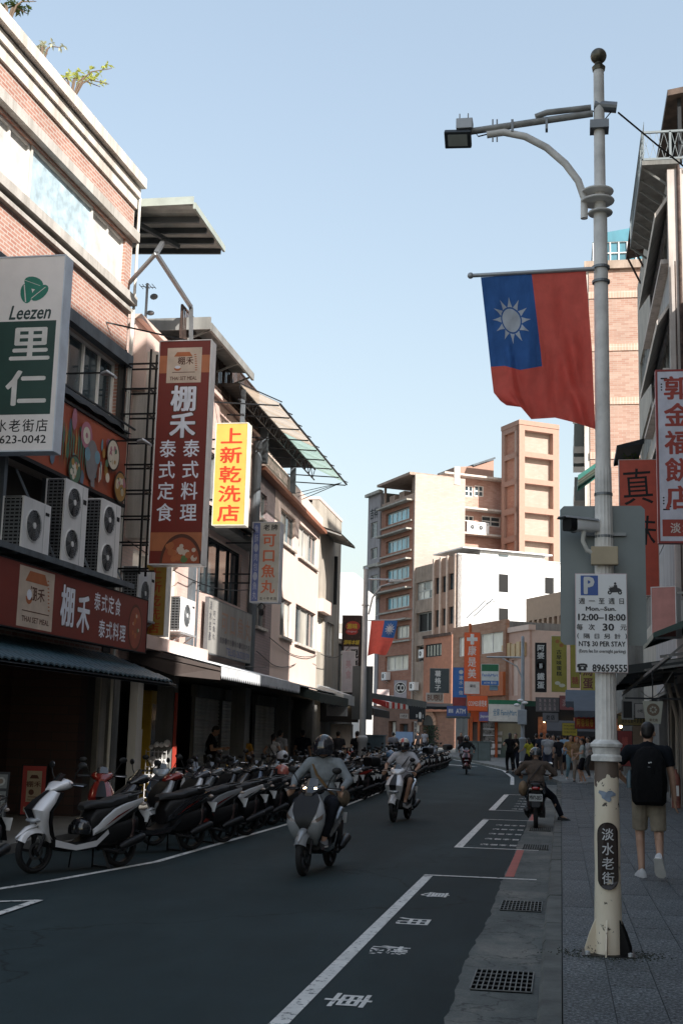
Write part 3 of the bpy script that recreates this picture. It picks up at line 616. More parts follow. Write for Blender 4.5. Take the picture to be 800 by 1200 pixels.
# ================================================================ GROUND
PI = math.pi; LEFT = math.radians(90)
mb = MB(); ys = [-60, -10, 0, 36, 45, 55, 65, 75, 90, 110, 130, 150, 400, 2500]; xs = [-2500, -200, -60, -30, -15, -7, 0, 8, 20, 60, 200, 2500]
for j in range(len(ys)-1):
    for i in range(len(xs)-1):
        mb.add([(xs[i], ys[j], gz(ys[j])), (xs[i+1], ys[j], gz(ys[j])), (xs[i+1], ys[j+1], gz(ys[j+1])), (xs[i], ys[j+1], gz(ys[j+1]))], [(0, 1, 2, 3)])
road = struct(mb.build('road', M['asphalt']))
def strip(mb, pts, w, z=.004, m=0, sub=4):
    pts = [Vector((*p, 0)) for p in pts]; L, R2 = [], []
    for i, p in enumerate(pts):
        d = (pts[min(i+1, len(pts)-1)]-pts[max(i-1, 0)]).normalized(); n = Vector((-d.y, d.x, 0)); L.append(p+n*w/2); R2.append(p-n*w/2)
    for i in range(len(pts)-1):
        k = max(1, int((pts[i+1]-pts[i]).length/8))
        for q in range(k):
            f = lambda A, t: A[i].lerp(A[i+1], t); v = [f(L, q/k), f(R2, q/k), f(R2, (q+1)/k), f(L, (q+1)/k)]; mb.add([(a.x, a.y, gz(a.y)+z) for a in v], [(0, 1, 2, 3)], m)
def kx(y):      # kerb line of the right pavement, bending left in the distance
    P = [(-60, 0), (48, 0), (52, -.5), (56, -1.2), (60, -2.1), (65, -3.2), (72, -4.7), (84, -7.2), (100, -11.5), (128, -28)]
    for (a, p), (b, q) in zip(P, P[1:]):
        if y <= b: return p+(q-p)*(y-a)/(b-a)
    return -28
# gutter strip with a ragged asphalt edge
mb = MB(); prev = None; y = -4.
while y < 48:
    e = -.69+R_.uniform(-.014, .014)+.015*math.sin(y*1.1); z = gz(y)+.005
    if prev: mb.add([(prev[0], prev[1], prev[2]), (-.15, prev[1], prev[2]), (-.15, y, z), (e, y, z)], [(0, 1, 2, 3)])
    prev = (e, y, z); y += .17 if y < 22 else .6
gut = struct(mb.build('gutter', M['gutter']))
# right pavement slab and kerb
mb = MB(); yy = [-4, 0, 36, 44, 48, 50, 52, 54, 56, 58, 60, 62.5, 65, 68, 72, 78, 84, 92, 100, 110, 128]
for a, b in zip(yy, yy[1:]):
    za, zb = gz(a)+.122, gz(b)+.122; xa, xb = kx(a), kx(b)
    if a < 48: mb.add([(xa+.002, a, za), (30, a, za), (30, b, zb), (xb+.002, b, zb)], [(0, 1, 2, 3)])
    else: mb.add([(xa, a, za+.01), (40, a, za+.01), (40, b, zb+.01), (xb, b, zb+.01)], [(0, 1, 2, 3)]); mb.add([(xa, a, za-.13), (xb, b, zb-.13), (xb, b, zb+.01), (xa, a, za+.01)], [(0, 1, 2, 3)], 1)
swalk = struct(mb.build('sidewalk', [M['concd'], M['kerb']]))
y = -3.
ks = []
while y < 48:
    L = R_.uniform(.9, 1.15); m_ = MB(); z = gz(y+L/2); tw = R_.uniform(-.006, .006); hz = .135+R_.uniform(-.006, .006)
    m_.loft([[Vector((-.15+tw, a, z-.01)), Vector((-.148+tw, a, z+hz-.03)), Vector((-.125+tw, a, z+hz)), Vector((-.004, a, z+hz+.002)), Vector((-.003, a, z-.01))] for a in (y+.004, y+L-.006)])
    m_.build('kerb_stone', M['kerb'], swalk); y += L
# paving slabs: one object each where they show large
TW, TL = .29, .60; tiles = []
for i in range(10):
    for j in range(-1, 72):
        x0 = .004+i*TW; y0 = 4.0+j*TL+(i % 2)*.3; c = (x0+TW/2, y0+TL/2, .13)
        if y0 > 47: continue
        px, py = proj(c); near = py < 1230 and px < 830
        if near: tiles.append((c[1], x0, y0))
tiles.sort(); tm = MB(); tm.box(.0025, TW-.0025, .0025, TL-.0025, 0, .024); tmesh = tm.mesh('paving_tile', M['granite']); far = MB()
# four tiles are replaced by an inspection cover patch at the bottom
for k, (yc, x0, y0) in enumerate(tiles):
    z = gz(yc)+.112+R_.uniform(-.0015, .0015)
    if k < 285: o = link('paving_tile', tmesh, swalk); o.location = (x0, y0, z); o.rotation_euler = (R_.uniform(-.004, .004), R_.uniform(-.004, .004), 0)
    else: far.box(x0+.0025, x0+TW-.0025, y0+.0025, y0+TL-.0025, z, z+.024)
far.build('paving', M['granite'], swalk, stuff=True)
# left pavement
mb = MB(); LX = [(-8, -7.2), (36, -7.2), (50, -7.2), (56, -7.9), (64, -10), (75, -14), (95, -24)]
for (a, p), (b, q) in zip(LX, LX[1:]):
    za, zb = gz(a)+.13, gz(b)+.13; mb.add([(p, a, za), (q, b, zb), (-60, b, zb), (-60, a, za)], [(0, 1, 2, 3)][::-1]); mb.add([(p, a, za-.14), (p, a, za), (q, b, zb), (q, b, zb-.14)], [(0, 1, 2, 3)])
struct(mb.build('left_pavement', concrete((.17, .165, .15), .3, 1.5, False)))
# painted lines
mb = MB()
strip(mb, [(-1.6, 2), (-1.6, 15.85)], .11); strip(mb, [(-1.655, 15.9), (-.3, 15.9)], .10, .009)
strip(mb, [(-1.58, 20.2), (-1.58, 27.6)], .13); strip(mb, [(-1.64, 20.2), (-.35, 20.2)], .10, .009); strip(mb, [(-1.64, 27.7), (-.5, 27.7)], .10, .009)
strip(mb, [(-1.66, 31.5), (-1.66, 40)], .15); strip(mb, [(-1.66, 31.5), (-.6, 31.5)], .12, .009); strip(mb, [(-1.66, 40), (-.5, 40)], .12, .009)
strip(mb, [(-6.6, 11.2), (-5.86, 12.1), (-5.5, 13.7), (-5.12, 16.1), (-5.11, 19.3), (-5.09, 23.5), (-5.2, 31), (-5.5, 44), (-5.9, 60), (-7, 72)], .09)
p1, p2, p3 = PZ(46, 1056), PZ(-60, 1059), PZ(-60, 1092); strip(mb, [(p1.x, p1.y), (p2.x, p2.y)], .07, .009); strip(mb, [(p1.x, p1.y), (p3.x, p3.y)], .09, .0125)
strip(mb, [(-1.75, 47), (-2.0, 54), (-2.7, 62), (-4.2, 70), (-6.6, 80)], .14); strip(mb, [(-7.6, 71), (-4.4, 67)], .4, .009)
for i in range(9): strip(mb, [(-9+i*.75, 88), (-8.2+i*.75, 91)], .4, .006)
struct(mb.build('road_marking', M['line']))
mb = MB(); strip(mb, [(-.63, 16.1), (-.62, 20.1)], .11, .010); strip(mb, [(-.62, 27.8), (-.62, 31.2)], .11, .01); strip(mb, [(-.62, 33), (-.66, 46)], .11, .01); strip(mb, [(-5.8, 12.75), (-6.4, 12.2)], .09, .012); struct(mb.build('red_line', M['redline']))
# characters painted sideways on the parking bay
mb = MB(); mb.M = Matrix(((0, 0, 1, 0), (1, 0, 0, 0), (0, 1, 0, 0), (0, 0, 0, 1)))   # text x -> world y ... see below
def road_char(ch, x, y, w, L):
    vs, fs, x0, x1, y0, y1 = glyph(ch, .015)
    out = [(x+((v[1]-(y0+y1)/2)/(y1-y0))*w, y-((v[0]-(x0+x1)/2)/(x1-x0))*L, gz(y)+.0045) for v in vs]; rc.add(out, fs)
rc = MB()
for ch, py_, px_ in (('車', 1173, 408), ('機', 1114, 456), ('用', 1080, 484), ('專', 1049, 510)):
    p = PZ(px_, py_); road_char(ch, p.x, p.y, .30, .42)
for row in range(5):
    for k, ch in enumerate('機車停車'): road_char(ch, -1.22+k*.15, 21.0+row*1.25, .13, .32)
    for k, ch in enumerate('機車'): road_char(ch, -1.15+k*.15, 32.5+row*1.4, .13, .35)
struct(rc.build('road_lettering', M['line']))
# drain grates
def grate(y0, L, x0=-.60, x1=-.20, label=''):
    t = thing('drain_grate', label, 'drain grate', (x0, y0, gz(y0)+.008), 0, 'drain grates in the gutter'); W = x1-x0
    f = MB(); f.box(0, W, 0, L, -.02, .0045); f.build('painted_pit_dark', plain((.003, .003, .003), .95, spec=.0, var=0), t); g = MB(); n = 11  # flat black slab above the gutter paints the darkness of the grate holes
    for i in range(n+1): x = W*i/n; g.box(x-.0035, x+.0035, 0, L, .0046, .013)
    for i in range(6): y = L*i/5; g.box(0, W, y-.003, y+.003, .0046, .0115)
    g.build('bars', M['bars'], t)
grate(PZ(592, 1164).y, .75, label='iron drain grate in the gutter nearest the camera'); grate(PZ(611, 1069).y, .75, label='iron drain grate in the gutter below the end of the red line')
grate(20.3, .9, label='iron drain grate beside the red line in the gutter'); grate(24.6, .9, label='iron drain grate behind the seated rider at the kerb')
t = thing('manhole_cover', 'rough square inspection cover set in concrete at the bottom right corner', 'manhole cover', (.30, 6.95, .139)); m_ = MB(); m_.box(0, .9, -.5, .30, 0, .004); m_.build('concrete_patch', M['gutter'], t); m_ = MB()
for i in range(16):
    for j in range(12): m_.box(.27+i*.035, .29+i*.035, -.3+j*.035, -.28+j*.035, .0041, .008)
m_.build('studs', M['concd'], t)
# leaf litter and moss at the lamp foot
mb = MB()
for i in range(420):
    a = R_.uniform(0, 6.28); r = .16+abs(R_.gauss(0, .10)); x, y = .33+r*math.cos(a)*1.3, 9.7+r*math.sin(a)*.8; s_ = R_.uniform(.003, .010); h = R_.uniform(.003, .012)
    mb.add([(x-s_, y, .137), (x+s_, y, .137), (x+R_.uniform(-.01, .01), y+R_.uniform(-.01, .01), .137+h)], [(0, 1, 2)])
mb.build('moss', plain((.05, .055, .04), .9, var=.4, scale=30), None, stuff=True)
# ================================================================ LEFT ROW, FIRST BUILDING
RB = brick((.37, .17, .125), (.44, .25, .19), (.48, .41, .36), .215, .068, .011)
RB2 = brick((.34, .16, .11), (.42, .22, .16), (.2, .15, .12), .215, .068, .011)
B1 = thing('brick_building', 'tall brick building at the left edge with a concrete parapet and a tiled shop awning', 'building', (-8.66, 12, 0), math.atan2(1, .045)); W = 10.3
mb = MB(); ops = [(.2, 3.4, 9.95, 11.0), (3.6, W-.3, 9.95, 11.0), (.4, 4.2, 7.42, 8.5), (6.3, W-.3, 7.42, 8.5), (0.05, W-.32, 4.15, 5.78)]
wall(mb, 0, W, 3.0, 11.9, ops, 0, .3); mb.build('wall', RB, B1)
shell(B1, W, 9, 12.1, plain((.05, .045, .04), .9), 'inner_wall', .3, 2.95)
mb = MB(); mb.box(-.05, W+.002, .31, 9, .0, 12.1); mb.box(W-.002, W+.006, 0.3, 9.01, 3, 12.1)
mb = MB(); mb.box(W, W+.03, -.0, 9.02, 3., 12.08); mb.build('side_wall', M['concl'], B1)
mb = MB(); mb.box(-.1, W+.10, -.20, 9.1, 12.19, 12.40); mb.box(-.05, W+.06, -.10, 9.0, 11.98, 12.158); mb.box(0, W+.04, -.05, 0, 11.75, 11.978); mb.build('parapet', M['concl'], B1)
mb = MB(); mb.box(0, W+.07, -.13, -.001, 11.06, 11.25); mb.box(0, W+.05, -.16, -.001, 9.75, 9.92); mb.box(0, W+.04, -.09, -.001, 9.60, 9.678); mb.build('window_ledge', concrete((.50, .47, .43), .2), B1)
mb = MB(); mb.box(0, W+.02, -.16, -.001, 8.5, 8.72); mb.build('lintel', M['slate'], B1)
fro, blu = plain((.66, .64, .60), .3, var=.2, scale=2), plain((.46, .58, .64), .35, var=.25, scale=5)
window(B1, 3.6, 4.6, 9.95, 11.0, 2, fm='frame_w', gm=fro, y=.08); window(B1, 4.62, 6.0, 9.95, 11.0, 2, fm='frame_w', gm=fro, y=.08); window(B1, 6.02, 8.5, 9.95, 11.0, 1, fm='offw', gm=blu, y=.05); window(B1, 8.52, W-.3, 9.95, 11.0, 2, fm='frame_w', gm=fro, y=.08)
window(B1, .2, 3.4, 9.95, 11.0, 4, fm='frame_w', gm=fro); window(B1, .4, 4.2, 7.42, 8.5, 3, fm='frame_w'); window(B1, 6.3, 7.9, 7.42, 8.5, 1, fm='frame_al'); window(B1, 7.92, W-.3, 7.42, 8.5, 3, fm='frame_w')
mb = MB(); mb.box(W-.28, W+.01, -.02, -.001, .13, 3.05); mb.build('corner_pillar', concrete((.35, .33, .30)), B1)
mb = MB(); mb.box(W-.32, W+.02, -.03, -.002, 3.06, 8.48); mb.build('corner_strip', plain((.05, .045, .04), .7), B1)
mb = MB(); mb.tube([(W+.08, -.08, .2), (W+.08, -.08, 12.0)], .03, 8); mb.tube([(W-.05, -.1, 3.2), (W-.05, -.1, 9.6)], .02, 8); mb.build('drainpipe', M['offw'], B1)
# black folded awning over the mural
mb = MB(); rr = []
for i in range(30): u = 6.2+i*.143; rr.append([Vector((u, -.02-.20*k2, 7.42-.16*k2-.10*math.sin(k2*2.2)+.018*math.sin(u*9+k2*3))) for k2 in (0, .35, .7, 1)]+[Vector((u, -.21, 7.20)), Vector((u, -.03, 7.22))])
mb.loft(rr); mb.bar((6.2, -.24, 7.3), (W+.1, -.24, 7.30), .03); mb.build('folded_awning', plain((.03, .035, .04), .7, bump=.3), B1, True)
# mural board (flat print: bowls, elephant, parasol, leaves)
mur = thing('mural_signboard', 'long red illustrated food mural board above the air conditioners on the brick building', 'signboard', B1.matrix_basis @ Vector((2.5, -.18, 5.82)), math.atan2(1, .045)); MW, MH = W-2.62, 1.22
b = MB(); b.box(0, MW, 0, .16, 0, MH); b.build('board', plain((.36, .075, .035), .5, var=.15, scale=1), mur)
b = MB(); b.box(-.02, MW+.02, -.03, .17, -.06, -.001); b.box(-.02, MW+.02, -.03, .17, MH+.001, MH+.05); b.build('frame', M['dark'], mur)
illc = [(.36, .07, .04), (.52, .46, .34), (.07, .16, .10), (.11, .17, .24), (.42, .16, .22), (.40, .22, .06), (.20, .20, .21), (.03, .02, .015), (.65, .6, .5), (.28, .04, .02), (.15, .30, .38)]
d = MB(); y_ = [-.003]
def dk(f, *a, **k): y_[0] -= .0004; f(*a, **k)
def bowl(cx, cz, r, fill): dk(d.disc, cx, cz, r, y_[0], 24, 7); dk(d.disc, cx, cz, r*.88, y_[0], 24, fill); [dk(d.disc, cx+R_.uniform(-.55, .55)*r, cz+R_.uniform(-.55, .55)*r, r*R_.uniform(.1, .26), y_[0], 9, R_.choice((1, 2, 4, 5, 8, 8))) for _ in range(14)]
for k in range(80): dk(d.disc, R_.uniform(.2, MW-.8), R_.uniform(.1, MH-.15), R_.uniform(.03, .11), y_[0], 9, R_.choice((1, 2, 3, 4, 5, 8, 10)), R_.uniform(.05, .2))
for k in range(11): dk(d.add, [(MW-2.9+k*.1, y_[0], .1), (MW-2.94+k*.1, y_[0], .75+.3*R_.random()), (MW-2.86+k*.1, y_[0], .7)], [(0, 1, 2)], R_.choice((2, 5, 2)))
dk(d.disc, MW-1.9, .86, .24, y_[0], 20, 4); dk(d.disc, MW-1.9, .86, .15, y_[0], 20, 8); dk(d.disc, MW-1.9, .86, .05, y_[0], 12, 4)
dk(d.disc, MW-1.62, .48, .26, y_[0], 20, 6, .36); dk(d.disc, MW-1.82, .55, .12, y_[0], 14, 10); dk(d.disc, MW-1.4, .58, .12, y_[0], 14, 10); dk(d.add, [(MW-1.7, y_[0], .3), (MW-1.5, y_[0], .3), (MW-1.45, y_[0], .02), (MW-1.6, y_[0], .02)], [(0, 1, 2, 3)], 6)
bowl(MW-2.3, .16, .26, 2); bowl(MW-.72, .78, .30, 8); bowl(MW-.32, .26, .30, 5); bowl(MW-4.4, .6, .35, 9); bowl(MW-5.6, .7, .3, 5); dk(d.disc, MW-.98, .30, .09, y_[0], 12, 8); dk(d.disc, MW-1.05, .55, .07, y_[0], 12, 2)
for k, c_ in enumerate((9, 8, 3, 8, 9)): dk(d.add, [(MW-1.40+k*.035, y_[0], .10+k*.03), (MW-1.365+k*.035, y_[0], .13+k*.03), (MW-1.365+k*.035, y_[0], .40+k*.03), (MW-1.40+k*.035, y_[0], .37+k*.03)], [(0, 1, 2, 3)], c_)
d.build('illustration', [plain(c, .55, var=.1) for c in illc], mur)
# recess with the air conditioners
mb = MB(); 
for u in (1.2, 3.6, 5.75, 7.55, W-.36): mb.box(u, u+.1, -.05, .2, 4.15, 5.78)
mb.build('steel_posts', M['slate'], B1)
mb = MB(); mb.box(2.4, W-1.0, -.8, -.005, 4.15, 4.2)
for k in range(9): u = 2.5+k*.8; mb.bar((u, -.78, 4.13), (u, .1, 4.13), .05)
mb.box(2.4, W-1.0, -.84, -.8, 4.12, 4.21); mb.build('shelf', M['slate'], B1)
mb = MB()
for u in (6.15, 7.45, 8.85): mb.bar((u, -.79, 4.2), (u-.12, -.1, 5.6), .03)
mb.build('brace', M['slate'], B1)
def onB1(u, y, z): return B1.matrix_basis @ Vector((u, y, z))
ra = math.atan2(1, .045)
aircon('tall double-fan air conditioner nearer the green sign on the brick shop shelf', onB1(6.98, -.70, 4.215), ra, 2, .86, group='air conditioners on the brick shop', shelf=False)
aircon('tall double-fan air conditioner nearer the corner of the brick shop shelf', onB1(8.42, -.70, 4.215), ra, 2, .82, h=1.3, group='air conditioners on the brick shop', shelf=False)
aircon('single-fan air conditioner at the left edge under the mural board', onB1(5.55, -.74, 4.215), ra, 1, .9, h=.78, group='air conditioners on the brick shop', shelf=False)
# shop sign board
TRED = plain((.185, .018, .009), .5, var=.12, scale=.8); PAPER = plain((.62, .50, .40), .6); BROWN = plain((.10, .03, .015), .6); WHT = plain((.80, .82, .90), .5)
def draw(mb, W_, H_):
    off = 2.02
    put(mb, '棚', 4.75, H_*.52, .64, .52, off=.05, m=1, y=-.0075); put(mb, '棚', 4.75, H_*.52, .62, .50, off=.028, m=0, y=-.0095); put(mb, '禾', 5.36, H_*.46, .62, .50, off=.05, m=1, y=-.0075); put(mb, '禾', 5.36, H_*.46, .6, .48, off=.028, m=0, y=-.0095)
    line(mb, '泰式定食', 5.74, 6.92, H_*.72, .30, off=.014, y=-.009); line(mb, '泰式料理', 5.98, 7.2, H_*.28, .30, off=.014, y=-.009)
    mb.rect(3.05, 4.22, .05, H_-.05, -.0075, 2); put(mb, '棚禾', 3.66, .56, .2, .5, y=-.009, m=1); put(mb, 'THAI SET MEAL', 3.66, .17, .08, .9, y=-.009, m=1)
    mb.prism([(3.25, .72), (4.0, .72), (3.88, .88), (3.38, .88)], -.010, -.008, 3); mb.disc(3.4, .5, .11, -.009, 16, 3); mb.rect(3.27, 3.53, .5, .62, -.0095, 2); mb.disc(3.4, .53, .08, -.0099, 12, 0); mb.rect(3.2, 4.1, .28, .295, -.009, 1)
    for k in range(9): mb.disc(4.08-.01*k, .36+k*.055, .035, -.009, 6, 3, .012)
    bx = 7.62; mb.disc(bx, .42, .34, -.0078, 24, 1, .42); mb.disc(bx, .42, .29, -.0088, 24, 4, .37)
    for k in range(16): mb.disc(bx+R_.uniform(-.18, .18), .42+R_.uniform(-.26, .26), R_.uniform(.03, .06), -.0098-.0003*k, 8, R_.choice((2, 3, 4, 5)))
s1 = sign('shop_sign', 'wide dark red shop sign with bowls and white Chinese lettering above the tiled awning', 'sign', onB1(2.05, -.74, 3.05), ra, W-2.1, .98, .14, TRED, M['dark'], draw, (WHT, BROWN, PAPER, plain((.45, .14, .05), .6), plain((.30, .06, .03), .5), plain((.12, .16, .05), .5)))
# tiled awning
aw = thing('tiled_awning', 'dark blue-grey tiled awning running along the front of the brick shop', 'awning', onB1(0, 0, 0), ra)
k = 0; tmz = {}
for r in range(5):
    for c in range(44):
        u = 1.6+c*.2; 
        if u > W+.25: continue
        if r not in tmz:
            b = MB(); rings = []
            for q in range(7): a = PI*q/6; rings.append([Vector((.1-.1*math.cos(a), 0, .045*math.sin(a))), Vector((.1-.1*math.cos(a), -.27, .045*math.sin(a)-.115)), Vector((.1-.085*math.cos(a), -.27, .03*math.sin(a)-.13)), Vector((.1-.085*math.cos(a), 0, .03*math.sin(a)-.015))])
            b.loft(rings); tmz[r] = b.mesh('roof_tile', plain((.035, .075, .10), .35, var=.35, scale=2))
        if k < 220: o = link('roof_tile', tmz[0] if 0 in tmz else tmz[r], aw); o.location = (u, -.05-r*.23, 3.0-r*.085+R_.uniform(-.004, .004)); k += 1
b = MB(); b.add([(1.55, -.05, 2.95), (W+.3, -.05, 2.95), (W+.3, -1.28, 2.50), (1.55, -1.28, 2.50)], [(0, 1, 2, 3)]); b.add([(1.55, -.05, 2.91), (W+.3, -.05, 2.91), (W+.3, -1.28, 2.46), (1.55, -1.28, 2.46)], [(3, 2, 1, 0)]); b.build('awning_deck', M['dark'], aw)
# recessed ground floor
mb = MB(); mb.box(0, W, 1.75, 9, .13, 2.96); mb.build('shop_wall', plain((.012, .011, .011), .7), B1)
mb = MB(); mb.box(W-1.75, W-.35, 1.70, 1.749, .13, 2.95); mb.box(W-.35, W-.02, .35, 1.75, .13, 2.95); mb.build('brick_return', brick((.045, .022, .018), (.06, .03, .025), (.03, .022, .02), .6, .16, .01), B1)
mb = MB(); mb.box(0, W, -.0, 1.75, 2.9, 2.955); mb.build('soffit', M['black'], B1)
for u in (5.6, 6.5, 7.3, 8.1, 8.8): m_ = MB(); m_.box(u, u+.2, -.55, -.42, 2.60, 2.64); m_.build('soffit_lamp', plain((1, .85, .6), .5, emit=1.6), aw)
o = window(B1, 7.35, 8.1, .14, 2.2, 1, 2, y=1.66, fm=plain((.22, .22, .21), .5), gm=glass((.10, .16, .17), .15)); m_ = MB(); m_.box(8.12, 8.42, 1.6, 1.68, 1.25, 2.05); m_.build('red_banner', plain((.55, .02, .02), .7), B1)
m_ = MB(); m_.box(9.0, 9.32, 1.64, 1.70, 1.55, 2.0); m_.build('notice', plain((.40, .37, .35), .7), B1); m_ = MB(); m_.box(9.02, 9.26, 1.64, 1.70, 1.2, 1.48); m_.build('notice', plain((.36, .33, .31), .7), B1)
def draw(mb, W_, H_):
    mb.rect(W_*.22, W_*.8, H_*.27, H_*.88, -.008, 1); put(mb, '棚禾', W_*.5, H_*.62, .1, .26, m=2, y=-.0095); mb.prism([(W_*.32, H_*.73), (W_*.7, H_*.73), (W_*.62, H_*.8), (W_*.4, H_*.8)], -.0095, -.0085, 2); mb.rect(W_*.3, W_*.72, H_*.36, H_*.375, -.009, 2); mb.disc(W_*.42, H_*.46, .05, -.009, 12, 2); put(mb, 'THAI SET MEAL', W_*.5, H_*.31, .03, W_*.45, m=2, y=-.0095); put(mb, '棚禾泰式', W_*.5, H_*.12, .1, W_*.72, m=1)
sign('menu_sign', 'upright red menu sign with a cream picture standing in the dark shop doorway', 'sign', (-9.42, 21.6, .14), .12, .46, .88, .12, plain((.42, .03, .028), .5), M['dark'], draw, (WHT, plain((.45, .36, .25), .6), BROWN))
# rooftop canopy on posts
cn = thing('rooftop_canopy', 'corrugated metal canopy on posts jutting out above the brick building corner', 'canopy', (-8.2, 22.4, 0))
b = MB(); corrugated(b, 0, 0, lambda t, u: Vector((-1.2+2.4*t, .05+2.15*u, 11.95-.12*t-.06*u)), 13, .03); b.build('roof_sheet', plain((.40, .41, .38), .5, .2, .2), cn)
b = MB(); b.box(1.17, 1.22, .0, 2.25, 11.74, 11.87); b.box(-.5, 1.168, .0, .04, 11.84, 12.0); b.build('fascia', plain((.36, .40, .36), .5), cn)
b = MB()
for y in (.5, 1.05, 1.6, 2.15): b.bar((-1.2, y, 11.82), (1.15, y, 11.72), .06, .12)
b.bar((-.3, 0, 11.7), (.5, 1.3, 11.5), .08); b.build('beam', plain((.05, .06, .065), .5), cn)
b = MB(); j = PX(183, 297, -7.4)-cn.location; e = PY(224, 360, 23.6)-cn.location; f = PY(224, 400, 23.6)-cn.location
b.bar(j, e, .07); b.bar(e, f, .07); b.bar(j, (-.1, .0, 10.2), .06); b.bar(j, (.2, 1.3, 11.7), .08); b.build('post', M['steel'], cn)
# rooftop plants
def roof_plant(label, base, n, col, h):
    t = thing('rooftop_plant', label, 'plant', base); st, lf = MB(), MB()
    for k in range(n):
        a = R_.uniform(-.9, .9); tip = Vector((math.sin(a)*h*.9, math.cos(a)*h*.9+.1, h*R_.uniform(.5, 1))); mid = tip*.5+Vector((0, -.05, .12*h)); st.tube([(0, 0, -.3), mid*.6, mid, tip], [.022, .016, .012, .006], 6)
        for q in range(3):
            c = mid.lerp(tip, q/2)+Vector((R_.uniform(-.1, .1), R_.uniform(-.1, .1), .05))
            for l in range(6):
                d = Vector((R_.gauss(0, 1), R_.gauss(0, 1), R_.gauss(.2, .7))).normalized(); s_ = R_.uniform(.07, .15); w_ = d.cross(Vector((.3, .2, 1))).normalized()*s_*.22; lf.add([c, c+d*s_*.5+w_, c+d*s_-Vector((0, 0, .03)), c+d*s_*.5-w_], [(0, 1, 2, 3)])
    st.build('stem', plain((.12, .08, .05), .8), t); lf.build('foliage', cloth(col, 'leaf', .4), t)
roof_plant('small yellow-green shrub leaning out over the parapet', PX(84, 104, -8.5), 8, (.55, .58, .16), .85); roof_plant('thin pale shrub behind the parapet left of the yellow-green one', PX(50, 62, -8.9), 4, (.5, .5, .35), .4); roof_plant('dark green bush at the very top left corner on the roof', PX(10, 14, -9.0), 7, (.07, .10, .03), .5)
# ladder-like steel cage holding the red hanging sign
cg = thing('sign_cage', 'rusty black steel ladder cage between the brick corner and the red hanging sign', 'sign bracket', (0, 0, 0)); b = MB()
for x in (-8.12, -7.62):
    for y in (22.1, 22.45): b.bar((x, y, 4.5), (x, y, 8.8), .035)
z = 4.6
while z < 8.9:
    for y in (22.1, 22.45): b.bar((-8.15, y, z), (-7.45, y, z), .03); 
    b.bar((-7.62, 22.1, z), (-7.62, 22.45, z), .03); b.bar((-8.12, 22.1, z), (-8.12, 22.45, z), .03); z += .49
b.bar((-8.4, 21.2, 9.1), (-6.9, 22.1, 8.95), .025); b.bar((-8.3, 19.6, 7.6), (-7.5, 19.6, 7.6), .025); b.bar((-8.3, 21.6, 6.9), (-7.5, 21.6, 6.9), .025); b.build('bars', M['black'], cg)
for l, p in (('spotlight on a thin arm in front of the brick shop windows', (-7.5, 19.6, 7.6)), ('spotlight on a thin arm left of the red hanging sign', (-7.5, 21.6, 6.9))):
    t = thing('spotlight', l, 'spotlight', p); m_ = MB(); m_.loft([superring(-.12, -.02, .03, .03), superring(0, 0, .09, .04), superring(.14, -.08, .07, .03)]); m_.M = None; m_.build('lamp_body', M['galv'], t, True)
# Leezen-style green and white sign
GRN = plain((.012, .055, .045), .5); EDG = plain((.62, .68, .76), .5)
def draw(mb, W_, H_):
    W2 = W_
    for k in range(3):                       # three green leaves in a ring
        a = math.radians(90+120*k); cx, cz = W2*.62+.115*math.cos(a), H_*.822+.10*math.sin(a); pts = []
        for q in range(16):
            t = 2*PI*q/16; r = .15*math.cos(t), .088*math.sin(t); aa = a+math.radians(70); pts.append((cx+r[0]*math.cos(aa)-r[1]*math.sin(aa), -.008-k*.0004, cz+r[0]*math.sin(aa)+r[1]*math.cos(aa)))
        mb.add(pts, [tuple(range(16))], 1)
        pts = [(cx+(.13*t-.0)*math.cos(a+1.2)+s_*.008-.02, -.0099, cz+(.13*t)*math.sin(a+1.2)) for s_ in (-1, 1) for t in (-1, 1)]; mb.add(pts, [(0, 1, 3, 2)], 0)
    put(mb, 'Leezen', W2*.61, H_*.705, .20, .60, off=.02, m=2, shear=.2, y=-.008)
    mb.rect(-.02+rim_, W2*.93, H_*.185, H_*.66, -.007, 3)
    put(mb, '里', W2*.63, H_*.545, .50, .60, off=.022, m=0, y=-.009); put(mb, '仁', W2*.62, H_*.32, .50, .60, off=.022, m=0, y=-.009)
    line(mb, '淡水老街店', .12, 1.12, H_*.13, .18, off=.008, m=4, y=-.008); put(mb, '(02)2623-0042', .56, H_*.055, .15, 1.06, off=.012, m=4, y=-.008)
rim_ = .03
p = PY(0, 527, 16); x0 = -8.05; wL = -6.84-x0
sign('hanging_sign', 'big white and green hanging sign with a three-leaf logo at the left edge', 'sign', (x0, 16, 5.40), 0, wL, 2.85, .27, plain((.80, .78, .77), .45, var=.04), EDG, draw, (plain((.7, .7, .68), .5), plain((.01, .20, .14), .4), plain((.02, .05, .05), .5), GRN, M['dark']), brackets=(.5, 2.0))
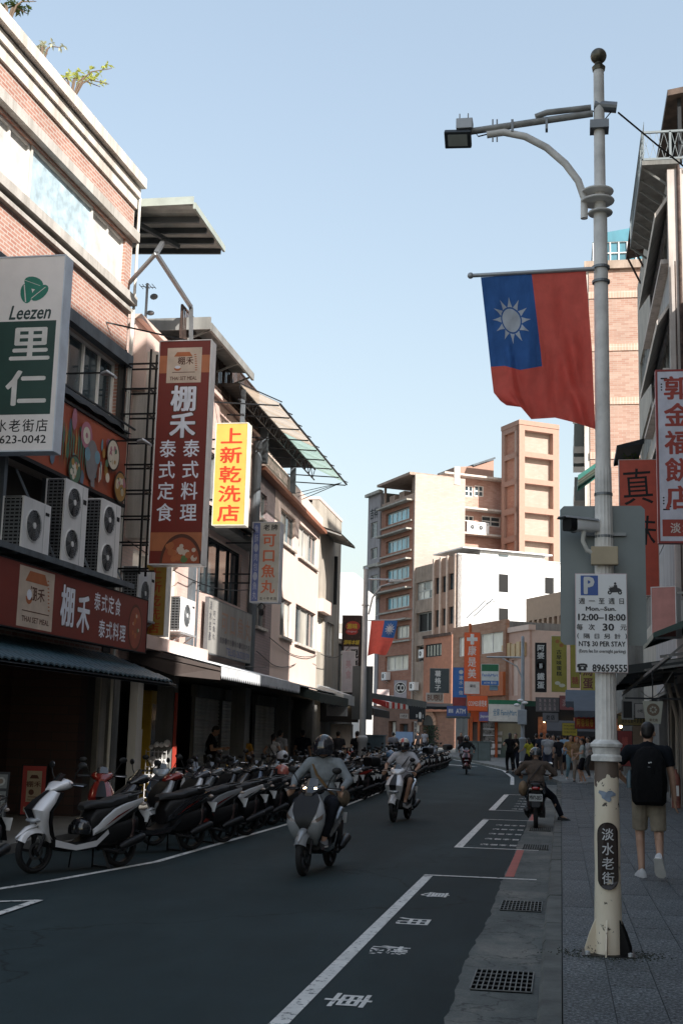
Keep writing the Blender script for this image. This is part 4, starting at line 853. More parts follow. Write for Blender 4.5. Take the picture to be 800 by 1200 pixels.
# red hanging sign
def draw(mb, W_, H_):
    mb.rect(.02, W_-.02, H_*.85, H_*.93, -.0068, 5); mb.rect(.02, W_-.02, H_*.06, H_*.14, -.0068, 5)
    mb.rect(.17, .84, H_*.805, H_*.965, -.0078, 2); put(mb, '棚禾', .53, H_*.905, .15, .3, m=1, y=-.009); mb.prism([(.30, H_*.925), (.66, H_*.925), (.60, H_*.945), (.36, H_*.945)], -.0095, -.0085, 3); put(mb, 'THAI SET MEAL', .5, H_*.825, .07, .52, m=1, y=-.009)
    mb.disc(.38, H_*.872, .07, -.009, 14, 3, .055); mb.rect(.31, .45, H_*.872, H_*.89, -.0095, 2); mb.disc(.38, H_*.876, .055, -.0099, 12, 0, .03); mb.rect(.28, .72, H_*.851, H_*.854, -.009, 1)
    for k in range(8): mb.disc(.74-.003*k*k*.2, H_*(.862+k*.010), .025, -.009, 6, 3, .011)
    for ch, z in (('棚', .735), ('禾', .615)): put(mb, ch, .53, H_*z, .50, .50, off=.055, m=1, y=-.0078); put(mb, ch, .53, H_*z, .48, .48, off=.03, m=0, y=-.0096)
    for i, ch in enumerate('泰式料理'): put(mb, ch, .72, H_*(.51-i*.094), .33, .31, off=.014, y=-.009)
    for i, ch in enumerate('泰式定食'): put(mb, ch, .27, H_*(.51-i*.094), .33, .31, off=.014, y=-.009)
    mb.rect(.49, .497, H_*.17, H_*.52, -.009, 1)
    for r_, y__, m__ in ((.40, -.0082, 1), (.35, -.0088, 4)): mb.add([(.62+r_*math.cos(PI*k/20), y__, .03+r_*1.35*math.sin(PI*k/20)) for k in range(21)], [tuple(range(21))], m__)
    for k in range(20): mb.disc(.62+R_.uniform(-.27, .27), .20+R_.uniform(-.10, .16), R_.uniform(.03, .075), -.0092-.0002*k, 8, R_.choice((2, 3, 4, 6, 3)))
sign('hanging_sign', 'tall dark red hanging sign with white Chinese columns and a soup bowl', 'sign', (-7.43, 22, 4.66), 0, 1.02, 4.27, .33, TRED, plain((.78, .76, .74), .4), draw, (WHT, BROWN, PAPER, plain((.45, .14, .05), .6), plain((.36, .08, .03), .5), plain((.45, .15, .06), .5), plain((.10, .18, .06), .5)))
# ================================================================ LEFT ROW, SECOND BUILDING (pink tiles)
PINK = brick((.62, .44, .38), (.67, .50, .44), (.52, .42, .38), .22, .07, .007, .6, .2, .2); PINKP = concrete((.70, .52, .45), .10, 1.5, False); CREAM = concrete((.80, .62, .54), .08, 1.2, False)
SHADE_TILE = brick((.28, .21, .21), (.33, .25, .25), (.2, .17, .17), .22, .075, .008, .6, .25, .25)
B2 = thing('tiled_shophouse', 'pink-tiled shophouse with a rusty roof cage next to the tall brick building', 'building', (-8.2, 22.75, 0), LEFT); W = 10.4
ops = [(.3, 1.9, 6.4, 7.9), (2.3, 4.0, 6.4, 7.9), (5.2, 9.1, 4.9, 6.3), (5.3, 8.3, 7.1, 8.3), (.6, 3.6, 3.6, 5.2)]
mb = MB(); wall(mb, 0, W, 3.0, 9.65, ops, 0, .25); mb.build('wall', PINK, B2); shell(B2, W, 9, 9.6, M['concd'], 'inner_wall', .25, 2.9)
mb = MB(); mb.box(.0, W, -.12, .3, 9.66, 9.75); mb.box(0, 2.4, -.25, -.003, 8.2, 9.4); mb.build('parapet', PINKP, B2)
mb = MB(); mb.box(.1, .5, -.45, -.001, 5.3, 9.0); mb.box(2.0, 2.25, -.3, -.001, 3.5, 9.2); mb.box(.5, 4.2, -.4, -.001, 6.0, 6.25); mb.box(.5, 4.2, -.35, -.002, 8.0, 8.12); mb.build('balcony_frame', M['concl'], B2)
for a in ops[:2]: window(B2, a[0], a[1], a[2], a[3], 2, fm='frame_w', gm='glassl')
window(B2, 5.2, 9.1, 4.9, 6.3, 4, fm='dark'); window(B2, 5.3, 8.3, 7.1, 8.3, 3, fm='frame_al'); window(B2, .6, 3.6, 3.6, 5.2, 3, fm='frame_w', gm='glassl')
mb = MB(); mb.box(5.0, 9.6, -.45, -.002, 6.45, 6.6); mb.add([(5, -.003, 6.95), (9.6, -.003, 6.95), (9.7, -.8, 6.62), (4.9, -.8, 6.62)], [(0, 1, 2, 3)]); mb.add([(5, -.003, 6.91), (9.6, -.003, 6.91), (9.7, -.8, 6.58), (4.9, -.8, 6.58)], [(3, 2, 1, 0)]); mb.build('window_hood', M['concd'], B2)
mb = MB(); mb.box(4.35, 4.6, -.12, -.002, 3, 9.6); mb.tube([(9.8, -.14, 3), (9.8, -.14, 9.5)], .12, 10); mb.tube([(4.9, -.08, 3.2), (4.9, -.08, 9)], .03); mb.build('dark_pipe', M['slate'], B2)
railing(B2, [(2.6, -.1, 9.75), (W-.6, -.1, 9.75)], 1.1, .12, name='roof_railing')
mb = MB(); corrugated(mb, 0, 0, lambda t, u: Vector((3.0+3.9*u, -.62+3.2*t, 10.55+.25*t)), 18, .02); mb.build('roof_sheet', plain((.26, .26, .25), .6, .3, .4, 1.5), B2)
mb = MB(); mb.box(3.0, 6.95, -.68, -.62, 10.38, 10.56); mb.box(2.95, 3.0, -.66, 2.6, 10.40, 10.68)
for u in (3.1, 4.3, 5.6, 6.8): mb.box(u, u+.08, -.1, -.02, 9.75, 10.5); mb.bar((u, -.05, 10.2), (u, -.6, 10.42), .04)
mb.build('roof_frame', M['tin'], B2)
mb = MB(); mb.box(3.0, 6.9, 2.4, 2.5, 9.7, 10.75); mb.build('roof_shed', M['tin'], B2)
t = thing('television_aerial', 'television aerial on a short mast above the pink shophouse roof', 'aerial', PY(171, 368, 24.5)); mb = MB(); mb.tube([(0, 0, -.6), (0, 0, .68)], .03); mb.build('mast', M['galv'], t); mb = MB(); mb.bar((-.15, 0, .62), (.15, .1, .62), .012)
for k in range(5): mb.bar((-.14+k*.07, -.12, .62), (-.14+k*.07, .16, .62), .01)
mb.ell((.16, 0, .38), (.09, .03, .07), 10); mb.ell((.1, 0, .02), (.09, .08, .05), 10); mb.build('antenna', M['steel'], t)
aircon('rooftop air conditioner behind the rusty railing of the pink shophouse', (-8.75, 28.2, 9.76), LEFT, 1, .8, h=1.0, shelf=False)
def shopfloor(B, W, x0, posts, shut, z=3.0):
    mb = MB(); mb.box(0, W, 1.5, 8.9, .13, 2.9); mb.build('back_wall', M['black'], B)
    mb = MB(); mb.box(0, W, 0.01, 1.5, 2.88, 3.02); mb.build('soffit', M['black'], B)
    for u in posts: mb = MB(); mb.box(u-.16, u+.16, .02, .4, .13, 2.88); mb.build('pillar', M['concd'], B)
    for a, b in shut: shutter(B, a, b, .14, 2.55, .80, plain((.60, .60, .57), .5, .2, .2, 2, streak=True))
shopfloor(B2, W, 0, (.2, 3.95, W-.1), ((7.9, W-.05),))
mb = MB(); mb.box(.88, 1.2, -.16, .0, .13, 2.9, 0); mb.box(1.22, 1.32, -.06, 0, .13, 1.9, 1); mb.box(1.34, 1.5, -.08, 0, .13, 1.7, 0); mb.build('poster_pillar', [M['offw'], plain((.45, .18, .10), .6)], B2)
mb = MB(); mb.box(3.8, 3.88, -.05, .0, .13, 2.5); mb.box(3.9, 4.0, -.03, 0, .13, 1.4); mb.build('red_door_post', plain((.42, .05, .03), .6), B2)
t = thing('claw_machine', 'tall yellow glass-fronted machine standing in the dark shop opening', 'vending machine', (-9.05, 27.55, .13), LEFT); YL = plain((.60, .38, .03), .5)
mb = MB(); mb.box(0, 1.9, 0, .5, 0, .9); mb.box(0, .1, 0, .5, .9, 2.15); mb.box(1.8, 1.9, 0, .5, .9, 2.15); mb.box(.9, .98, 0, .5, .9, 2.15); mb.box(0, 1.9, 0, .5, 2.15, 2.45); mb.build('cabinet', YL, t, bevel=.02)
mb = MB(); mb.box(.1, .9, .02, .04, .9, 2.15); mb.box(.98, 1.8, .02, .04, .9, 2.15); mb.build('glass', glass((.06, .08, .09), .1), t); mb = MB(); put(mb, 'STORY', .95, 2.3, .2, .9, y=-.004, off=.03); mb.build('lettering', plain((.05, .03, .01), .6), t)
t = thing('wire_basket', 'white wire rack of goods beside the red door post', 'rack', (-8.5, 26.3, .13)); mb = MB()
for k in range(7):
    mb.bar((-.2, .0, .15+k*.16), (.25, 0, .15+k*.16), .012); mb.bar((-.2, .3, .15+k*.16), (.25, .3, .15+k*.16), .012); mb.bar((-.2, 0, .15+k*.16), (-.2, .3, .15+k*.16), .012)
for k in range(6): mb.bar((-.2+k*.09, 0, 0), (-.2+k*.09, 0, 1.15), .012)
for k in range(22): mb.ell((R_.uniform(-.15, .2), R_.uniform(.05, .25), R_.choice((.2, .5, .85, 1.2))+R_.uniform(0, .1)), R_.uniform(.04, .08), 7)
mb.build('rack', M['white'], t)
# air conditioners, yellow signs on the second shophouse
aircon('air conditioner on the bright wall left of the lower yellow sign', (-7.75, 22.95, 3.75), LEFT, 1, .95, h=.95, group='air conditioners on the pink shophouse'); aircon('white air conditioner right of the lower yellow sign', (-7.75, 25.75, 3.72), LEFT, 1, 1.0, h=.72, group='air conditioners on the pink shophouse')
YEL = plain((.60, .41, .09), .5, var=.08); RTX = plain((.50, .04, .01), .5); YEL2 = plain((.30, .18, .025), .55, var=.15)
sign('hanging_sign', 'bright yellow hanging sign with five red Chinese characters', 'sign', (-7.68, 27, 6.24), 0, .76, 2.36, .33, YEL, plain((.72, .70, .60), .5), lambda mb, a, b: column(mb, '上新乾洗店', a/2, b-.08, .06, .5, off=.022, y=-.009), (RTX,), brackets=(.4, 1.8))
sign('hanging_sign', 'small dim ochre sign with red characters below the tall red hanging sign', 'sign', (-8.0, 23.5, 3.48), 0, .46, 1.4, .3, YEL2, plain((.72, .70, .66), .5), lambda mb, a, b: column(mb, '上新乾洗店', a/2, b-.05, .03, .27, off=.02, y=-.009), (plain((.34, .05, .01), .5),), rim=.01)
mb = MB(); mb.box(-.0, 4.3, -.55, .0, 3.2, 3.46); o = mb.build('pink_ledge', PINKP, B2)
t = thing('street_awning', 'long white sloping awning with a scalloped front over the shutters', 'awning', (-8.15, 23.0, 0), LEFT)
mb = MB(); W5 = 9.3; n = 46
mb.add([(.3, 0, 3.34), (W5, 0, 3.34), (W5, -1.5, 2.98), (1.5, -1.5, 2.98)], [(0, 1, 2, 3)]); mb.add([(.3, 0, 3.31), (W5, 0, 3.31), (W5, -1.5, 2.95), (1.5, -1.5, 2.95)], [(3, 2, 1, 0)]); mb.build('canvas', plain((.72, .74, .76), .7, var=.1), t)
mb = MB()
for i in range(n): a = 1.5+(W5-1.5)*i/n; b = 1.5+(W5-1.5)*(i+1)/n; mb.add([(a, -1.51, 2.97), (b, -1.51, 2.97), (b, -1.51, 2.80), ((a+b)/2, -1.51, 2.72), (a, -1.51, 2.80)], [(4, 3, 2, 1, 0)])
mb.build('valance', plain((.62, .64, .66), .7), t); mb = MB(); mb.add([(.3, .0, 3.3), (1.5, -1.5, 2.94), (1.5, -1.5, 2.7), (.9, -.7, 2.75), (.3, 0, 3.0)], [(0, 1, 2, 3, 4)]); mb.bar((1.5, -1.46, 2.92), (W5, -1.46, 2.92), .04); mb.bar((.3, 0, 3.2), (1.5, -1.5, 2.9), .05); mb.build('frame', plain((.05, .035, .03), .7), t)
# wide white shop board with faded letters
def draw(mb, W_, H_):
    for i, ch in enumerate('可口魚丸'): put(mb, ch, 1.5+i*.78, H_*.64, .52, .6, off=.012, m=1)
    line(mb, '魚酥·肉包·魚丸·百年老店', 1.1, 4.1, H_*.30, .15, m=0, off=.01); put(mb, 'TEL:02-26233379', 2.9, H_*.12, .17, 2.3, m=2, off=.02); column(mb, '淡水名產', .22, H_*.95, H_*.22, .2, m=0, off=.01); column(mb, '可口魚丸', .55, H_*.8, H_*.25, .2, m=0, off=.01); mb.rect(.25, 1.0, .06, .28, -.004, 2)
sign('shop_sign', 'wide pale signboard with faded red letters and a blue telephone line', 'sign', (-8.02, 28.2, 3.48), LEFT, 4.5, 1.3, .08, plain((.30, .29, .27), .55, var=.2, streak=True), M['steel'], draw, (plain((.06, .06, .08), .5), plain((.34, .19, .13), .5), plain((.10, .12, .25), .5)))
# ================================================================ LEFT ROW, THIRD BUILDING (cream)
B3 = thing('cream_shophouse', 'cream plastered corner shophouse with a brown cornice and a ragged roof canopy', 'building', (-8.2, 33.2, 0), LEFT+math.radians(.5)); W = 9.7
zt = lambda u: 9.62-.042*u
ops = [(.5, 1.3, 7.6, 8.35), (3.2, 5.4, 7.4, 8.4), (6.0, 9.3, 7.35, 8.42), (.4, 1.6, 4.6, 5.7), (3.6, 5.3, 4.6, 5.75), (5.9, 9.4, 4.58, 5.8)]
mb = MB(); wall(mb, 2.4, W, 3.0, 8.9, [o for o in ops if o[0] > 2], 0, .25); mb.build('wall', CREAM, B3)
mb = MB(); wall(mb, 0, 2.4, 3.0, 8.9, [o for o in ops if o[0] < 2], 0.005, .25); mb.build('shade_tinted_tile_wall', SHADE_TILE, B3)  # tiles toned dark purple: the shade of this stretch is put into their colour
mb = MB(); mb.add([(0, -.10, 8.95), (W+.05, -.10, 8.80), (W+.05, -.10, zt(W)), (0, -.10, zt(0)), (0, .2, 8.95), (W+.05, .2, 8.80), (W+.05, .2, zt(W)), (0, .2, zt(0))], [(0, 1, 2, 3), (5, 4, 7, 6), (3, 2, 6, 7), (1, 5, 6, 2), (0, 3, 7, 4)]); mb.build('parapet', CREAM, B3)
mb = MB(); mb.add([(-.1, -.24, 8.83), (W+.1, -.24, 8.66), (W+.1, -.24, 8.78), (-.1, -.24, 8.95), (-.1, .0, 8.83), (W+.1, .0, 8.66), (W+.1, .0, 8.78), (-.1, .0, 8.95)], [(0, 1, 2, 3), (3, 2, 6, 7), (4, 5, 1, 0), (1, 5, 6, 2), (0, 3, 7, 4)]); mb.build('cornice', plain((.30, .12, .07), .7), B3)
shell(B3, W, 9, 8.9, M['concd'], 'inner_wall', .26, 2.9); mb = MB(); mb.box(W+.002, W+.03, 0, 9, 3, 8.95); mb.build('side_wall', CREAM, B3)
for a in ops: window(B3, *a[:4], 3 if a[1]-a[0] > 2.5 else 2, 1, fm='frame_al', gm='glassl' if a[0] > 2 else 'glass', gm2='glass', sill='concl')
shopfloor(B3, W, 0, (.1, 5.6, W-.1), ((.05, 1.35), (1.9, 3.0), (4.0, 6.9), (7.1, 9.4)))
mb = MB(); corrugated(mb, 0, 0, lambda t, u: Vector((-2.5+11*u, -1.0+1.1*t, 3.05+.25*t)), 30, .015); mb.build('lean_to_roof', M['tin'], B3)
mb = MB()
for z, u0, u1 in ((4.4, 2.0, 9.5), (3.9, .5, 6)):
    pts = [(u0+(u1-u0)*k/10, -.05-.02*math.sin(k), z-.25*math.sin(PI*k/10)) for k in range(11)]; mb.tube(pts, .012, 5)
mb.build('cable', M['dark'], B3)
# ragged translucent roof canopy
rc_ = thing('roof_canopy', 'ragged canopy of cream and green sheets on a steel truss over the cream shophouse', 'canopy', (-8.2, 28.6, 0), LEFT); mb = MB(); L = 9.6
corrugated(mb, 0, 0, lambda t, u: Vector((.0+L*u, .9-1.5*t, 9.75+.0*t+.25)), 40, .015); mb.build('dark_roof', plain((.06, .055, .05), .8), rc_)
def sheet(col):
    m, t = mk('translucent_sheet'); o = t.obj(); t.l(t.ramp(t.noise(o, 3, 5), [(.3, sc(col, .75)), (.7, col)]), t.b.inputs['Base Color']); tr = t.new('BsdfTranslucent'); tr.inputs[0].default_value = (*col, 1); mx = t.new('MixShader'); mx.inputs[0].default_value = .5; t.l(t.b.outputs[0], mx.inputs[1]); t.l(tr.outputs[0], mx.inputs[2])
    tp = t.new('BsdfTransparent'); m2 = t.new('MixShader'); m2.inputs[0].default_value = .45; t.l(mx.outputs[0], m2.inputs[1]); t.l(tp.outputs[0], m2.inputs[2]); t.l(m2.outputs[0], t.n['Material Output'].inputs[0]); return m
SHC, SHG = sheet((.80, .68, .55)), sheet((.50, .66, .58))
for k in range(6):
    a, b = L*k/6+.02, L*(k+1)/6-.02; mb = MB(); mb.add([(a, -.62, 9.98), (b, -.62, 9.98), (b+.05, -1.62, 9.50), (a+.05, -1.62, 9.50), (a, -.62, 9.96), (b, -.62, 9.96), (b+.05, -1.62, 9.48), (a+.05, -1.62, 9.48)], [(0, 1, 2, 3), (7, 6, 5, 4), (0, 3, 7, 4), (1, 5, 6, 2)]); mb.build('roof_panel', SHC if k < 3 else SHG, rc_)
mb = MB(); mb.bar((0, -.62, 9.93), (L, -.62, 9.93), .04); mb.bar((0, -1.62, 9.46), (L+.1, -1.62, 9.46), .04)
for k in range(9): u = L*k/8; mb.bar((u, -.60, 10.0), (u+.05, -1.66, 9.52), .025); mb.bar((u, .8, 9.6), (u, -1.6, 9.42), .03)
for k in range(16): u = L*k/16; mb.bar((u, -.6, 9.9), (u+L/32, -.6, 9.6), .02); mb.bar((u+L/32, -.6, 9.6), (u+L/16, -.6, 9.9), .02)
mb.bar((0, -.6, 9.6), (L, -.6, 9.6), .03)
for k in range(3): mb.bar((L-.2, -1.5, 9.46), (L-1.4+.5*k, -.3, 8.9), .02)
mb.build('truss', M['dark'], rc_); 
for bb in ((4.3, 4.5, -.3, -.1, 9.0, 10.0), (8.1, 8.25, -.3, -.15, 8.9, 10.0), (.2, .28, -.7, -.6, 8.3, 9.9)): mb = MB(); mb.box(*bb); mb.build('post', M['slate'], rc_)
# ball sign of the fish soup shop
def draw(mb, W_, H_):
    mb.rect(.03, .20, .03, H_-.03, -.0075, 2); column(mb, '魚酥·肉包·魚丸', .115, H_-.06, .06, .1, m=3, off=.01, y=-.009)
    line(mb, '老牌', .27, W_-.06, H_*.93, .15, m=1, y=-.009, off=.02); column(mb, '可口魚丸', .44, H_*.87, H_*.1, .34, m=0, y=-.009, off=.02); line(mb, '五十年老店', .24, W_-.04, H_*.05, .07, m=1, y=-.009, off=.02)
sign('hanging_sign', 'grey-white hanging sign with orange brush characters and a blue side strip', 'sign', (-7.49, 30, 4.84), 0, .72, 2.0, .36, plain((.36, .35, .31), .5), plain((.46, .48, .52), .5), draw, (plain((.45, .10, .04), .5), M['dark'], plain((.08, .11, .26), .5), plain((.3, .32, .4), .5)), brackets=(.5, 1.5))
t = thing('wrought_iron_lantern', 'small wrought iron lantern under the grey hanging sign', 'lantern', (-7.2, 30.05, 4.62)); mb = MB(); mb.tube([(0, 0, .22), (.1, 0, .12), (0, 0, .03), (-.1, 0, .12), (0, 0, .22)], .012, 5); mb.ell((0, 0, -.02), (.07, .07, .09), 10); mb.build('lantern_body', M['black'], t)
# ================================================================ LEFT ROW, FOURTH BUILDING and beyond
B4 = thing('concrete_building', 'bare grey concrete building with a small tin canopy beyond the cream shophouse', 'building', (-8.35, 43.0, 0), LEFT); W = 4.7
mb = MB(); ops = [(.3, 1.4, 4.6, 5.8), (2.2, 3.6, 4.6, 5.8)]; wall(mb, 0, W, 3, 9.9, ops, 0, .25); mb.build('wall', concrete((.50, .45, .38), .25, 1.0), B4); shell(B4, W, 9, 9.8, M['concd'], 'inner_wall', .25, 0)
mb = MB(); mb.box(-.02, W+.02, -.02, 9, 9.9, 10.0); mb.box(-.0, 1.7, -.25, -.001, 5.95, 6.4); mb.build('parapet', CREAM, B4); [window(B4, *a, 2, fm='frame_w', gm='glassl') for a in ops]
mb = MB(); mb.add([(.1, 0, 9.0), (3.2, 0, 9.0), (3.2, -.8, 8.7), (.1, -.8, 8.7)], [(0, 1, 2, 3)]); mb.add([(.1, 0, 8.97), (3.2, 0, 8.97), (3.2, -.8, 8.67), (.1, -.8, 8.67)], [(3, 2, 1, 0)]); [mb.bar((u, 0, 8.9), (u, -.8, 8.64), .06) for u in (.15, .9, 1.6, 2.4, 3.1)]; mb.build('tin_canopy', M['tin'], B4); mb = MB(); mb.tube([(3.0, -.12, 8.3), (3.0, -.12, 6.5)], .07); mb.build('pipe', M['dark'], B4)
for nm, lb, y0, w_, h, m_ in (('low_shophouse', 'low grey shophouse with cluttered awnings left of the second lamp post', 47.8, 5, 5.2, M['concd']), ('white_building', 'plain white building standing behind the low shops on the left', 62, 9, 12.4, M['concl']), ('low_shophouse', 'second low shophouse further along on the left', 53, 6, 4.6, M['conc'])):
    t = thing(nm, lb, 'building', (-8.4 if y0 < 52 else (-9.6 if y0 < 60 else -17), y0, 0), LEFT if y0 < 60 else LEFT+.5); ops = [(.5, 2.0, h-2.0, h-.9), (2.6, w_-.6, h-2.0, h-.9)]; mb = MB(); wall(mb, 0, w_, 2.9, h, ops, 0, .2); mb.build('wall', m_, t); shell(t, w_, 7, h-.02, m_, 'inner_wall', .2)
    mb = MB(); mb.box(-.05, w_+.05, -.12, 7.05, h+.002, h+.18); mb.build('parapet', M['concl'], t); [window(t, *a, 2) for a in ops]
# side wall facing the camera of the low shops: white pillar, dark boards, stall canopies
def stall_canopy(label, loc, rot, W_, D_, col, drop=.35, stripes=None, h=.25):
    t = thing('stall_awning', label, 'awning', loc, rot); mb = MB(); n = 8
    for i in range(n): a, b = W_*i/n, W_*(i+1)/n; mb.add([(a, 0, 0), (b, 0, 0), (b, -D_, -drop), (a, -D_, -drop)], [(0, 1, 2, 3)], i % 2 if stripes else 0); mb.add([(a, -.0, -.03), (b, -.0, -.03), (b, -D_, -drop-.03), (a, -D_, -drop-.03)], [(3, 2, 1, 0)], i % 2 if stripes else 0); mb.add([(a, -D_-.003, -drop+.003), (b, -D_-.003, -drop+.003), (b, -D_-.003, -drop-h), ((a+b)/2, -D_-.003, -drop-h-.04), (a, -D_-.003, -drop-h)], [(4, 3, 2, 1, 0)], i % 2 if stripes else 0)
    for a in (0, W_): mb.add([(a, 0, -.001), (a, -D_, -drop-.001), (a, -D_, -drop-h), (a, 0, -.2)], [(0, 1, 2, 3)], 0)
    mb.build('canvas', [col, stripes or col], t); mb = MB(); mb.bar((.05, -.05, -.1), (.05, -D_+.05, -drop-.08), .03); mb.bar((W_-.05, -.05, -.1), (W_-.05, -D_+.05, -drop-.08), .03); mb.build('frame', M['dark'], t); return t
stall_canopy('white rounded stall awning in front of the cream shophouse end', (-7.9, 41.2, 3.35), LEFT, 2.2, .9, plain((.5, .52, .52), .6), .3, h=.3); stall_canopy('dark green awning over the cream shophouse shutters', (-8.15, 36.2, 3.2), LEFT, 5.0, 1.3, plain((.03, .045, .04), .7), .3)
stall_canopy('dark stall awning with a string of bulbs behind the first lamp-lit board', (-8.2, 45.4, 3.2), LEFT, 4.2, 1.6, plain((.03, .03, .03), .7), .5); stall_canopy('grey awning behind the second lamp post', (-8.4, 52.2, 3.6), LEFT-.1, 4, 2.2, plain((.12, .14, .14), .7), .3); stall_canopy('red and white striped awning right of the second lamp post', (-8.8, 57.8, 3.6), LEFT-.4, 2.0, 1.1, plain((.45, .04, .03), .7), .3, plain((.6, .6, .58), .7))
t = thing('shop_interior_board', 'dark hanging menu board under the stall awning with two lit bulbs', 'menu board', (-8.1, 45.6, 2.2), 0); mb = MB(); mb.box(-.5, .9, 0, .06, 0, .75); mb.build('board', M['black'], t); mb = MB(); mb.ell((.35, -.1, .62), .05, 10); mb.ell((.52, -.1, .62), .05, 10); mb.build('bulb', plain((1, .75, .45), .5, emit=6.), t)
t = thing('whitewashed_pillar', 'whitewashed wall stub between the stalls left of the second lamp post', 'pillar', (-8.1, 46.2, .24)); mb = MB(); mb.box(-.2, .55, 0, .5, 0, 1.9); mb.build('pillar_block', M['concl'], t, bevel=.02)
t = thing('white_banner', 'small white cloth banner with blue characters under the white rounded awning', 'banner', (-7.35, 42.0, 2.35), .1); mb = MB(); mb.box(-.35, .35, 0, .01, 0, .6); mb.build('cloth_sheet', cloth((.42, .44, .46)), t); mb = MB(); line(mb, '魚丸湯', -.3, .3, .4, .2, off=.02); mb.build('lettering', plain((.1, .14, .2), .6), t)
# roast cake tower sign
def draw(mb, W_, H_):
    mb.rect(.09, W_-.10, .05, H_*.60, -.0075, 1); column(mb, '現烤蛋糕', .50, H_*.58, .1, .28, m=2, off=.03, y=-.009); column(mb, '原味·起司', .22, H_*.56, .15, .13, m=3, off=.03, y=-.009)
    put(mb, '源味本舖', W_/2, H_*.655, .17, .6, m=4, off=.03, y=-.009, shear=.15); mb.disc(W_*.55, H_*.86, .28, -.0075, 20, 3, .2); mb.disc(W_*.5, H_*.79, .24, -.0085, 20, 5, .12); put(mb, '源味', W_*.52, H_*.86, .2, .4, m=4, off=.03, y=-.010); put(mb, 'Original', W_*.5, H_*.79, .08, .35, m=1, off=.02, y=-.010, shear=.2)
    for i in range(5):
        for j in range(3): mb.disc(.08+i*.15, H_*(.72+.1*j)+(i % 2)*.1, .03, -.0072, 6, 6)
sign('tower_sign', 'tall dark cake shop sign with a red badge left of the second lamp post', 'sign', (-8.28, 48, 3.3), 0, .75, 3.0, .2, plain((.05, .02, .015), .5), M['dark'], draw, (WHT, plain((.62, .55, .56), .5), M['dark'], plain((.5, .06, .04), .5), plain((.7, .5, .05), .5), plain((.55, .05, .04), .4), plain((.10, .04, .03), .5)))
t = sign('light_box', 'white light box hung at an angle below the cake shop sign', 'sign', (-7.92, 46, 3.3), .35, .5, 1.5, .30, plain((.5, .47, .50), .5), M['white'], lambda mb, a, b: column(mb, '美食', a/2, b*.8, b*.3, .2, off=.02, y=-.009), (plain((.45, .3, .33), .5),))
# ================================================================ PEOPLE ON THE LEFT PAVEMENT
HX = -8.1
def bag(T, col=(.02, .02, .02), side=1, name='shoulder_bag'):
    B = T['B']; mb = MB(); mb.tube([B(-side*.14, .0, .49), B(-side*.05, .13, .36), B(side*.13, .13, .12), B(side*.19, .02, .0), B(side*.12, -.13, .12), B(-side*.05, -.13, .36), B(-side*.14, .0, .49)], .014, 6); mb.loft([superring(0, 0, .001, .001)]*0 or [[B(side*.2+x*.03, -.02+y, -.02+z) for y, z in ((-.13, -.12), (.13, -.12), (.14, .08), (-.14, .08))] for x in (-1, 1)]); mb.build(name, cloth(col), T['t'], True)
person('man in black with pale sleeves looking at a phone before the grey shutter', (-8.55, 30.9, .13), math.radians(-80), (.008, .008, .01), (.008, .008, .012), .6, H=1.78, hands=[(-.16, .32, 1.18), (.2, .30, 1.16)], look=(0, .45), shoe=(.01, .01, .01), elb=[(-.3, -.6, -.8), (.3, -.6, -.8)], extra=lambda T: (bag(T), None))
person('person dressed all in black standing between the two shutters', (-8.5, 33.9, .13), math.radians(-120), (.008, .008, .009), (.008, .008, .009), .6, H=1.7, shoe=(.01, .01, .01))
person('person in a mustard yellow shirt with a black shoulder strap', (-8.3, 33.2, .13), math.radians(15), (.34, .17, .02), (.02, .02, .02), .6, H=1.56, extra=lambda T: (bag(T), None))
person('woman in a white top and white shorts with a black strap', (-8.2, 36.3, .13), math.radians(-10), (.42, .42, .43), (.42, .38, .34), .25, 'mini', H=1.60, hair='tail', slim=.86, extra=lambda T: (bag(T), None), hands=[(-.2, .15, .95), (.2, .2, 1.0)])
person('man in a white t-shirt and khaki shorts beside the woman in white', (-8.2, 37.2, .13), math.radians(-20), (.42, .43, .46), (.20, .13, .06), .6, 'shorts', H=1.74, extra=lambda T: (bag(T, side=-1), None))
person('man in a dark navy t-shirt before the third shutter', (-8.1, 40.1, .14), math.radians(20), (.012, .015, .025), (.12, .13, .15), .6, H=1.76)
# ================================================================ LAMP POST
PC = plain((.76, .72, .67), .45, .0, .18, 5, .1); PCREAM = None
def flaky():
    m, t = mk('flaking_cream_paint'); o = t.obj(); n1 = t.noise(o, 7, 6, .7); n2 = t.noise(o, 3.2, 4, .6)
    a = t.ramp(t.noise(o, 5, 4, .6, (1, 1, .3)), [(.3, (.66, .57, .43)), (.7, (.78, .69, .55))]); s_ = t.ramp(n1, [(.37, (1,)*3), (.39, (0,)*3)])
    sp = t.new('SeparateXYZ'); t.l(o, sp.inputs[0]); ad = t.new('Math', operation='MULTIPLY_ADD'); t.l(n2, ad.inputs[0]); ad.inputs[1].default_value = .55; t.l(sp.outputs[2], ad.inputs[2])
    wear = t.ramp(ad.outputs[0], [(.0, (0,)*3), (1, (0,)*3)]); cm = t.new('Math', operation='GREATER_THAN'); t.l(ad.outputs[0], cm.inputs[0]); cm.inputs[1].default_value = 1.53
    a = t.mix(cm.outputs[0], a, (.13, .095, .075)); t.l(t.mix(s_, a, (.07, .055, .045)), t.b.inputs['Base Color']); t.b.inputs['Roughness'].default_value = .5; t.bump(n1, .3, .01); return m
PCREAM = flaky()
lp = thing('lamp_post', 'tall fluted street lamp post with a cream base on the right pavement', 'lamp post', (.33, 9.75, .13)); Zb = lambda z: z-.13
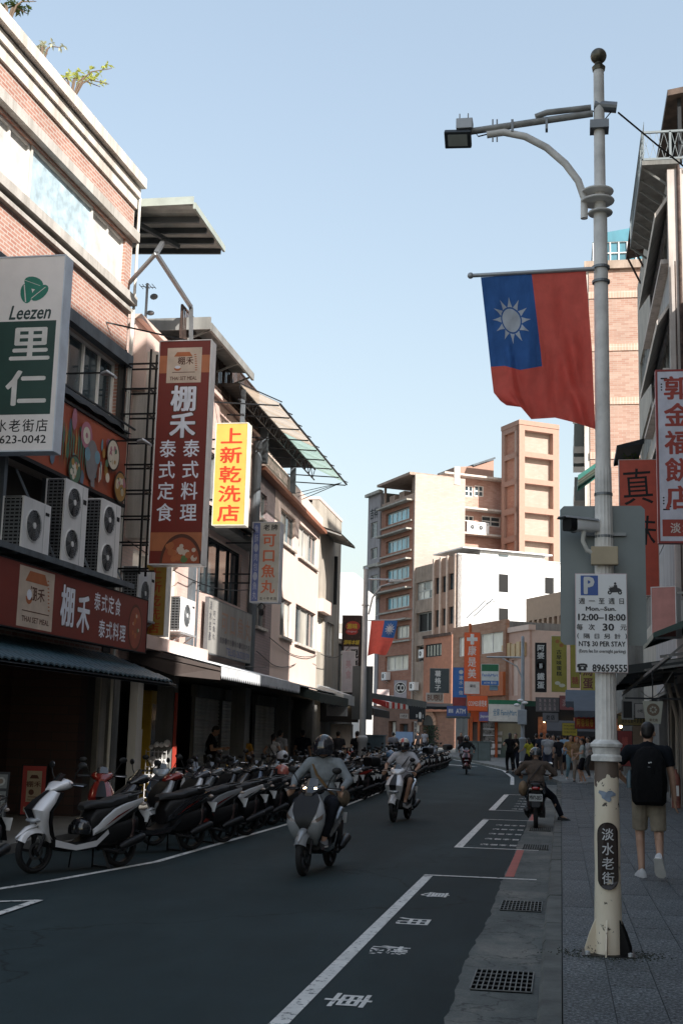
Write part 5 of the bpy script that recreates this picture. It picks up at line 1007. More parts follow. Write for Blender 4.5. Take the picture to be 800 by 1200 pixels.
mb = MB(); mb.lathe([(.100, 0), (.098, .3), (.092, .6), (.094, .8), (.088, 1.1), (.090, 1.22), (.086, 1.37)], n=28); lb_ = mb.build('base_tube', PCREAM, lp, True)
mb = MB(); mb.lathe([(.086, 1.37), (.112, 1.375), (.112, 1.41), (.098, 1.425), (.102, 1.44), (.104, 1.47), (.118, 1.48), (.118, 1.50), (.100, 1.515), (.085, 1.53)], n=28); mb.build('collar', plain((.74, .72, .68), .5, var=.3, scale=9), lp, True)
mb = MB(); rings = []
for z in (1.52, 3.0, 3.6): rings.append([Vector(((.079-.0055*(z-1.5) if z < 3.6 else .062)*(1-.07*(k % 2))*math.cos(2*PI*k/32), (.079-.0055*(z-1.5) if z < 3.6 else .062)*(1-.07*(k % 2))*math.sin(2*PI*k/32), z)) for k in range(32)])
mb.loft(rings); mb.lathe([(.058, 3.6), (.054, 5.7), (.046, 5.72), (.042, 6.95)], n=20); mb.build('shaft', PC, lp, True)
mb = MB(); mb.lathe([(.05, 6.93), (.055, 6.96), (.03, 6.99), (.03, 7.0)], n=18); mb.ell((0, 0, 7.06), .066, 20); mb.build('ball_finial', plain((.16, .14, .10), .35, .5, .4, 12), lp, True)
mb = MB()
for z, r in ((5.86, .125), (5.78, .13), (5.68, .095)): mb.lathe([(.05, z), (r, z+.004), (r+.004, z+.012), (r, z+.02), (.05, z+.03)], (-.02 if r > .1 else 0, 0, 0), 24)
mb.build('disc_ring', PC, lp, True)
mb = MB(); q = lambda px, py: PY(px, py, 9.75)-lp.location
mb.tube([q(694, 133), q(545, 155)], .028, 10); mb.tube([q(692, 126), q(640, 132), q(627, 137)], .025, 10); mb.build('lamp_arm', plain((.36, .35, .33), .6, .2, .25, 8), lp, True)
pts = [q(x, y) for x, y in ((570, 158), (590, 155), (615, 160), (640, 173), (662, 192), (677, 212), (685, 235))]; mb = MB(); mb.tube(pts, .03, 10); mb.tube([q(684, 232), q(684, 256)], .03, 10); mb.build('curved_brace', PC, lp, True)
mb = MB(); mb.tube([q(696, 124), q(722, 126)], .045, 12); mb.box(-.075, .075, -.07, .07, 6.40, 6.47); mb.build('arm_bracket', M['steel'], lp)
for x in (577, 582): mb = MB(); mb.bar(q(x, 140), q(x, 166), .012); mb.build('clamp', M['steel'], lp)
for x, y in ((640, 145), (600, 148)): mb = MB(); mb.bar(q(x, y-6), q(x, y+8), .02, .07); mb.build('clamp', M['steel'], lp)
for z in (5.22, 5.10, 3.38, 3.05, 2.2): mb = MB(); mb.lathe([(.064, z), (.070, z), (.070, z+.02), (.064, z+.02)], n=20); mb.build('clamp', M['steel'], lp)
mb = MB(); c = q(541, 150); mb.box(c.x-.045, c.x+.09, -.06, .06, c.z-.03, c.z+.06); [mb.bar((c.x+dx, 0, c.z+.06), (c.x+dx, 0, c.z+.13), .01) for dx in (-.02, .05)]; hd = mb.build('lamp_bracket', M['galv'], lp, bevel=.006)
t0 = q(537, 163); mb = MB(); mb.M = Matrix.Translation(t0) @ Matrix.Rotation(math.radians(-38), 4, 'X') @ Matrix.Rotation(math.radians(4), 4, 'Y'); mb.box(-.115, .105, -.075, .075, -.022, .026); hh = mb.build('lamp_head', plain((.06, .065, .07), .4, .4), lp, bevel=.008); m2 = MB(); m2.M = mb.M; m2.box(-.085, .075, -.05, .05, -.026, -.0225); m2.build('lamp_glass', plain((.35, .36, .33), .15), hh)
mb = MB(); mb.tube([q(701, 70), q(696, 100), q(697, 130), q(640, 140), q(560, 160), q(553, 150)], .006, 5); mb.tube([q(718, 128), q(708, 140), q(697, 132)], .006, 5); mb.build('cable', M['black'], lp)
mb = MB()                                                    # base fins
for k, a in enumerate((200, 262, 325, 20, 90, 145)):
    a = math.radians(a); u = Vector((math.cos(a), math.sin(a), 0)); v = Vector((-math.sin(a), math.cos(a), 0))*.006; P_ = [u*.088+Vector((0, 0, .0)), u*.175, u*.18+Vector((0, 0, .05)), u*.145+Vector((0, 0, .15)), u*.108+Vector((0, 0, .23)), u*.088+Vector((0, 0, .27))]
    mb.add([p-v for p in P_]+[p+v for p in P_], [tuple(range(6)), tuple(range(11, 5, -1))]+[(i, i+6, (i+1) % 6+6, (i+1) % 6) for i in range(6)], 1 if k in (2, 3) else 0)
mb.box(-.19, .19, -.16, .16, -.0, .012, 1)
for x, y in ((-.15, -.12), (.15, -.12)): mb.lathe([(.02, .012), (.018, .035), (.001, .04)], (x, y, 0), 8, 2)
mb.build('base_fin', [PCREAM, M['black'], M['galv']], lp)
# plaque on the base
pq = MB(); y0 = -.098; pts = []
for k in range(24): a = 2*PI*k/24; pts.append((.082*math.cos(a), (.155 if math.sin(a) > 0 else -.155)+.082*math.sin(a)))
def cyl(p, r=.112): a = p[0]/r; return (r*math.sin(a), -r*math.cos(a), p[1]+.70)
n = len(pts); pq.add([cyl(p) for p in pts]+[cyl(p, .098) for p in pts], [tuple(range(n))]+[(i, (i+1) % n, (i+1) % n+n, i+n) for i in range(n)]); po = pq.build('name_plaque', plain((.018, .010, .009), .4), lp)
pq = MB(); column(pq, '淡水老街', 0, .205, -.205, .085, off=.01, y=0); pq.v = [((.1135)*math.sin(v[0]/.112), -.1135*math.cos(v[0]/.112), v[2]+.70) for v in pq.v]; pq.build('lettering', plain((.55, .55, .56), .5), po)
mb = MB(); r_ = .0885; pp = []
for k in range(18): a = 2*PI*k/18; rr = .045*(1+.3*math.sin(3*a)+.2*math.cos(5*a)); x, z = rr*math.cos(a)*1.2, rr*math.sin(a)*.8+1.13; pp.append((-.0+.0945*math.sin(x/.09), -.0945*math.cos(x/.09), z))
mb.add(pp, [tuple(range(18))]); mb.build('torn_sticker', plain((.20, .25, .32), .6), lp)
# cable from the post to the right-hand buildings
mb = MB(); a = q(724, 132)+lp.location; b = Vector((4.5, 17, 7.9)); mb.tube([a.lerp(b, k/10)-Vector((0, 0, .35*math.sin(PI*k/10))) for k in range(11)], .008, 5); tag(mb.build('overhead_cable', M['black']), 'black overhead cable running from the lamp post to the right-hand building', 'cable')
# flag on its pole
fp = thing('national_flag', 'large red and blue flag with a white sun hanging from the lamp post', 'flag', (.33, 9.75, 5.2)); FR = lambda px, py, dy=0.: PY(px, py, 9.70+dy)-fp.location
top_ = [(563, 324), (620, 322), (688, 317)]; mb = MB(); mb.tube([FR(552, 323), FR(696, 315)], [.016, .018], 10); mb.ell(FR(551, 323), .026, 12); mb.build('flag_pole', M['galv'], fp, True)
Lx = [(0, 563, 325), (.3, 569, 378), (.62, 575, 435), (.78, 578, 460), (.9, 592, 474), (1, 609, 477)]
Bx = [(0, 593, 475), (.12, 610, 477), (.3, 622, 491), (.5, 650, 489), (.75, 675, 495), (1, 697, 502)]
Rx = [(0, 686, 317), (.5, 693, 410), (1, 697, 503)]
def pl(T, t):
    for (a, x, y), (b, x2, y2) in zip(T, T[1:]):
        if t <= b: k = (t-a)/(b-a); return x+(x2-x)*k, y+(y2-y)*k
    return T[-1][1:]
def FL(u, v):          # Coons patch of the measured outline, folded in depth
    l, r, b_ = pl(Lx, v), pl(Rx, v), pl(Bx, u); l = (l[0], l[1]); t_ = (563+(686-563)*u, 325+(317-325)*u); c = [(563, 325), (686, 317), (593, 475), (697, 502)]
    l0 = pl([(0, 563, 325), (.3, 569, 378), (.62, 575, 435), (.78, 578, 460), (.9, 586, 470), (1, 593, 475)], v)
    P_ = [(1-v)*t_[i]+v*b_[i]+(1-u)*l0[i]+u*r[i]-((1-u)*(1-v)*c[0][i]+u*(1-v)*c[1][i]+(1-u)*v*c[2][i]+u*v*c[3][i]) for i in (0, 1)]
    rip = v*(.06*math.sin(u*9+v*3.5)+.035*math.sin(u*17-v*4)+.012*math.sin(u*34+v*9)+.02*math.sin(v*13-u*7))+.02*math.sin(u*6)*v
    fold = .14*math.exp(-((u-(.72+.15*v))/.10)**2)*min(1, v*1.4)-.10*math.exp(-((u-(.52+.35*v))/.07)**2)*max(0, v-.35)*1.6-.07*math.exp(-((u-.10-.15*v)/.06)**2)*v
    return P_[0], P_[1], 1.5*(rip+fold)+.12*u*v
NU, NV = 60, 66; mb = MB(); vs = []
for j in range(NV+1):
    for i in range(NU+1): x, y, d = FL(i/NU, j/NV); vs.append(FR(x, y, d))
fs = [(j*(NU+1)+i, j*(NU+1)+i+1, (j+1)*(NU+1)+i+1, (j+1)*(NU+1)+i) for j in range(NV) for i in range(NU)]; mb.add(vs, fs); mb.mi = [1 if (i < NU*.47 and j < NV*.585) else 0 for j in range(NV) for i in range(NU)]
FRED, FBLU, FWH = cloth((.88, .17, .13), 'flag_red', .5), cloth((.06, .16, .42), 'flag_blue', .4), cloth((.75, .76, .78), 'flag_white', .4)
fc = mb.build('flag_cloth', [FRED, FBLU], fp); fc.data.shade_smooth()
def sun_emblem(par, F, cu, cv, ru, rv, mats, off):
    mb = MB(); 
    def pt(r, a, k): return F(cu+ru*r*math.cos(a), cv+rv*r*math.sin(a), k)
    for sgn in (-1, 1):
        c = [pt(0, 0, sgn*off)]+[pt(.5, 2*PI*i/36, sgn*off) for i in range(36)]; mb.add(c, [(0, i+1, (i+1) % 36+1) for i in range(36)], 0)
        for i in range(12): a = 2*PI*i/12; mb.add([pt(.57, a-.235, sgn*off), pt(.57, a, sgn*off), pt(.57, a+.235, sgn*off), pt(.78, a+.07, sgn*off), pt(1, a, sgn*off), pt(.78, a-.07, sgn*off)], [(0, 1, 2, 3, 4, 5)], 0)
    mb.build('sun_emblem', mats, par)
def FF(u, v, k): x, y, d = FL(u, v); return FR(x, y, d+k)
sun_emblem(fp, FF, .245, .285, .185, .150, FWH, .004)
# parking sign, the back of a larger plate, the camera
bp = thing('traffic_sign', 'large blank grey back of a traffic sign fixed behind the lamp post', 'traffic sign', (0, 9.85, 2.37)); mb = MB(); w_, h_ = .645, 1.08; r = .03
mb.prism([(r, 0), (w_-r, 0), (w_, r), (w_, h_-r), (w_-r, h_), (r, h_), (0, h_-r), (0, r)], 0, .012); mb.build('plate', plain((.19, .215, .22), .45, .4, .1, 2), bp); [(mb.box(*b_), mb.build('mounting_rail', M['steel'], bp)) for b_ in ((.16, .50, -.03, -.001, .84, .865), (.16, .48, -.03, -.001, .22, .25)) for mb in (MB(),)]
def draw(mb, W_, H_):
    K, BL, WT = 0, 1, 2; L_ = lambda px: (px-674)/61*W_; Z_ = lambda py: (788-py)/116*H_
    mb.rect(L_(680.5), L_(701), Z_(698), Z_(674.5), -.0068, BL); put(mb, 'P', L_(690.5), Z_(686.3), .12, .065, off=.05, m=WT, y=-.0085)
    # rider on a motorcycle
    for x in (714.5, 726.5): 
        pts = [(L_(x)+.0155*math.cos(a), -.0075, Z_(694.5)+.0155*math.sin(a)) for a in [2*PI*k/14 for k in range(14)]]; mb.add(pts, [tuple(range(14))], K); mb.disc(L_(x), Z_(694.5), .006, -.0082, 10, WT)
    mb.add([(L_(a), -.0078, Z_(b)) for a, b in ((713, 690), (719, 688), (726, 689.5), (729, 692), (724, 694), (717, 694.5))], [(5, 4, 3, 2, 1, 0)], K); mb.disc(L_(721), Z_(683.8), .009, -.0078, 10, K); mb.add([(L_(a), -.0079, Z_(b)) for a, b in ((719.5, 685.5), (723, 685.5), (724, 691), (719.5, 691))], [(3, 2, 1, 0)], K); mb.bar((L_(720), -.008, Z_(687)), (L_(715), -.008, Z_(688.5)), .006, .001, K); mb.bar((L_(714), -.008, Z_(686.5)), (L_(717), -.008, Z_(691)), .005, .001, K)
    line(mb, '週一至週日', L_(676), L_(734), Z_(704.5), .046, off=.012, fill=.62); put(mb, 'Mon.–Sun.', L_(704), Z_(713.5), .030, .22, off=.03); put(mb, '12:00–18:00', L_(705), Z_(723.5), .048, .345, off=.03)
    for ch, px in (('每', 679), ('次', 693), ('元', 730)): put(mb, ch, L_(px), Z_(735), .046, .046, off=.012)
    put(mb, '30', L_(712.5), Z_(735), .05, .08, off=.03); line(mb, '隔日另計', L_(681), L_(729), Z_(745.5), .038, off=.012, fill=.62); put(mb, '(', L_(677), Z_(745.5), .04, off=.02); put(mb, ')', L_(733), Z_(745.5), .04, off=.02); put(mb, 'NT$ 30 PER STAY', L_(705), Z_(755), .042, .34, off=.025); put(mb, '(Extra fee for overnight parking)', L_(705), Z_(763.5), .032, .34, off=.015); put(mb, '89659555', L_(713.5), Z_(782.5), .052, .25, off=.03)
    mb.rect(L_(677), L_(686.5), Z_(786), Z_(780.5), -.0078, K); mb.add([(L_(a), -.0082, Z_(b)) for a, b in ((675.5, 782), (676, 778.5), (680, 777.5), (684, 777.5), (687.5, 778.5), (688, 782), (685.5, 782), (685, 780), (679, 780), (678.5, 782))], [tuple(range(9, -1, -1))], K); mb.disc(L_(681.8), Z_(782.8), .009, -.009, 10, 2)
p = PY(674, 788, 9.64); pr = PY(735, 788, 9.64); pt_ = PY(674, 672, 9.64)
sign('parking_sign', 'white motorcycle parking sign with a blue P and a telephone number on the lamp post', 'parking sign', p, 0, pr.x-p.x+.004, pt_.z-p.z, .006, plain((.74, .73, .73), .4, var=.04), plain((.6, .45, .45), .4), draw, (plain((.02, .02, .025), .5), plain((.02, .08, .32), .4), plain((.6, .6, .6), .4)), rim=.006)
cc = thing('security_camera', 'white bullet security camera on a curved bracket on the lamp post', 'camera', (.10, 9.60, 3.20)); mb = MB(); mb.M = Matrix.Rotation(math.radians(12), 4, 'Z') @ Matrix.Rotation(math.radians(-90), 4, 'Z')
mb.loft([superring(.0, .05, .055, .05, 4, 16), superring(-.20, .06, .05, .045, 4, 16), superring(-.24, .06, .04, .04, 3, 16)]); mb.M = Matrix.Rotation(math.radians(-70), 4, 'Z')
mb = MB(); mb.loft([superring(0, .06, .052, .048, 5, 16), superring(-.20, .065, .05, .045, 5, 16), superring(-.235, .065, .035, .035, 3, 16)]); 
RC = Matrix.Rotation(math.radians(215), 4, 'Z')
mb.v = [tuple(RC @ Vector(v)) for v in mb.v]; mb.build('camera_body', M['white'], cc, True)
m2 = MB(); m2.loft([superring(.06, .058, .058, .050, 5, 16), superring(.0, .06, .054, .050, 5, 16)]); m2.lathe([(.001, 0), (.02, 0), (.02, .004)], (0, 0, 0), 8); m2.v = [tuple(RC @ Vector(v)) for v in m2.v]; m2.build('camera_front', M['black'], cc, True)
m3 = MB(); m3.loft([[Vector((x, -.062, .10)), Vector((x, -.045, .118)), Vector((x, .045, .118)), Vector((x, .062, .10)), Vector((x, .045, .110)), Vector((x, -.045, .110))] for x in (.11, -.20)]); m3.v = [tuple(RC @ Vector(v)) for v in m3.v]; m3.build('sun_shield', plain((.3, .31, .32), .4), cc, True)
m4 = MB(); m4.tube([(.08, .03, .03), (.07, .03, -.06), (.10, .04, -.13), (.20, .06, -.17)], .018, 10); m4.build('bracket', M['offw'], cc, True); m5 = MB(); m5.box(.13, .33, .03, .10, -.24, -.10); m5.build('junction_box', plain((.45, .36, .24), .6), cc, bevel=.006)
# second lamp post with its flag
l2 = thing('lamp_post', 'second, farther street lamp post on the left with a small flag', 'lamp post', (-6.75, 43.8, .13)); mb = MB(); mb.lathe([(.16, 0), (.15, 1.35), (.19, 1.4), (.19, 1.55), (.12, 1.62), (.10, 3.6), (.085, 7.35), (.10, 7.4), (.001, 7.5)], n=18); mb.build('shaft', plain((.34, .36, .38), .5), l2, True)
mb = MB(); mb.tube([(0, 0, 7.05), (1.1, 0, 7.02)], .035, 8); mb.tube([(.12, 0, 5.8), (.25, 0, 6.4), (.55, 0, 6.8), (1.0, 0, 6.93)], .03, 8); mb.box(.85, 1.35, -.12, .12, 6.95, 7.03); mb.lathe([(.06, 6.1), (.14, 6.11), (.14, 6.14), (.06, 6.16)], n=14); mb.build('lamp_arm', M['galv'], l2, True); mb = MB(); mb.box(-.42, .3, .12, .15, 2.15, 4.0); mb.build('sign_plate', plain((.05, .06, .065), .6), l2)
f2 = thing('national_flag', 'small red and blue flag with a white sun on the second lamp post', 'flag', (-6.55, 43.8, 4.5)); mb = MB(); mb.tube([(-.1, 0, 1.22), (1.05, 0, 1.25)], .018, 8); mb.build('flag_pole', M['galv'], f2, True)
def F2(u, v, k=0): return Vector((.02+.92*u-.10*v-.28*u*v*v, .10*v*math.sin(u*8)-.05*v+k, 1.22-v*(1.25-.10*u)+.05*v*math.sin(u*5)))
vs = [F2(i/24, j/24) for j in range(25) for i in range(25)]; mb = MB(); mb.add(vs, [(j*25+i, j*25+i+1, (j+1)*25+i+1, (j+1)*25+i) for j in range(24) for i in range(24)]); mb.mi = [1 if (i >= 12 and j < 12) else 0 for j in range(24) for i in range(24)]; o = mb.build('flag_cloth', [FRED, FBLU], f2); o.data.shade_smooth(); sun_emblem(f2, F2, .76, .25, .19, .19, FWH, .008)
# ================================================================ RIGHT ROW
RIGHT = math.radians(-90)
PLAS = concrete((.40, .37, .35), .3, 1.0)
def rbuild(label, y0, y1, x, h, mat, ops=(), cap=True, D=9):
    t = thing('street_building', label, 'building', (x, y1, 0), RIGHT); W = y1-y0; mb = MB(); wall(mb, 0, W, 3.2, h, ops, 0, .25); mb.build('wall', mat, t); shell(t, W, D, h-.05, mat, 'inner_wall', .25, 0 if not ops else 3.2)
    mb = MB(); mb.box(0, W, 2.6, max(D, 2.7), .0, 3.2); mb.build('shop_wall', M['dark'], t); mb = MB(); mb.box(0, W, .02, 2.6, 3.1, 3.21); mb.build('arcade_ceiling', M['concd'], t)
    for u in (0, W/2-.2, W-.4): mb = MB(); mb.box(u, u+.4, .02, .5, .13, 3.1); mb.build('pillar', M['concd'], t)
    if cap: mb = MB(); mb.box(-.05, W+.05, -.15, D, h+.002, h+.2); mb.build('parapet', M['concd'], t)
    return t
def wins(y0, y1, h, base=4.2, pitch=3.2): W = y1-y0; return [(u, u+W*.22, z, z+1.5) for z in [base+pitch*k for k in range(int((h-base-1)/pitch))] for u in (W*.08, W*.39, W*.70)]
for lb, a, b, h, D in (('unseen tall plaster building nearest the camera on the right, shaped to cast shade', -8, 11, 19.8, 3.2), ('unseen narrow tall plaster block on the right, added to shade the red sign', 11, 13.02, 19.8, 1.3), ('unseen low building between two taller ones on the right, sized to let sunlight over', 13.05, 18.7, 11.1, 8), ('unseen tall plaster building in the middle of the right row, shaped to cast shade', 18.7, 25.0, 18.4, 3.2), ('unseen medium plaster building before the railed concrete building, sized for its shade', 25.0, 34.95, 13.8, 8)):  # unseen row; heights, splits and depths are set for shadows on the left facades
    ops = wins(a, b, h); t = rbuild(lb, a, b, 3.75, h, PLAS, ops, D=D)
    for o in ops[:3]: window(t, *o, 2)
# concrete building with hoods and roof railing
R1 = thing('concrete_building', 'weathered concrete building on the right with sloping window hoods and a railed roof balcony', 'building', (3.1, 43, 0), RIGHT); W = 8
RC1 = concrete((.55, .49, .45), .25, .9); ops = [(.5, W-.5, z, z+1.5) for z in (8.9, 12.1, 15.3)]
mb = MB(); wall(mb, 0, W, 3.3, 17.9, ops, 0, .35); mb.build('wall', concrete((.42, .42, .43), .2), R1); shell(R1, W, 9, 17.9, M['concd'], 'inner_wall', .35, 3.3); mb = MB(); mb.box(W+.003, W+.05, -.02, 9, 3.3, 17.95); mb.box(W-.001, W+.3, -.05, .35, 3.3, 17.8); mb.build('side_wall', RC1, R1)
for o in ops: window(R1, *o, 6, fm='frame_al')
for z in (10.45, 13.65, 16.85):
    mb = MB(); mb.add([(0, 0, z+.35), (W+.02, 0, z+.35), (W+.02, -.40, z-.25), (0, -.40, z-.25), (0, 0, z+.22), (W+.02, 0, z+.22), (W+.02, -.38, z-.37), (0, -.38, z-.37)], [(0, 3, 2, 1), (4, 5, 6, 7), (3, 7, 6, 2), (1, 2, 6, 5), (0, 4, 7, 3)]); mb.build('window_hood', M['concl'], R1)
    mb = MB(); mb.box(0, W, -.25, -.002, z-1.75, z-1.62); mb.build('sill_band', RC1, R1)
mb = MB(); mb.box(2.0, W+.35, -.75, .3, 17.95, 18.1)
for k in range(9): u = 2.1+k*.75; mb.bar((u, 0, 17.4), (u, -.7, 17.95), .06)
mb.build('balcony_slab', M['concd'], R1); mb = MB()
pts = [(2.1, -.72), (W+.32, -.72)]
for z in (18.12, 18.95): mb.bar((2.1, -.72, z), (W+.33, -.72, z), .06); mb.bar((W+.33, -.72, z), (W+.33, 1.5, z), .06)
for k in range(9): mb.bar((2.1+k*.78, -.72, 18.12), (2.1+k*.78, -.72, 18.95), .05)
for y in (-.72, 0.05, .8, 1.5): mb.bar((W+.33, y, 18.12), (W+.33, y, 18.95), .06)
for k in range(40): u = 2.1+k*.165; mb.bar((u, -.72, 18.12), (u+.45, -.72, 18.95), .012); mb.bar((u+.45, -.72, 18.12), (u, -.72, 18.95), .012)
for k in range(11): y = -.72+k*.2; mb.bar((W+.33, y, 18.12), (W+.33, y+.2, 18.95), .012); mb.bar((W+.33, y+.2, 18.12), (W+.33, y, 18.95), .012)
mb.build('balcony_railing', plain((.20, .23, .24), .5), R1)
mb = MB(); mb.add([(4.2, -.0, 20.2), (W+.4, -.0, 20.2), (W+.4, 3, 20.7), (4.2, 3, 20.7), (4.2, -.0, 20.02), (W+.4, -.0, 20.02), (W+.4, 3, 20.52), (4.2, 3, 20.52)], [(0, 1, 2, 3), (7, 6, 5, 4), (0, 4, 5, 1), (1, 5, 6, 2), (3, 7, 4, 0)]); mb.build('roof_sheet', plain((.09, .06, .045), .7, .2, .4), R1); mb = MB(); [mb.box(u, u+.1, .3, .4, 18.1, 20.1) for u in (4.4, 6, W)]; mb.box(4.2, W, 1.4, 1.5, 18, 20.2); mb.build('roof_frame', M['dark'], R1)
mb = MB(); mb.box(0, W, 2.6, 9, 0, 3.3); mb.build('shop_wall', M['black'], R1); mb = MB(); mb.box(0, W, .02, 2.6, 3.2, 3.31); [mb.box(u, u+.4, .02, .5, .13, 3.2) for u in (0, 3.8, W-.4)]; mb.build('arcade', M['concd'], R1)
mb = MB(); mb.tube([(W+.33, .25, 3.3), (W+.33, .25, 17.9)], .05, 8); mb.tube([(W+.4, .1, 5), (W+.36, .1, 10), (W+.42, .1, 15)], .02, 5); mb.build('drainpipe', M['rust'], R1)
R1b = thing('old_building', 'older grey building with a rusty overhanging roof behind the railed concrete building', 'building', (3.25, 52, 0), RIGHT); W = 8.95; ops = [(1, W-1, z, z+1.4) for z in (6, 9.2, 12.4, 15.6)]
mb = MB(); wall(mb, 0, W, 3.3, 20.6, ops, 0, .3); mb.build('wall', M['conc'], R1b); shell(R1b, W, 9, 20.6, M['concd'], 'inner_wall', .3); [window(R1b, *o, 7) for o in ops]
mb = MB(); mb.add([(2, -.55, 21.3), (W, -.55, 21.3), (W, 4, 22.3), (2, 4, 22.3), (2, -.55, 21.1), (W, -.55, 21.1), (W, 4, 22.1), (2, 4, 22.1)], [(0, 1, 2, 3), (7, 6, 5, 4), (0, 4, 5, 1), (1, 5, 6, 2), (3, 7, 4, 0)]); [mb.bar((u, -.5, 21.1), (u, 0, 20.0), .07) for u in (2.2, 4, 7, W-.3)]; mb.box(2.2, W-.2, .1, 4, 20.6, 21.1); mb.build('roof', M['rust'], R1b)
stall_canopy('black window awning high on the right above an air conditioner', (3.1, 50, 12.9), RIGHT, 3, 1.0, M['dark'], .25, h=.15)
for k, (y, z) in enumerate(((49, 11.2), (46.5, 11.0))): aircon(('upper' if k == 0 else 'lower nearer')+' air conditioner on the grey wall left of the white and red hanging sign', (3.0, y, z), RIGHT, 1, .9, group='air conditioners on the right wall')
roof_plant('small leafy plant sprouting from the right-hand wall under the black awning', (2.7, 48, 12.2), 4, (.10, .16, .04), .4)
# hanging signs on the right
WRED = plain((.28, .035, .03), .5)
def draw(mb, W_, H_):
    column(mb, '郭金福餅店', .50, H_-.12, .75, .60, m=0, off=.03, y=-.009); mb.box(.10, W_-.1, -.010, -.0065, .16, .56, 0); line(mb, '淡水老街', .26, 1.35, .36, .24, m=1, off=.02, y=-.012)
    for cz, s_ in ((H_-.22, 1), (.80, -1)):
        for k in range(9): mb.disc(.14+.03*k*(k < 6), cz-s_*.07*max(0, k-4), .022, -.008, 6, 2)
sign('hanging_sign', 'white hanging sign with a red border and red Chinese characters at the right edge', 'sign', (2.26, 30, 6.30), 0, 1.45, 4.2, .22, plain((.58, .58, .65), .5), WRED, draw, (plain((.33, .04, .025), .5), plain((.6, .55, .5), .5), M['dark']), rim=.05)
def draw(mb, W_, H_): put(mb, '真', .52, H_*.80, 1.05, .85, m=0, off=.0, y=-.009, rot=.06); put(mb, '味', .62, H_*.48, .85, .8, m=0, off=-.004, y=-.009, rot=-.08)
sign('hanging_sign', 'orange-red hanging sign with black brush characters behind the grey sign back', 'sign', (1.65, 36, 5.75), 0, 1.08, 3.9, .2, plain((.42, .06, .03), .5), plain((.50, .40, .36), .5), draw, (M['black'],))
sign('light_box', 'white and pink light box under the orange-red sign at the right', 'sign', (2.2, 31.9, 4.25), -.35, .62, 1.25, .5, plain((.55, .25, .22), .5), M['white'])
t = thing('steel_frame', 'pale steel frame box of shop equipment above the green canopy at the right', 'frame', (2.55, 31.8, 4.6)); mb = MB()
for z in (0, .75): [mb.bar(a, b, .05) for a, b in (((0, 0, z), (1.4, 0, z)), ((0, 1, z), (1.4, 1, z)), ((0, 0, z), (0, 1, z)))]
[mb.bar((x, y, 0), (x, y, .75), .05) for x in (0, .5, 1.0, 1.4) for y in (0, 1)]; mb.build('bars', M['frame_al'], t); mb = MB(); mb.box(.05, .45, .3, .8, .0, .6); mb.box(.6, 1.3, .3, .8, 0, .5); mb.build('casing', M['white'], t)
stall_canopy('dark green sheet canopy over the arcade at the right edge', (3.4, 33.5, 4.75), RIGHT, 3.6, 1.3, plain((.035, .075, .065), .5), .55, h=.12)
stall_canopy('long dark shop awning across the arcade front at the right', (3.4, 40, 3.75), RIGHT, 10, 1.9, plain((.02, .025, .025), .7), .3, h=.2)
stall_canopy('green striped window awning far along the right-hand row', (2.2, 66, 15.8), RIGHT, 3, 1.3, plain((.03, .16, .13), .5), .9, plain((.2, .35, .3), .5))
mbp = thing('arcade_pipes', 'bundle of pale pipes running up the arcade pillar at the right edge', 'pipes', (2.86, 33.2, .13)); mb = MB(); mb.tube([(0, 0, 0), (.02, 0, 2.2), (-.25, 0, 3.3), (-.3, 0, 3.6)], .05, 8); mb.tube([(.14, 0, 0), (.14, 0, 2.4), (-.1, 0, 3.4)], .03, 8); mb.tube([(-.14, .1, 0), (-.12, .1, 3.4)], .02, 8); mb.build('pipe', M['conc'], mbp)
t = thing('fire_extinguisher', 'faded red fire extinguisher standing by the arcade pipes', 'fire extinguisher', (2.80, 33.0, .13)); mb = MB(); mb.lathe([(.001, 0), (.11, .01), (.115, .7), (.08, .82), (.03, .88), (.03, .95), (.001, .95)], n=14); mb.build('cylinder_body', plain((.35, .13, .10), .5, var=.4), t, True); mb = MB(); mb.box(-.05, .06, -.119, -.10, .3, .55); mb.build('label_patch', M['white'], t)
# arcade interior: signs hung inside
def fsign(px0, px1, py0, py1, Y, label, face, edge=None, draw=None, mats=(), name='sign', T=.12, rot=0, rim=.012, cat='sign', brackets=None):
    p = PY(px0, py1, Y); q2 = PY(px1, py1, Y); r = PY(px0, py0, Y); return sign(name, label, cat, p, rot, (q2.x-p.x)/math.cos(rot), r.z-p.z, T, face, edge or M['dark'], draw, mats, rim=rim, brackets=brackets)
K_, W_8 = M['dark'], plain((.6, .6, .58), .5)
t = thing('hanging_cup_sign', 'cream cup-shaped hanging sign with a dark round emblem in the arcade', 'sign', PY(765, 848, 24)); s_ = PY(765, 823, 24)-t.location; mb = MB(); k = 24/1480
mb.prism([(-8*k, 0), (8*k, 0), (11*k, 25*k), (-11*k, 25*k)], 0, .12); mb.build('cup_panel', plain((.34, .34, .28), .5), t); mb = MB(); mb.disc(0, 15.5*k, 7*k, -.004, 20, 0); put(mb, '東北角', 0, 4*k, 3.2*k, 9*k, off=.02, y=-.004); [mb.disc(5*k*math.cos(a)*.6, 15.5*k+5*k*math.sin(a)*.6, 1.2*k, -.006, 8, 1) for a in [i*.9 for i in range(7)]]; mb.build('lettering', [plain((.12, .08, .05), .5), plain((.3, .3, .25), .5)], t); mb = MB(); mb.bar((0, .05, 25*k), (0, .05, 60*k), .02); mb.bar((-.5, .05, 28*k), (.5, .05, 28*k), .03); mb.build('bracket', M['dark'], t)
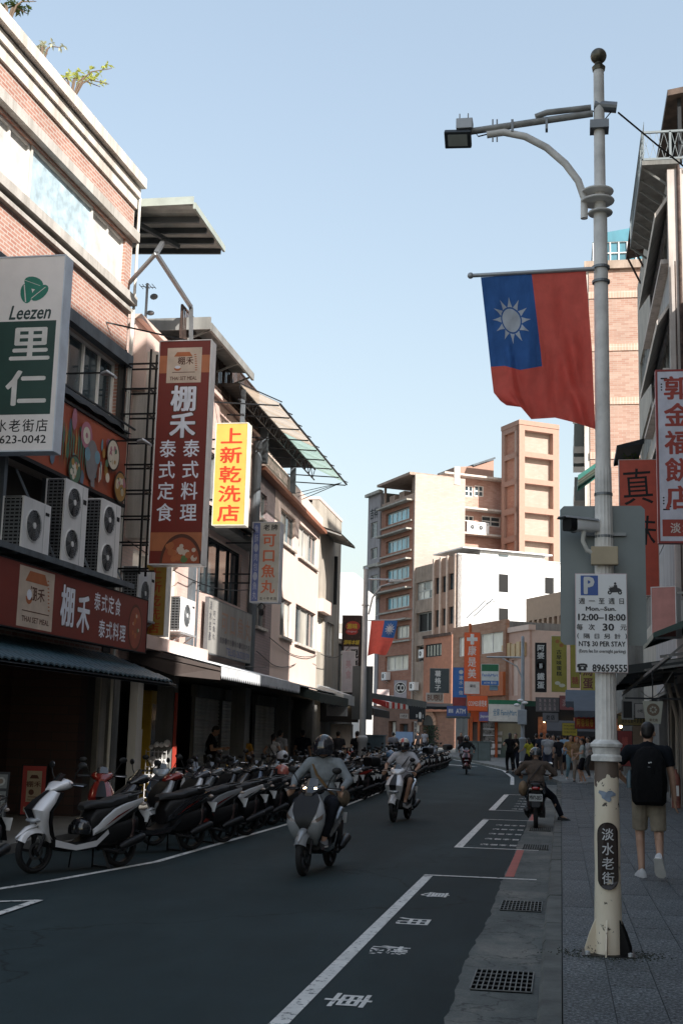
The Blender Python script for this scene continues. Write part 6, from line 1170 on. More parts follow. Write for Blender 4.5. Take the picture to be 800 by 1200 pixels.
fsign(743, 756, 824, 842, 24.4, 'small white light box sign next to the cup-shaped sign in the arcade', plain((.22, .21, .2), .5), draw=lambda mb, a, b: put(mb, '小吃', a/2, b/2, b*.2, a*.5), mats=(K_,)); fsign(728, 742, 820, 843, 25, 'black board sign left of the white light box in the arcade', M['black'], M['concd'], rim=.03)
fsign(723, 760, 838, 850, 34, 'long dim yellow sign low in the arcade behind the walking man', plain((.14, .11, .03), .6), draw=lambda mb, a, b: line(mb, '淡水名產阿婆鐵蛋', .1, a-.1, b*.5, b*.5, off=.01), mats=(K_,))
fsign(723, 741, 856, 898, 33, 'red poster board standing in the arcade behind the lamp post', plain((.16, .015, .015), .6), draw=lambda mb, a, b: column(mb, '鐵蛋', a*.5, b*.85, b*.3, a*.4, m=0), mats=(plain((.3, .05, .04), .5),)); fsign(741, 760, 848, 905, 36, 'tan wall panel in the arcade behind the walking man', plain((.22, .17, .12), .7))
fsign(777, 789, 775, 800, 31, 'small dark sign under the awning at the right edge', M['black'])
mb = MB()
for k in range(7): a = 24+k*2.2; mb.bar((3.4, a, 3.5), (1.8, a, 3.25), .05)
mb.bar((1.9, 23, 3.2), (1.9, 41, 3.2), .06); mb.bar((1.9, 30, 3.2), (3.2, 30, 4.3), .05); o = mb.build('awning_frame', M['concd']); tag(o, 'bare steel awning frame under the canopy on the right', 'frame')
# brick tower block further along on the right
R2 = thing('brick_tower', 'tall pale brick tower block with a blue glazed rooftop behind the lamp post', 'building', (1.75, 73, -.5), 0); TB = brick((.36, .20, .145), (.45, .31, .24), (.42, .35, .30), .46, .12, .009, .7, .12, .3)
mb = MB(); mb.box(0, 9, 0, 10, -.5, 30.0); mb.build('wall', TB, R2); mb = MB()
for k in range(9): z = 28.2-3.25*k; mb.box(-.02, 9.02, -.05, -.001, z, z+.42)
mb.build('soldier_course', brick((.56, .36, .27), (.60, .40, .31), (.62, .54, .46), .17, .42, .014, off=0), R2); mb = MB(); mb.box(-.25, 9.1, -.2, 10, 30.003, 30.5); mb.build('parapet', concrete((.45, .35, .28)), R2); mb = MB(); mb.box(-.32, -.001, .05, .3, 0, 30); mb.build('drainpipe', M['concl'], R2)
mb = MB()
for k in range(8):
    for i in range(3): mb.box(-.9+.001*i, -.03, 1.0+i*2.8, 2.8+i*2.8, 3.2+k*3.25, 4.6+k*3.25)
mb.build('bay_window', plain((.08, .09, .08), .4), R2)
gm = MB(); mb = MB(); mb.box(.3, 6, .5, 5, 30.5, 31.9); mb.loft([[Vector((.25, y, 31.9)), Vector((1.0, y, 32.5)), Vector((3, y, 32.8)), Vector((6.2, y, 32.8)), Vector((6.2, y, 31.9))] for y in (.4, 5.2)]); mb.build('glazed_roof', glass((.07, .22, .28), .3), R2)
[gm.bar((.3+k*.5, .46, 30.5), (.3+k*.5, .46, 31.95), .07) for k in range(12)]; [gm.bar((.3, .45, z), (6, .45, z), .06) for z in (30.55, 31.2, 31.9)]; gm.build('glazing_bars', M['white'], R2)
t = rbuild('low grey shophouse before the brick tower block', 56, 72.5, 2.6, 10.2, concrete((.20, .20, .19), .3), wins(56, 72.5, 10))
# ================================================================ BEYOND THE BEND
class Face:
    def __init__(s, P0, rot): s.P = P0.copy(); s.r = rot; s.c, s.s = math.cos(rot), math.sin(rot)
    def uz(s, px, py):
        d = ray(px, py); A = d.x*(-s.s)-d.y*(-s.c); A = d.x*s.s-d.y*s.c    # solve EYE + t d = P + u e
        t = ((s.P.x-EYE.x)*s.s-(s.P.y-EYE.y)*s.c)/A; q_ = EYE+d*t; return (q_.x-s.P.x)*s.c+(q_.y-s.P.y)*s.s, q_.z-s.P.z
    def at(s, u, z=0, y=0): return Vector((s.P.x+u*s.c-y*s.s, s.P.y+u*s.s+y*s.c, s.P.z+z))
    def op(s, x0, x1, t, b): xc = (x0+x1)/2; return (s.uz(x0, (t+b)/2)[0], s.uz(x1, (t+b)/2)[0], s.uz(xc, b)[1], s.uz(xc, t)[1])
RF, RS = math.radians(-57), math.radians(33)
def P0(px, py, Y): p = PY(px, py, Y); return Vector((p.x, p.y, 0))
A_ = P0(483, 700, 120); fA = Face(A_, RF); uL = fA.uz(445, 700)[0]; fB = Face(fA.at(uL), RF); W = -uL; H = fA.uz(483, 556)[1]
BRN = brick((.30, .12, .075), (.37, .17, .11), (.26, .17, .13), .5, .16, .012, .8, .15, .2)
CRM = brick((.36, .295, .255), (.41, .345, .30), (.31, .26, .225), .5, .16, .012, .8, .06, .1)
B = thing('brown_apartment_block', 'brown brick apartment block with stacked blue-glass windows and a cream side wall', 'building', fB.P, RF)
rows = [(452, 479, 598, 612), (452, 479, 631, 646), (452, 479, 665, 680), (452, 479, 698, 713), (463, 479, 733, 748), (451, 478, 768, 786)]
ops = [fB.op(*r) for r in rows]; mb = MB(); wall(mb, 0, W, 5.0, H-2.6, ops, 0, .4); mb.build('wall', BRN, B)
sB = Face(A_, RS); uD = sB.uz(543, 620)[0]; shell(B, W-.01, uD, H-2.7, BRN, 'inner_wall', .4, 5)
mb = MB(); mb.box(W, W+.25, 0.0, uD, -1, H); mb.build('side_wall', CRM, B)
for i, o in enumerate(ops): window(B, *o, 5 if i < 4 else 3, 1, y=.25, fm='frame_al' if i < 5 else 'offw', gm='glassb' if i < 4 else 'glassl', gm2='glassb' if i < 4 else None, fw=.14)
for r in rows[:5]:
    o = fB.op(*r); mb = MB(); mb.box(.1, W-.2, -.7, -.002, o[3]+.45, o[3]+.6); mb.box(.1, W-.2, -.2, -.003, o[2]-.35, o[2]-.2); mb.build('window_hood', M['conc'], B)
mb = MB(); mb.box(0, W, .0, 4, H-2.6, H-1.9); mb.box(0, W+.2, -.6, 4.5, H-.15, H+.1); mb.box(.3, .5, .1, .3, H-1.9, H-.2); mb.box(W-.6, W-.4, .1, .3, H-1.9, H-.2); mb.box(.5, W-1, 3, 3.2, H-1.9, H-.2); mb.box(1, 2.2, .4, 1.2, H-1.9, H-1.2); mb.box(3, 4.2, .5, 1.2, H-1.9, H-1.1); mb.build('roof_terrace', concrete((.42, .30, .24)), B)
mb = MB(); o = sB.op(524, 537, 547, 568); mb.M = Matrix.Translation((W+.26, 0, 0)) @ Matrix.Rotation(math.radians(90), 4, 'Z'); mb.box(o[0]+.6, o[1], -.05, .0, o[2], o[3]); mb.build('side_window', M['glassl'], B)
# grey narrow neighbour
G0 = Face(fB.P, RF); u2 = G0.uz(429, 700)[0]; G = thing('grey_town_house', 'narrow grey stone house with tall windows left of the brown apartment block', 'building', G0.at(u2), RF); Wg = -u2; fG = Face(G0.at(u2), RF); Hg = fG.uz(437, 578)[1]
ops = [fG.op(434, 442, a, b) for a, b in ((612, 630), (642, 655), (674, 697), (706, 722), (738, 755))]; mb = MB(); wall(mb, 0, Wg-.3, -1, Hg, ops, 0, .3); mb.build('wall', concrete((.36, .33, .34), .15), G); shell(G, Wg, 8, Hg-.3, M['concd'], 'inner_wall', .3, -1)
[window(G, *o, 3, y=.15, fw=.1) for o in ops]; mb = MB(); [mb.box(-.2, Wg, -.35, -.002, z, z+.3) for z in (Hg-.3, fG.uz(437, 665)[1], fG.uz(437, 702)[1])]; mb.build('cornice', M['conc'], G); mb = MB(); put(mb, '吉祥', Wg*.45, fG.uz(437, 602)[1], 1.1, 1.9, off=.03, y=-.01); mb.build('lettering', M['dark'], G)
# pillared building with the big white side wall
C0 = Face(A_, RF); v0 = C0.uz(484.5, 700)[0]; v1 = C0.uz(536, 700)[0]; fC = Face(C0.at(v0), RF); W = v1-v0; Hc = fC.uz(535, 650)[1]
C = thing('pillared_building', 'brown pillared street building with a large white side wall', 'building', fC.P, RF); BRW = plain((.28, .17, .12), .7, var=.1); um = fC.uz(507.5, 700)[0]
dL = [fC.op(485.5, 506, 681, 702), fC.op(485.5, 506, 717, 740), fC.op(485.5, 502, 756, 775)]; dR_ = [fC.op(a, b, t_, bb) for a, b, t_, bb in ((509.5, 515, 677, 696), (517.5, 523, 675, 694), (525.5, 531, 672, 691), (509.5, 515, 715, 735), (517.5, 523, 713, 733), (525.5, 531, 711, 731), (505, 524, 755, 770))]
mb = MB(); wall(mb, 0, um, 3, Hc-.2, dL, .15, .5); mb.build('balcony_wall', concrete((.38, .29, .23), .3), C); mb = MB(); wall(mb, um, W, 3, Hc, dR_[:6], 0, .4); mb.build('wall', BRW, C); shell(C, W-.02, 10, Hc-.3, M['black'], 'inner_wall', .65, -1)
mb = MB(); [mb.box(fC.uz(px, 700)[0]-.13, fC.uz(px, 700)[0]+.13, -.14, -.002, fC.uz(520, 745)[1], Hc+.1) for px in (508.3, 516.3, 524.3, 533.5)]; mb.build('pilaster', plain((.56, .43, .35), .7), C)
window(C, *dL[0], 3, 2, y=.4, gm='glassl', gm2='glass', fw=.12); window(C, *dL[1], 2, y=.5, gm='black', fw=.1); window(C, *dL[2], 2, y=.5, gm='black', fw=.1); [window(C, *o, 1, 2, y=.2, gm='glass', fw=.12, fm='dark') for o in dR_[:6]]
sC = Face(C0.at(v1), RS); uW = 24.; mb = MB(); mb.M = Matrix.Translation((W, 0, 0)) @ Matrix.Rotation(math.radians(90), 4, 'Z')
WW = concrete((.62, .62, .61), .05, .3, False); wo = [sC.op(584, 595, 673, 694), sC.op(638, 649, 677, 696), sC.op(584, 595, 713, 727)]
wall(mb, 0, uW, -1, Hc, wo, 0, .3); mb.build('side_wall', WW, C)
sw = thing('white_annex_windows', 'x', 'x'); bpy.data.objects.remove(sw)
for o in wo:
    wd = window(C, *o, 2, 1, y=.1, gm='glass', fw=.12); wd.matrix_parent_inverse = Matrix.Identity(4); wd.location = (W, 0, 0); wd.rotation_euler = (0, 0, math.radians(90))
mb = MB(); mb.M = Matrix.Translation((W, 0, 0)) @ Matrix.Rotation(math.radians(90), 4, 'Z'); mb.box(-.02, uW, -.06, .3, Hc+.002, Hc+.12); mb.box(.2, uW, .4, 10, Hc-.6, Hc-.4); mb.build('roof_edge', WW, C)
q_ = sC.uz(545, 656)[0]; mb = MB(); mb.M = Matrix.Translation((W, 0, 0)) @ Matrix.Rotation(math.radians(90), 4, 'Z'); z_ = sC.uz(570, 642)[1]; a_, b_ = sC.uz(566, 650)[0]+.5, sC.uz(648, 650)[0]; mb.box(a_, b_, 1.5, 6, Hc-.4, z_); mb.box(a_-2, b_+.6, 1.1, 7, z_+.002, z_+.12); mb.build('roof_hut', M['white'], C)
mb = MB(); mb.M = Matrix.Translation((W, 0, 0)) @ Matrix.Rotation(math.radians(90), 4, 'Z'); u_ = sC.uz(599, 648)[0]; mb.box(u_-.5, u_+.5, 1.44, 1.49, z_-1.4, z_-.2); mb.build('hut_window', M['glass'], C)
# orange annex at the foot of the pillared building
o = dR_[6]; mb = MB(); a_ = fC.uz(503, 760)[0]; zt_ = fC.uz(516, 746)[1]; wall(mb, a_, W+.1, 4.2, zt_, [(o[0], o[1], o[2], o[3])], -.6, .4); mb.build('annex_wall', plain((.30, .13, .08), .7, var=.15), C); mb = MB(); mb.box(a_-.05, W+.15, -.75, -.603, zt_-.1, zt_+.15); mb.prism([(W*.72, 6.4), (W*.78, 7.1), (W*.84, 6.4), (W*.78, 5.7)], -.64, -.602); mb.build('annex_trim', M['rust'], C); window(C, *o, 5, 1, y=-.5, fw=.1, fm='dark')
# recessed pink brick building and the stair tower
Q0 = P0(543, 620, 134); fQ = Face(Q0, RS); uQ = fQ.uz(594, 600)[0]; HQ = fQ.uz(560, 561)[1]; PB = brick((.42, .22, .17), (.52, .32, .26), (.45, .33, .27), .5, .16, .012, .8, .1, .2)
Q = thing('brick_building', 'pink brick rear building between the cream side wall and the stair tower', 'building', Q0, RS); qo = [fQ.op(544, 554.5, 569, 582), fQ.op(555.5, 566.5, 569, 582), fQ.op(543.5, 555, 604, 616), fQ.op(564, 586, 605, 617)]
mb = MB(); wall(mb, -3, uQ, -1, HQ, qo, 0, .3); mb.build('wall', PB, Q); shell(Q, uQ, 8, HQ-.1, M['concd'], 'inner_wall', .3); [window(Q, *a, 2, 2, y=.12, fm='frame_w', fw=.12) for a in qo]
mb = MB(); mb.box(-3, uQ, -1.2, -.002, HQ-.1, HQ+.1); zz = fQ.uz(560, 600)[1]; mb.box(-3, uQ, -1.3, -.002, zz, zz+.2); z3 = fQ.uz(560, 629)[1]; mb.box(-3, uQ, -1.2, -.002, z3, z3+.2); mb.build('cornice', M['concl'], Q)
for k, px in enumerate((549, 559)): u_, z_2 = fQ.uz(px, 629); aircon(('left' if k == 0 else 'right')+' rooftop-level air conditioner on the ledge of the pink brick rear building', fQ.at(u_, z3+.2, -1.1), RS, 1, 1.6, .6, h=1.2, group='air conditioners on the pink brick rear building', shelf=False)
T0 = P0(608, 600, 131); fT = Face(T0, RS); wT = fT.uz(655, 600)[0]; fTl = Face(T0, RF); dT = -fTl.uz(587, 600)[0]; HT = fT.uz(608, 497)[1]
T = thing('brick_stair_tower', 'tall square brick stair tower with framed recessed panels', 'building', fTl.at(-dT), RF); TBR = brick((.40, .17, .11), (.46, .24, .16), (.42, .27, .2), .5, .16, .012, .8, .1, .2); TPL = plain((.37, .22, .165), .75, var=.06)
prs = [(514, 609, 650), (549, 609, 650)]; pan = []
for t_, b_ in ((506, 531), (537, 562), (568, 595), (602, 628), (635, 660)): pan.append((fT.uz(614.5, 500)[0], fT.uz(647.5, 500)[0], fT.uz(631, b_)[1], fT.uz(631, t_)[1]))
mb = MB(); mb.M = Matrix.Translation((dT, 0, 0)) @ Matrix.Rotation(math.radians(90), 4, 'Z'); wall(mb, 0, wT, -1, HT, pan, 0, .7); mb.build('front_frame', TPL, T); mb = MB(); mb.M = Matrix.Translation((dT, 0, 0)) @ Matrix.Rotation(math.radians(90), 4, 'Z'); mb.box(.01, wT-.01, .7, 1.0, -1, HT-.02); mb.build('core', brick((.37, .275, .225), (.41, .31, .26), (.35, .27, .22), .5, .16, .012, .8, .06, .1), T)
lp_ = [(dT*.16, dT*.88, b, t_) for _, _, b, t_ in pan]; mb = MB(); wall(mb, 0, dT-.001, -1, HT, lp_, 0, .3); mb.build('side_frame', TPL, T); mb = MB(); mb.box(.02, dT-1.05, .3, wT, -1, HT-.01); mb.build('side_core', TBR, T); mb = MB(); mb.box(-.05, dT+.06, -.06, wT, HT+.002, HT+.5); mb.build('parapet', TPL, T)
# small roof gable between
t = thing('roof_house', 'small rooftop house with a sloping roof left of the stair tower', 'building', fQ.at(uQ-7, HQ+.1, 3), RS); mb = MB(); mb.prism([(2, 0), (7, 0), (7, 3.0), (4.5, 2.0), (2, 1.6)], 0, 4); mb.build('wall', TPL, t); mb = MB(); mb.bar((4.3, 2, 2.05), (7.1, 2, 3.2), 4.4, .2); mb.build('roof', M['slate'], t)
# beige corner building with the convenience store
D0 = P0(620, 760, 85); fD = Face(D0, RS-math.radians(8)); fE = Face(D0, math.radians(-62)); HD = fD.uz(620, 738)[1]; wl = -fE.uz(569, 790)[0]; wr_ = 12
PKB = plain((.52, .33, .26), .7, var=.06); PKL = plain((.66, .50, .42), .7, var=.05)
D = thing('corner_shop_building', 'pinkish low corner building with a convenience store on the ground floor', 'building', fE.at(-wl), math.radians(-62)); sE = Face(fE.at(-wl), math.radians(-62)); eo = [sE.op(591, 594.5, 775, 818), sE.op(599, 606, 773, 815), sE.op(572, 577, 742, 757), sE.op(580, 588, 740, 757)]
mb = MB(); wall(mb, 0, wl, 4.3, HD, eo, 0, .4); mb.build('wall', PKB, D); shell(D, wl-.02, 9, HD-.1, M['black'], 'inner_wall', .4, -.5); [window(D, *o, 1, 2, y=.2, fw=.08, fm='dark') for o in eo]
mb = MB(); rr_ = math.radians(62+25); mb.M = Matrix.Translation((wl, 0, 0)) @ Matrix.Rotation(rr_, 4, 'Z'); mb.box(.01, wr_, 0.01, 3, 4.3, HD); mb.build('front_wall', PKL, D); mb = MB(); mb.box(-.1, wl+.1, -.12, .4, HD+.002, HD+.35); mb.build('parapet', PKL, D)
mb = MB(); uu, zz = sE.uz(606, 762); [mb.box(uu-2.2+k*.75, uu-1.65+k*.75, -.15, -.01, zz-.45, zz+.45+.1*(k % 2)) for k in range(5)]; mb.build('letter_blocks', plain((.55, .38, .2), .5), D)
mb = MB(); [mb.bar((u, -.05, HD+.4+2.2), (u+.6, -1.8, HD+1.2), .05) for u in (0, 1.2)]; mb.bar((0, -.05, HD+2.4), (2.0, -.05, HD+2.4), .04); mb.build('awning_frame', M['galv'], D)
E0 = P0(616, 715, 97); fF = Face(E0, math.radians(-62)); zf = fF.uz(616, 702)[1]; U_ = thing('ochre_building', 'tan building with a row of narrow windows above the corner shop building', 'building', fF.at(0), math.radians(-62)); wf = 6.5; eo = [(.5+k*.8, .95+k*.8, zf-4.0, zf-1.7) for k in range(7)]; mb = MB(); wall(mb, 0, wf, 0, zf, eo, 0, .3); mb.build('wall', plain((.42, .28, .19), .7, var=.06), U_); shell(U_, wf-.02, 6, zf-.1, M['black'], 'inner_wall', .3, 0); mb = MB(); mb.box(-2.5, -.002, .5, 4, zf-6, zf-2.6); mb.build('dark_roof_box', M['slate'], U_)
H0 = P0(530, 780, 95); fH = Face(H0, math.radians(-60)); t = thing('orange_shop_building', 'narrow brick and orange shop building behind the drugstore sign', 'building', H0, math.radians(-60)); zt2 = fH.uz(566, 730)[1]; wh = fH.uz(592, 780)[0]; mb = MB(); oo = [(1.0, wh*.5, zt2-2.2, zt2-.8), (wh*.55, wh-.4, zt2-2.2, zt2-.8)]; wall(mb, 0, wh, 4, zt2, oo, 0, .3); mb.build('wall', brick((.34, .17, .10), (.42, .24, .16), (.3, .2, .15), .5, .16), t); shell(t, wh-.02, 6, zt2-.1, M['concd'], 'inner_wall', .3, 0); [window(t, *o, 2, fm='frame_w', gm='glassl') for o in oo]
mb = MB(); mb.box(wh*.35, wh*.35+.18, -.15, -.002, .5, zt2+.1); mb.box(wh*.5, wh, -.2, -.003, zt2-5.2, zt2-3.6); mb.build('orange_frame', plain((.50, .12, .03), .6), t)
# far backdrop behind the left row
BG_ = thing('white_tower_block', 'bright white building seen in the gap before the narrow grey house', 'building', P0(396, 700, 104), 0); mb = MB(); z_4 = PY(410, 686, 104).z; mb.box(-3, 2.0, 0, 8, -1, z_4); mb.box(-3, 1.2, 1, 6, z_4, z_4+1.2); mb.build('wall', WW, BG_); mb = MB(); mb.box(-.5, 2.0, -.02, -.001, z_4-4, z_4-3.2); mb.build('window_band', M['conc'], BG_)
# street-level shops under the brown and pillared buildings
SHB = thing('street_shop_row', 'row of small shops under the brown apartment blocks at the bend', 'shop front', G0.at(u2-6), RF); fS = Face(G0.at(u2-6), RF); ln = (C0.at(v1)-fS.P).length
arch = fS.op(497, 511, 845, 876); z0_ = .9
mb = MB(); so = [fS.op(457, 466, 845, 876), fS.op(470, 480, 848, 876), fS.op(484, 494, 846, 876)]; ar = (arch[0], arch[1], arch[2], arch[3]-.4)
wall(mb, 0, ln, -.5, 5.0, so+[ar], -.2, .6); mb.build('shop_wall', brick((.15, .075, .05), (.20, .10, .07), (.12, .09, .07), .5, .16), SHB); mb = MB(); mb.box(0, ln, .45, 1, -.5, 5); mb.build('shop_interior', M['dark'], SHB)
mb = MB(); uc, rw = (ar[0]+ar[1])/2, (ar[1]-ar[0])/2
for k in range(11): a, b = PI*k/11+.02, PI*(k+1)/11-.02; mb.add([(uc+(rw+d_)*math.cos(t_), yy_, ar[3]+(rw*.8+d_)*math.sin(t_)) for yy_ in (-.32, -.201) for d_, t_ in ((0, a), (.5, a), (.5, b), (0, b))], [(0, 1, 2, 3), (1, 5, 6, 2), (0, 4, 5, 1), (2, 6, 7, 3), (3, 7, 4, 0)])
mb.build('arch_stones', brick((.34, .20, .14), (.4, .25, .17), (.3, .2, .15), .3, .16), SHB); mb = MB(); mb.add([(uc+rw*math.cos(PI*k/12), -.21, ar[3]+rw*.8*math.sin(PI*k/12)) for k in range(13)], [tuple(range(13))]); mb.build('arch_opening', M['black'], SHB)
[window(SHB, *o, 2, 2, y=.2, fw=.1, fm='rust', gm='glassl', gm2='glass') for o in so]
fsign(456, 466, 815, 828, 98, 'white square sign with black writing behind the second lamp post', plain((.55, .45, .42), .5), M['white'], lambda mb, a, b: put(mb, '小巧', a/2, b/2, b*.35, a*.6), (K_,), name='shop_sign')
fsign(441, 455, 808, 827, 75, 'pale pink-white sign with black characters right of the second lamp post', plain((.60, .48, .46), .5), M['white'], lambda mb, a, b: put(mb, '上·78', a/2, b/2, b*.3, a*.6, off=.0), (K_,), name='shop_sign')
def draw(mb, W_, H_): mb.disc(W_/2, H_*.72, W_*.46, -.008, 24, 0); mb.disc(W_/2, H_*.72, W_*.40, -.0095, 24, 1); put(mb, 'CO', W_/2, H_*.72, W_*.5, W_*.62, m=0, off=.04, y=-.011); put(mb, '咖啡', W_/2, H_*.25, H_*.18, W_*.6, m=1, off=.01, y=-.009)
fsign(461, 476, 797, 829, 92, 'round ring-shaped logo sign above a grey panel', plain((.33, .31, .34), .5), M['dark'], draw, (W_8, M['dark']), name='shop_sign')
fsign(503, 526, 783, 812, 96, 'dark slate sign with white characters on the orange annex', plain((.035, .05, .055), .5), M['conc'], lambda mb, a, b: column(mb, '薯格子', a*.42, b*.93, b*.08, b*.24, off=.03), (W_8,), name='shop_sign')
fsign(499, 519, 812, 823, 97, 'white slotted sign panel under the dark slate sign', plain((.45, .40, .36), .5), M['white'], lambda mb, a, b: put(mb, 'BUBU', a/2, b/2, b*.6, a*.85, off=.03), (plain((.2, .1, .07), .5),), name='shop_sign')
fsign(479, 498, 829, 843, 97, 'dark shop fascia with small white letters left of the brick arch', M['dark'], None, lambda mb, a, b: line(mb, '茶飲店', a*.4, a*.9, b*.3, b*.3, off=.02), (W_8,), name='shop_sign')
fsign(530, 546, 782, 827, 88, 'blue hanging sign with white writing beside the orange drugstore sign', plain((.03, .14, .42), .5), M['dark'], lambda mb, a, b: (mb.rect(.02, a-.02, .02, b*.22, -.008, 1), mb.disc(a*.6, b*.88, a*.16, -.009, 14, 0), column(mb, '滬水一信', a*.6, b*.8, b*.28, a*.3, off=.02, y=-.009)), (W_8, plain((.25, .03, .03), .5)), name='hanging_sign')
OR = plain((.62, .09, .015), .5, var=.04)
def draw(mb, W_, H_):
    mb.rect(.04, W_-.04, .06, H_*.21, -.009, 1); cx, cz, s_ = W_*.5, H_*.89, W_*.11
    for i, j in ((0, 0), (1, 0), (-1, 0), (0, 1), (0, -1)): mb.rect(cx+(i-.5)*s_*2, cx+(i+.5)*s_*2, cz+(j-.5)*s_*2, cz+(j+.5)*s_*2, -.009-.0003*(i+2*j+3), 0)
    column(mb, '康是美', W_*.5, H_*.80, H_*.25, W_*.5, off=.012, y=-.010); put(mb, '藥局', W_*.55, H_*.14, H_*.05, W_*.35, m=2, off=.01, y=-.011); [mb.bar((W_*.5+W_*.36*math.cos(a), -.0105, H_*.14+W_*.3*math.sin(a)), (W_*.5+W_*.36*math.cos(a+.35), -.0105, H_*.14+W_*.3*math.sin(a+.35)), .02, .002, 2) for a in [.4+.35*k for k in range(7)]]
fsign(543, 562, 741, 814, 86, 'tall orange drugstore sign with a white cross and three white characters', OR, M['rust'], draw, (W_8, plain((.6, .55, .52), .5), M['dark']), name='hanging_sign', rim=.01)
def draw(mb, W_, H_): mb.rect(.02, W_-.02, H_*.66, H_-.02, -.008, 1); mb.rect(.02, W_-.02, .02, H_*.22, -.008, 2); put(mb, 'FamilyMart', W_*.5, H_*.46, H_*.17, W_*.9, m=2, off=.02, y=-.01); put(mb, 'ATM 影印', W_*.5, H_*.12, H_*.12, W_*.7, m=0, off=.01, y=-.01)
fsign(563.5, 584, 778, 803, 84, 'green, white and blue convenience store hanging sign', plain((.55, .58, .58), .5), M['white'], draw, (W_8, plain((.005, .12, .05), .5), plain((.03, .12, .38), .5)), name='hanging_sign', rim=.01)
fsign(547, 571, 815, 833, 82, 'orange store sign with white letters over the drugstore entrance', OR, None, lambda mb, a, b: put(mb, 'COSMED康是美', a/2, b*.5, b*.4, a*.9, off=.01), (W_8,), name='shop_sign'); fsign(551, 571, 833, 846, 83, 'lower orange fascia panel under the drugstore sign', OR, None, name='shop_sign')
fsign(523, 547, 827, 839, 84, 'blue bank sign reading ATM', plain((.04, .08, .25), .5), None, lambda mb, a, b: (put(mb, 'ATM', a*.68, b*.5, b*.45, a*.45, off=.02), put(mb, '郵局', a*.2, b*.5, b*.4, a*.22, off=.02)), (W_8,), name='shop_sign')
fsign(561, 573, 834, 845, 81, 'small violet sign over the pavement below the orange signs', plain((.14, .11, .28), .5), None, lambda mb, a, b: put(mb, 'Japan', a/2, b/2, b*.35, a*.8), (W_8,), name='shop_sign')
# convenience store fascia (front and returned side)
t = thing('store_fascia', 'long white and green convenience store fascia at the street corner', 'shop sign', PY(572, 845, 80), 0); z1 = (PY(572, 820, 80)-t.location).z; w1 = (PY(610, 845, 80)-t.location).x; mb = MB(); mb.box(0, w1, 0, 3, 0, z1*.8, 0); mb.box(0, w1, .003, 3, z1*.8, z1, 1); mb.loft([[Vector((w1+.001, 0, 0)), Vector((w1+.001, 3, 0)), Vector((w1+.001, 3, z1)), Vector((w1+.001, 0, z1))], [Vector((w1+1.7, 1.4, 0)), Vector((w1+1.7, 3, 0)), Vector((w1+1.7, 3, z1)), Vector((w1+1.7, 1.4, z1))]], 2); mb.build('fascia_panel', [plain((.58, .56, .52), .5), plain((.005, .13, .06), .5), plain((.03, .10, .07), .5)], t); mb = MB(); put(mb, '全家 FamilyMart', w1*.5, z1*.4, z1*.38, w1*.72, off=.01, y=-.006); mb.build('lettering', plain((.05, .18, .30), .5), t)
fst = thing('convenience_store', 'glazed convenience store front with orange posts and shelves', 'shop front', PY(550, 893, 83), 0); w1 = (PY(640, 893, 83)-fst.location).x; mb = MB(); mb.box(0, w1, .3, 3, -.3, 2.9); mb.build('store_wall', plain((.16, .12, .10), .7), fst); mb = MB(); [(mb.box(a*w1, a*w1+.16, -.1, .25, -.3, 2.9), mb.build('orange_post', plain((.5, .10, .02), .5), fst)) for a in (0, .1, .33) for mb in (MB(),)]; mb = MB(); mb.box(.17*w1, .32*w1, .15, .25, .35, 2.6); mb.build('display_window', plain((.30, .28, .26), .5, var=.6, scale=6), fst); mb = MB(); mb.box(.35*w1, .95*w1, .18, .28, .1, 2.7); mb.build('glass_front', glass((.10, .14, .13), .1), fst)
mb = MB(); [mb.box(.17*w1, .32*w1, .05, .14, z, z+.05) for z in (.5, .9, 1.3, 1.7, 2.1)]; [mb.box(.17*w1+R_.uniform(0, 1.1), .17*w1+R_.uniform(1.1, 1.3), .03, .12, z+.05, z+.3) for z in (.5, .9, 1.3, 1.7)]; mb.build('shelf', M['white'], fst)
# posters and banner signs of the right-hand row, 50-62 m away
fsign(626.5, 640, 753, 811, 62, 'black banner sign with white characters and a red dot on the pink corner building', M['black'], None, lambda mb, a, b: (column(mb, '阿婆', a*.5, b*.97, b*.66, a*.62, off=.02), column(mb, '鐵蛋', a*.5, b*.40, b*.06, a*.62, off=.02), mb.disc(a*.5, b*.53, a*.33, -.006, 16, 1), put(mb, '香', a*.5, b*.53, b*.1, a*.35, y=-.008)), (W_8, plain((.4, .04, .03), .5)), name='hanging_sign')
OLV = plain((.28, .25, .035), .5)
def draw(mb, W_, H_): [mb.disc(W_*x, H_*z, W_*.13, -.007, 14, 1) or mb.disc(W_*x, H_*z, W_*.10, -.008, 14, 2) for x, z in ((.4, .9), (.65, .83))]; column(mb, '古早味蛋糕', W_*.5, H_*.76, H_*.28, W_*.34, off=.02, y=-.008); mb.disc(W_*.4, H_*.16, W_*.18, -.008, 10, 3, W_*.12); mb.disc(W_*.68, H_*.12, W_*.2, -.009, 10, 3, W_*.12)
fsign(645.5, 664, 745, 811, 55, 'olive yellow hanging sign with black characters and small cakes', OLV, W_8, draw, (K_, plain((.3, .12, .03), .5), OLV, plain((.5, .5, .4), .5)), name='hanging_sign'); fsign(668, 679, 748, 806, 54, 'narrow olive sign half hidden behind the parking sign', OLV, None, lambda mb, a, b: put(mb, '糖', a*.5, b*.15, b*.15, a*.7), (plain((.25, .05, .03), .5),), name='hanging_sign'); fsign(680, 699, 770, 810, 53, 'yellow sign with large dark red characters behind the lamp post', plain((.33, .29, .06), .5), None, lambda mb, a, b: column(mb, '鳥蛋', a*.45, b*.8, b*.05, a*.6, off=.03), (plain((.12, .03, .03), .5),), name='hanging_sign')
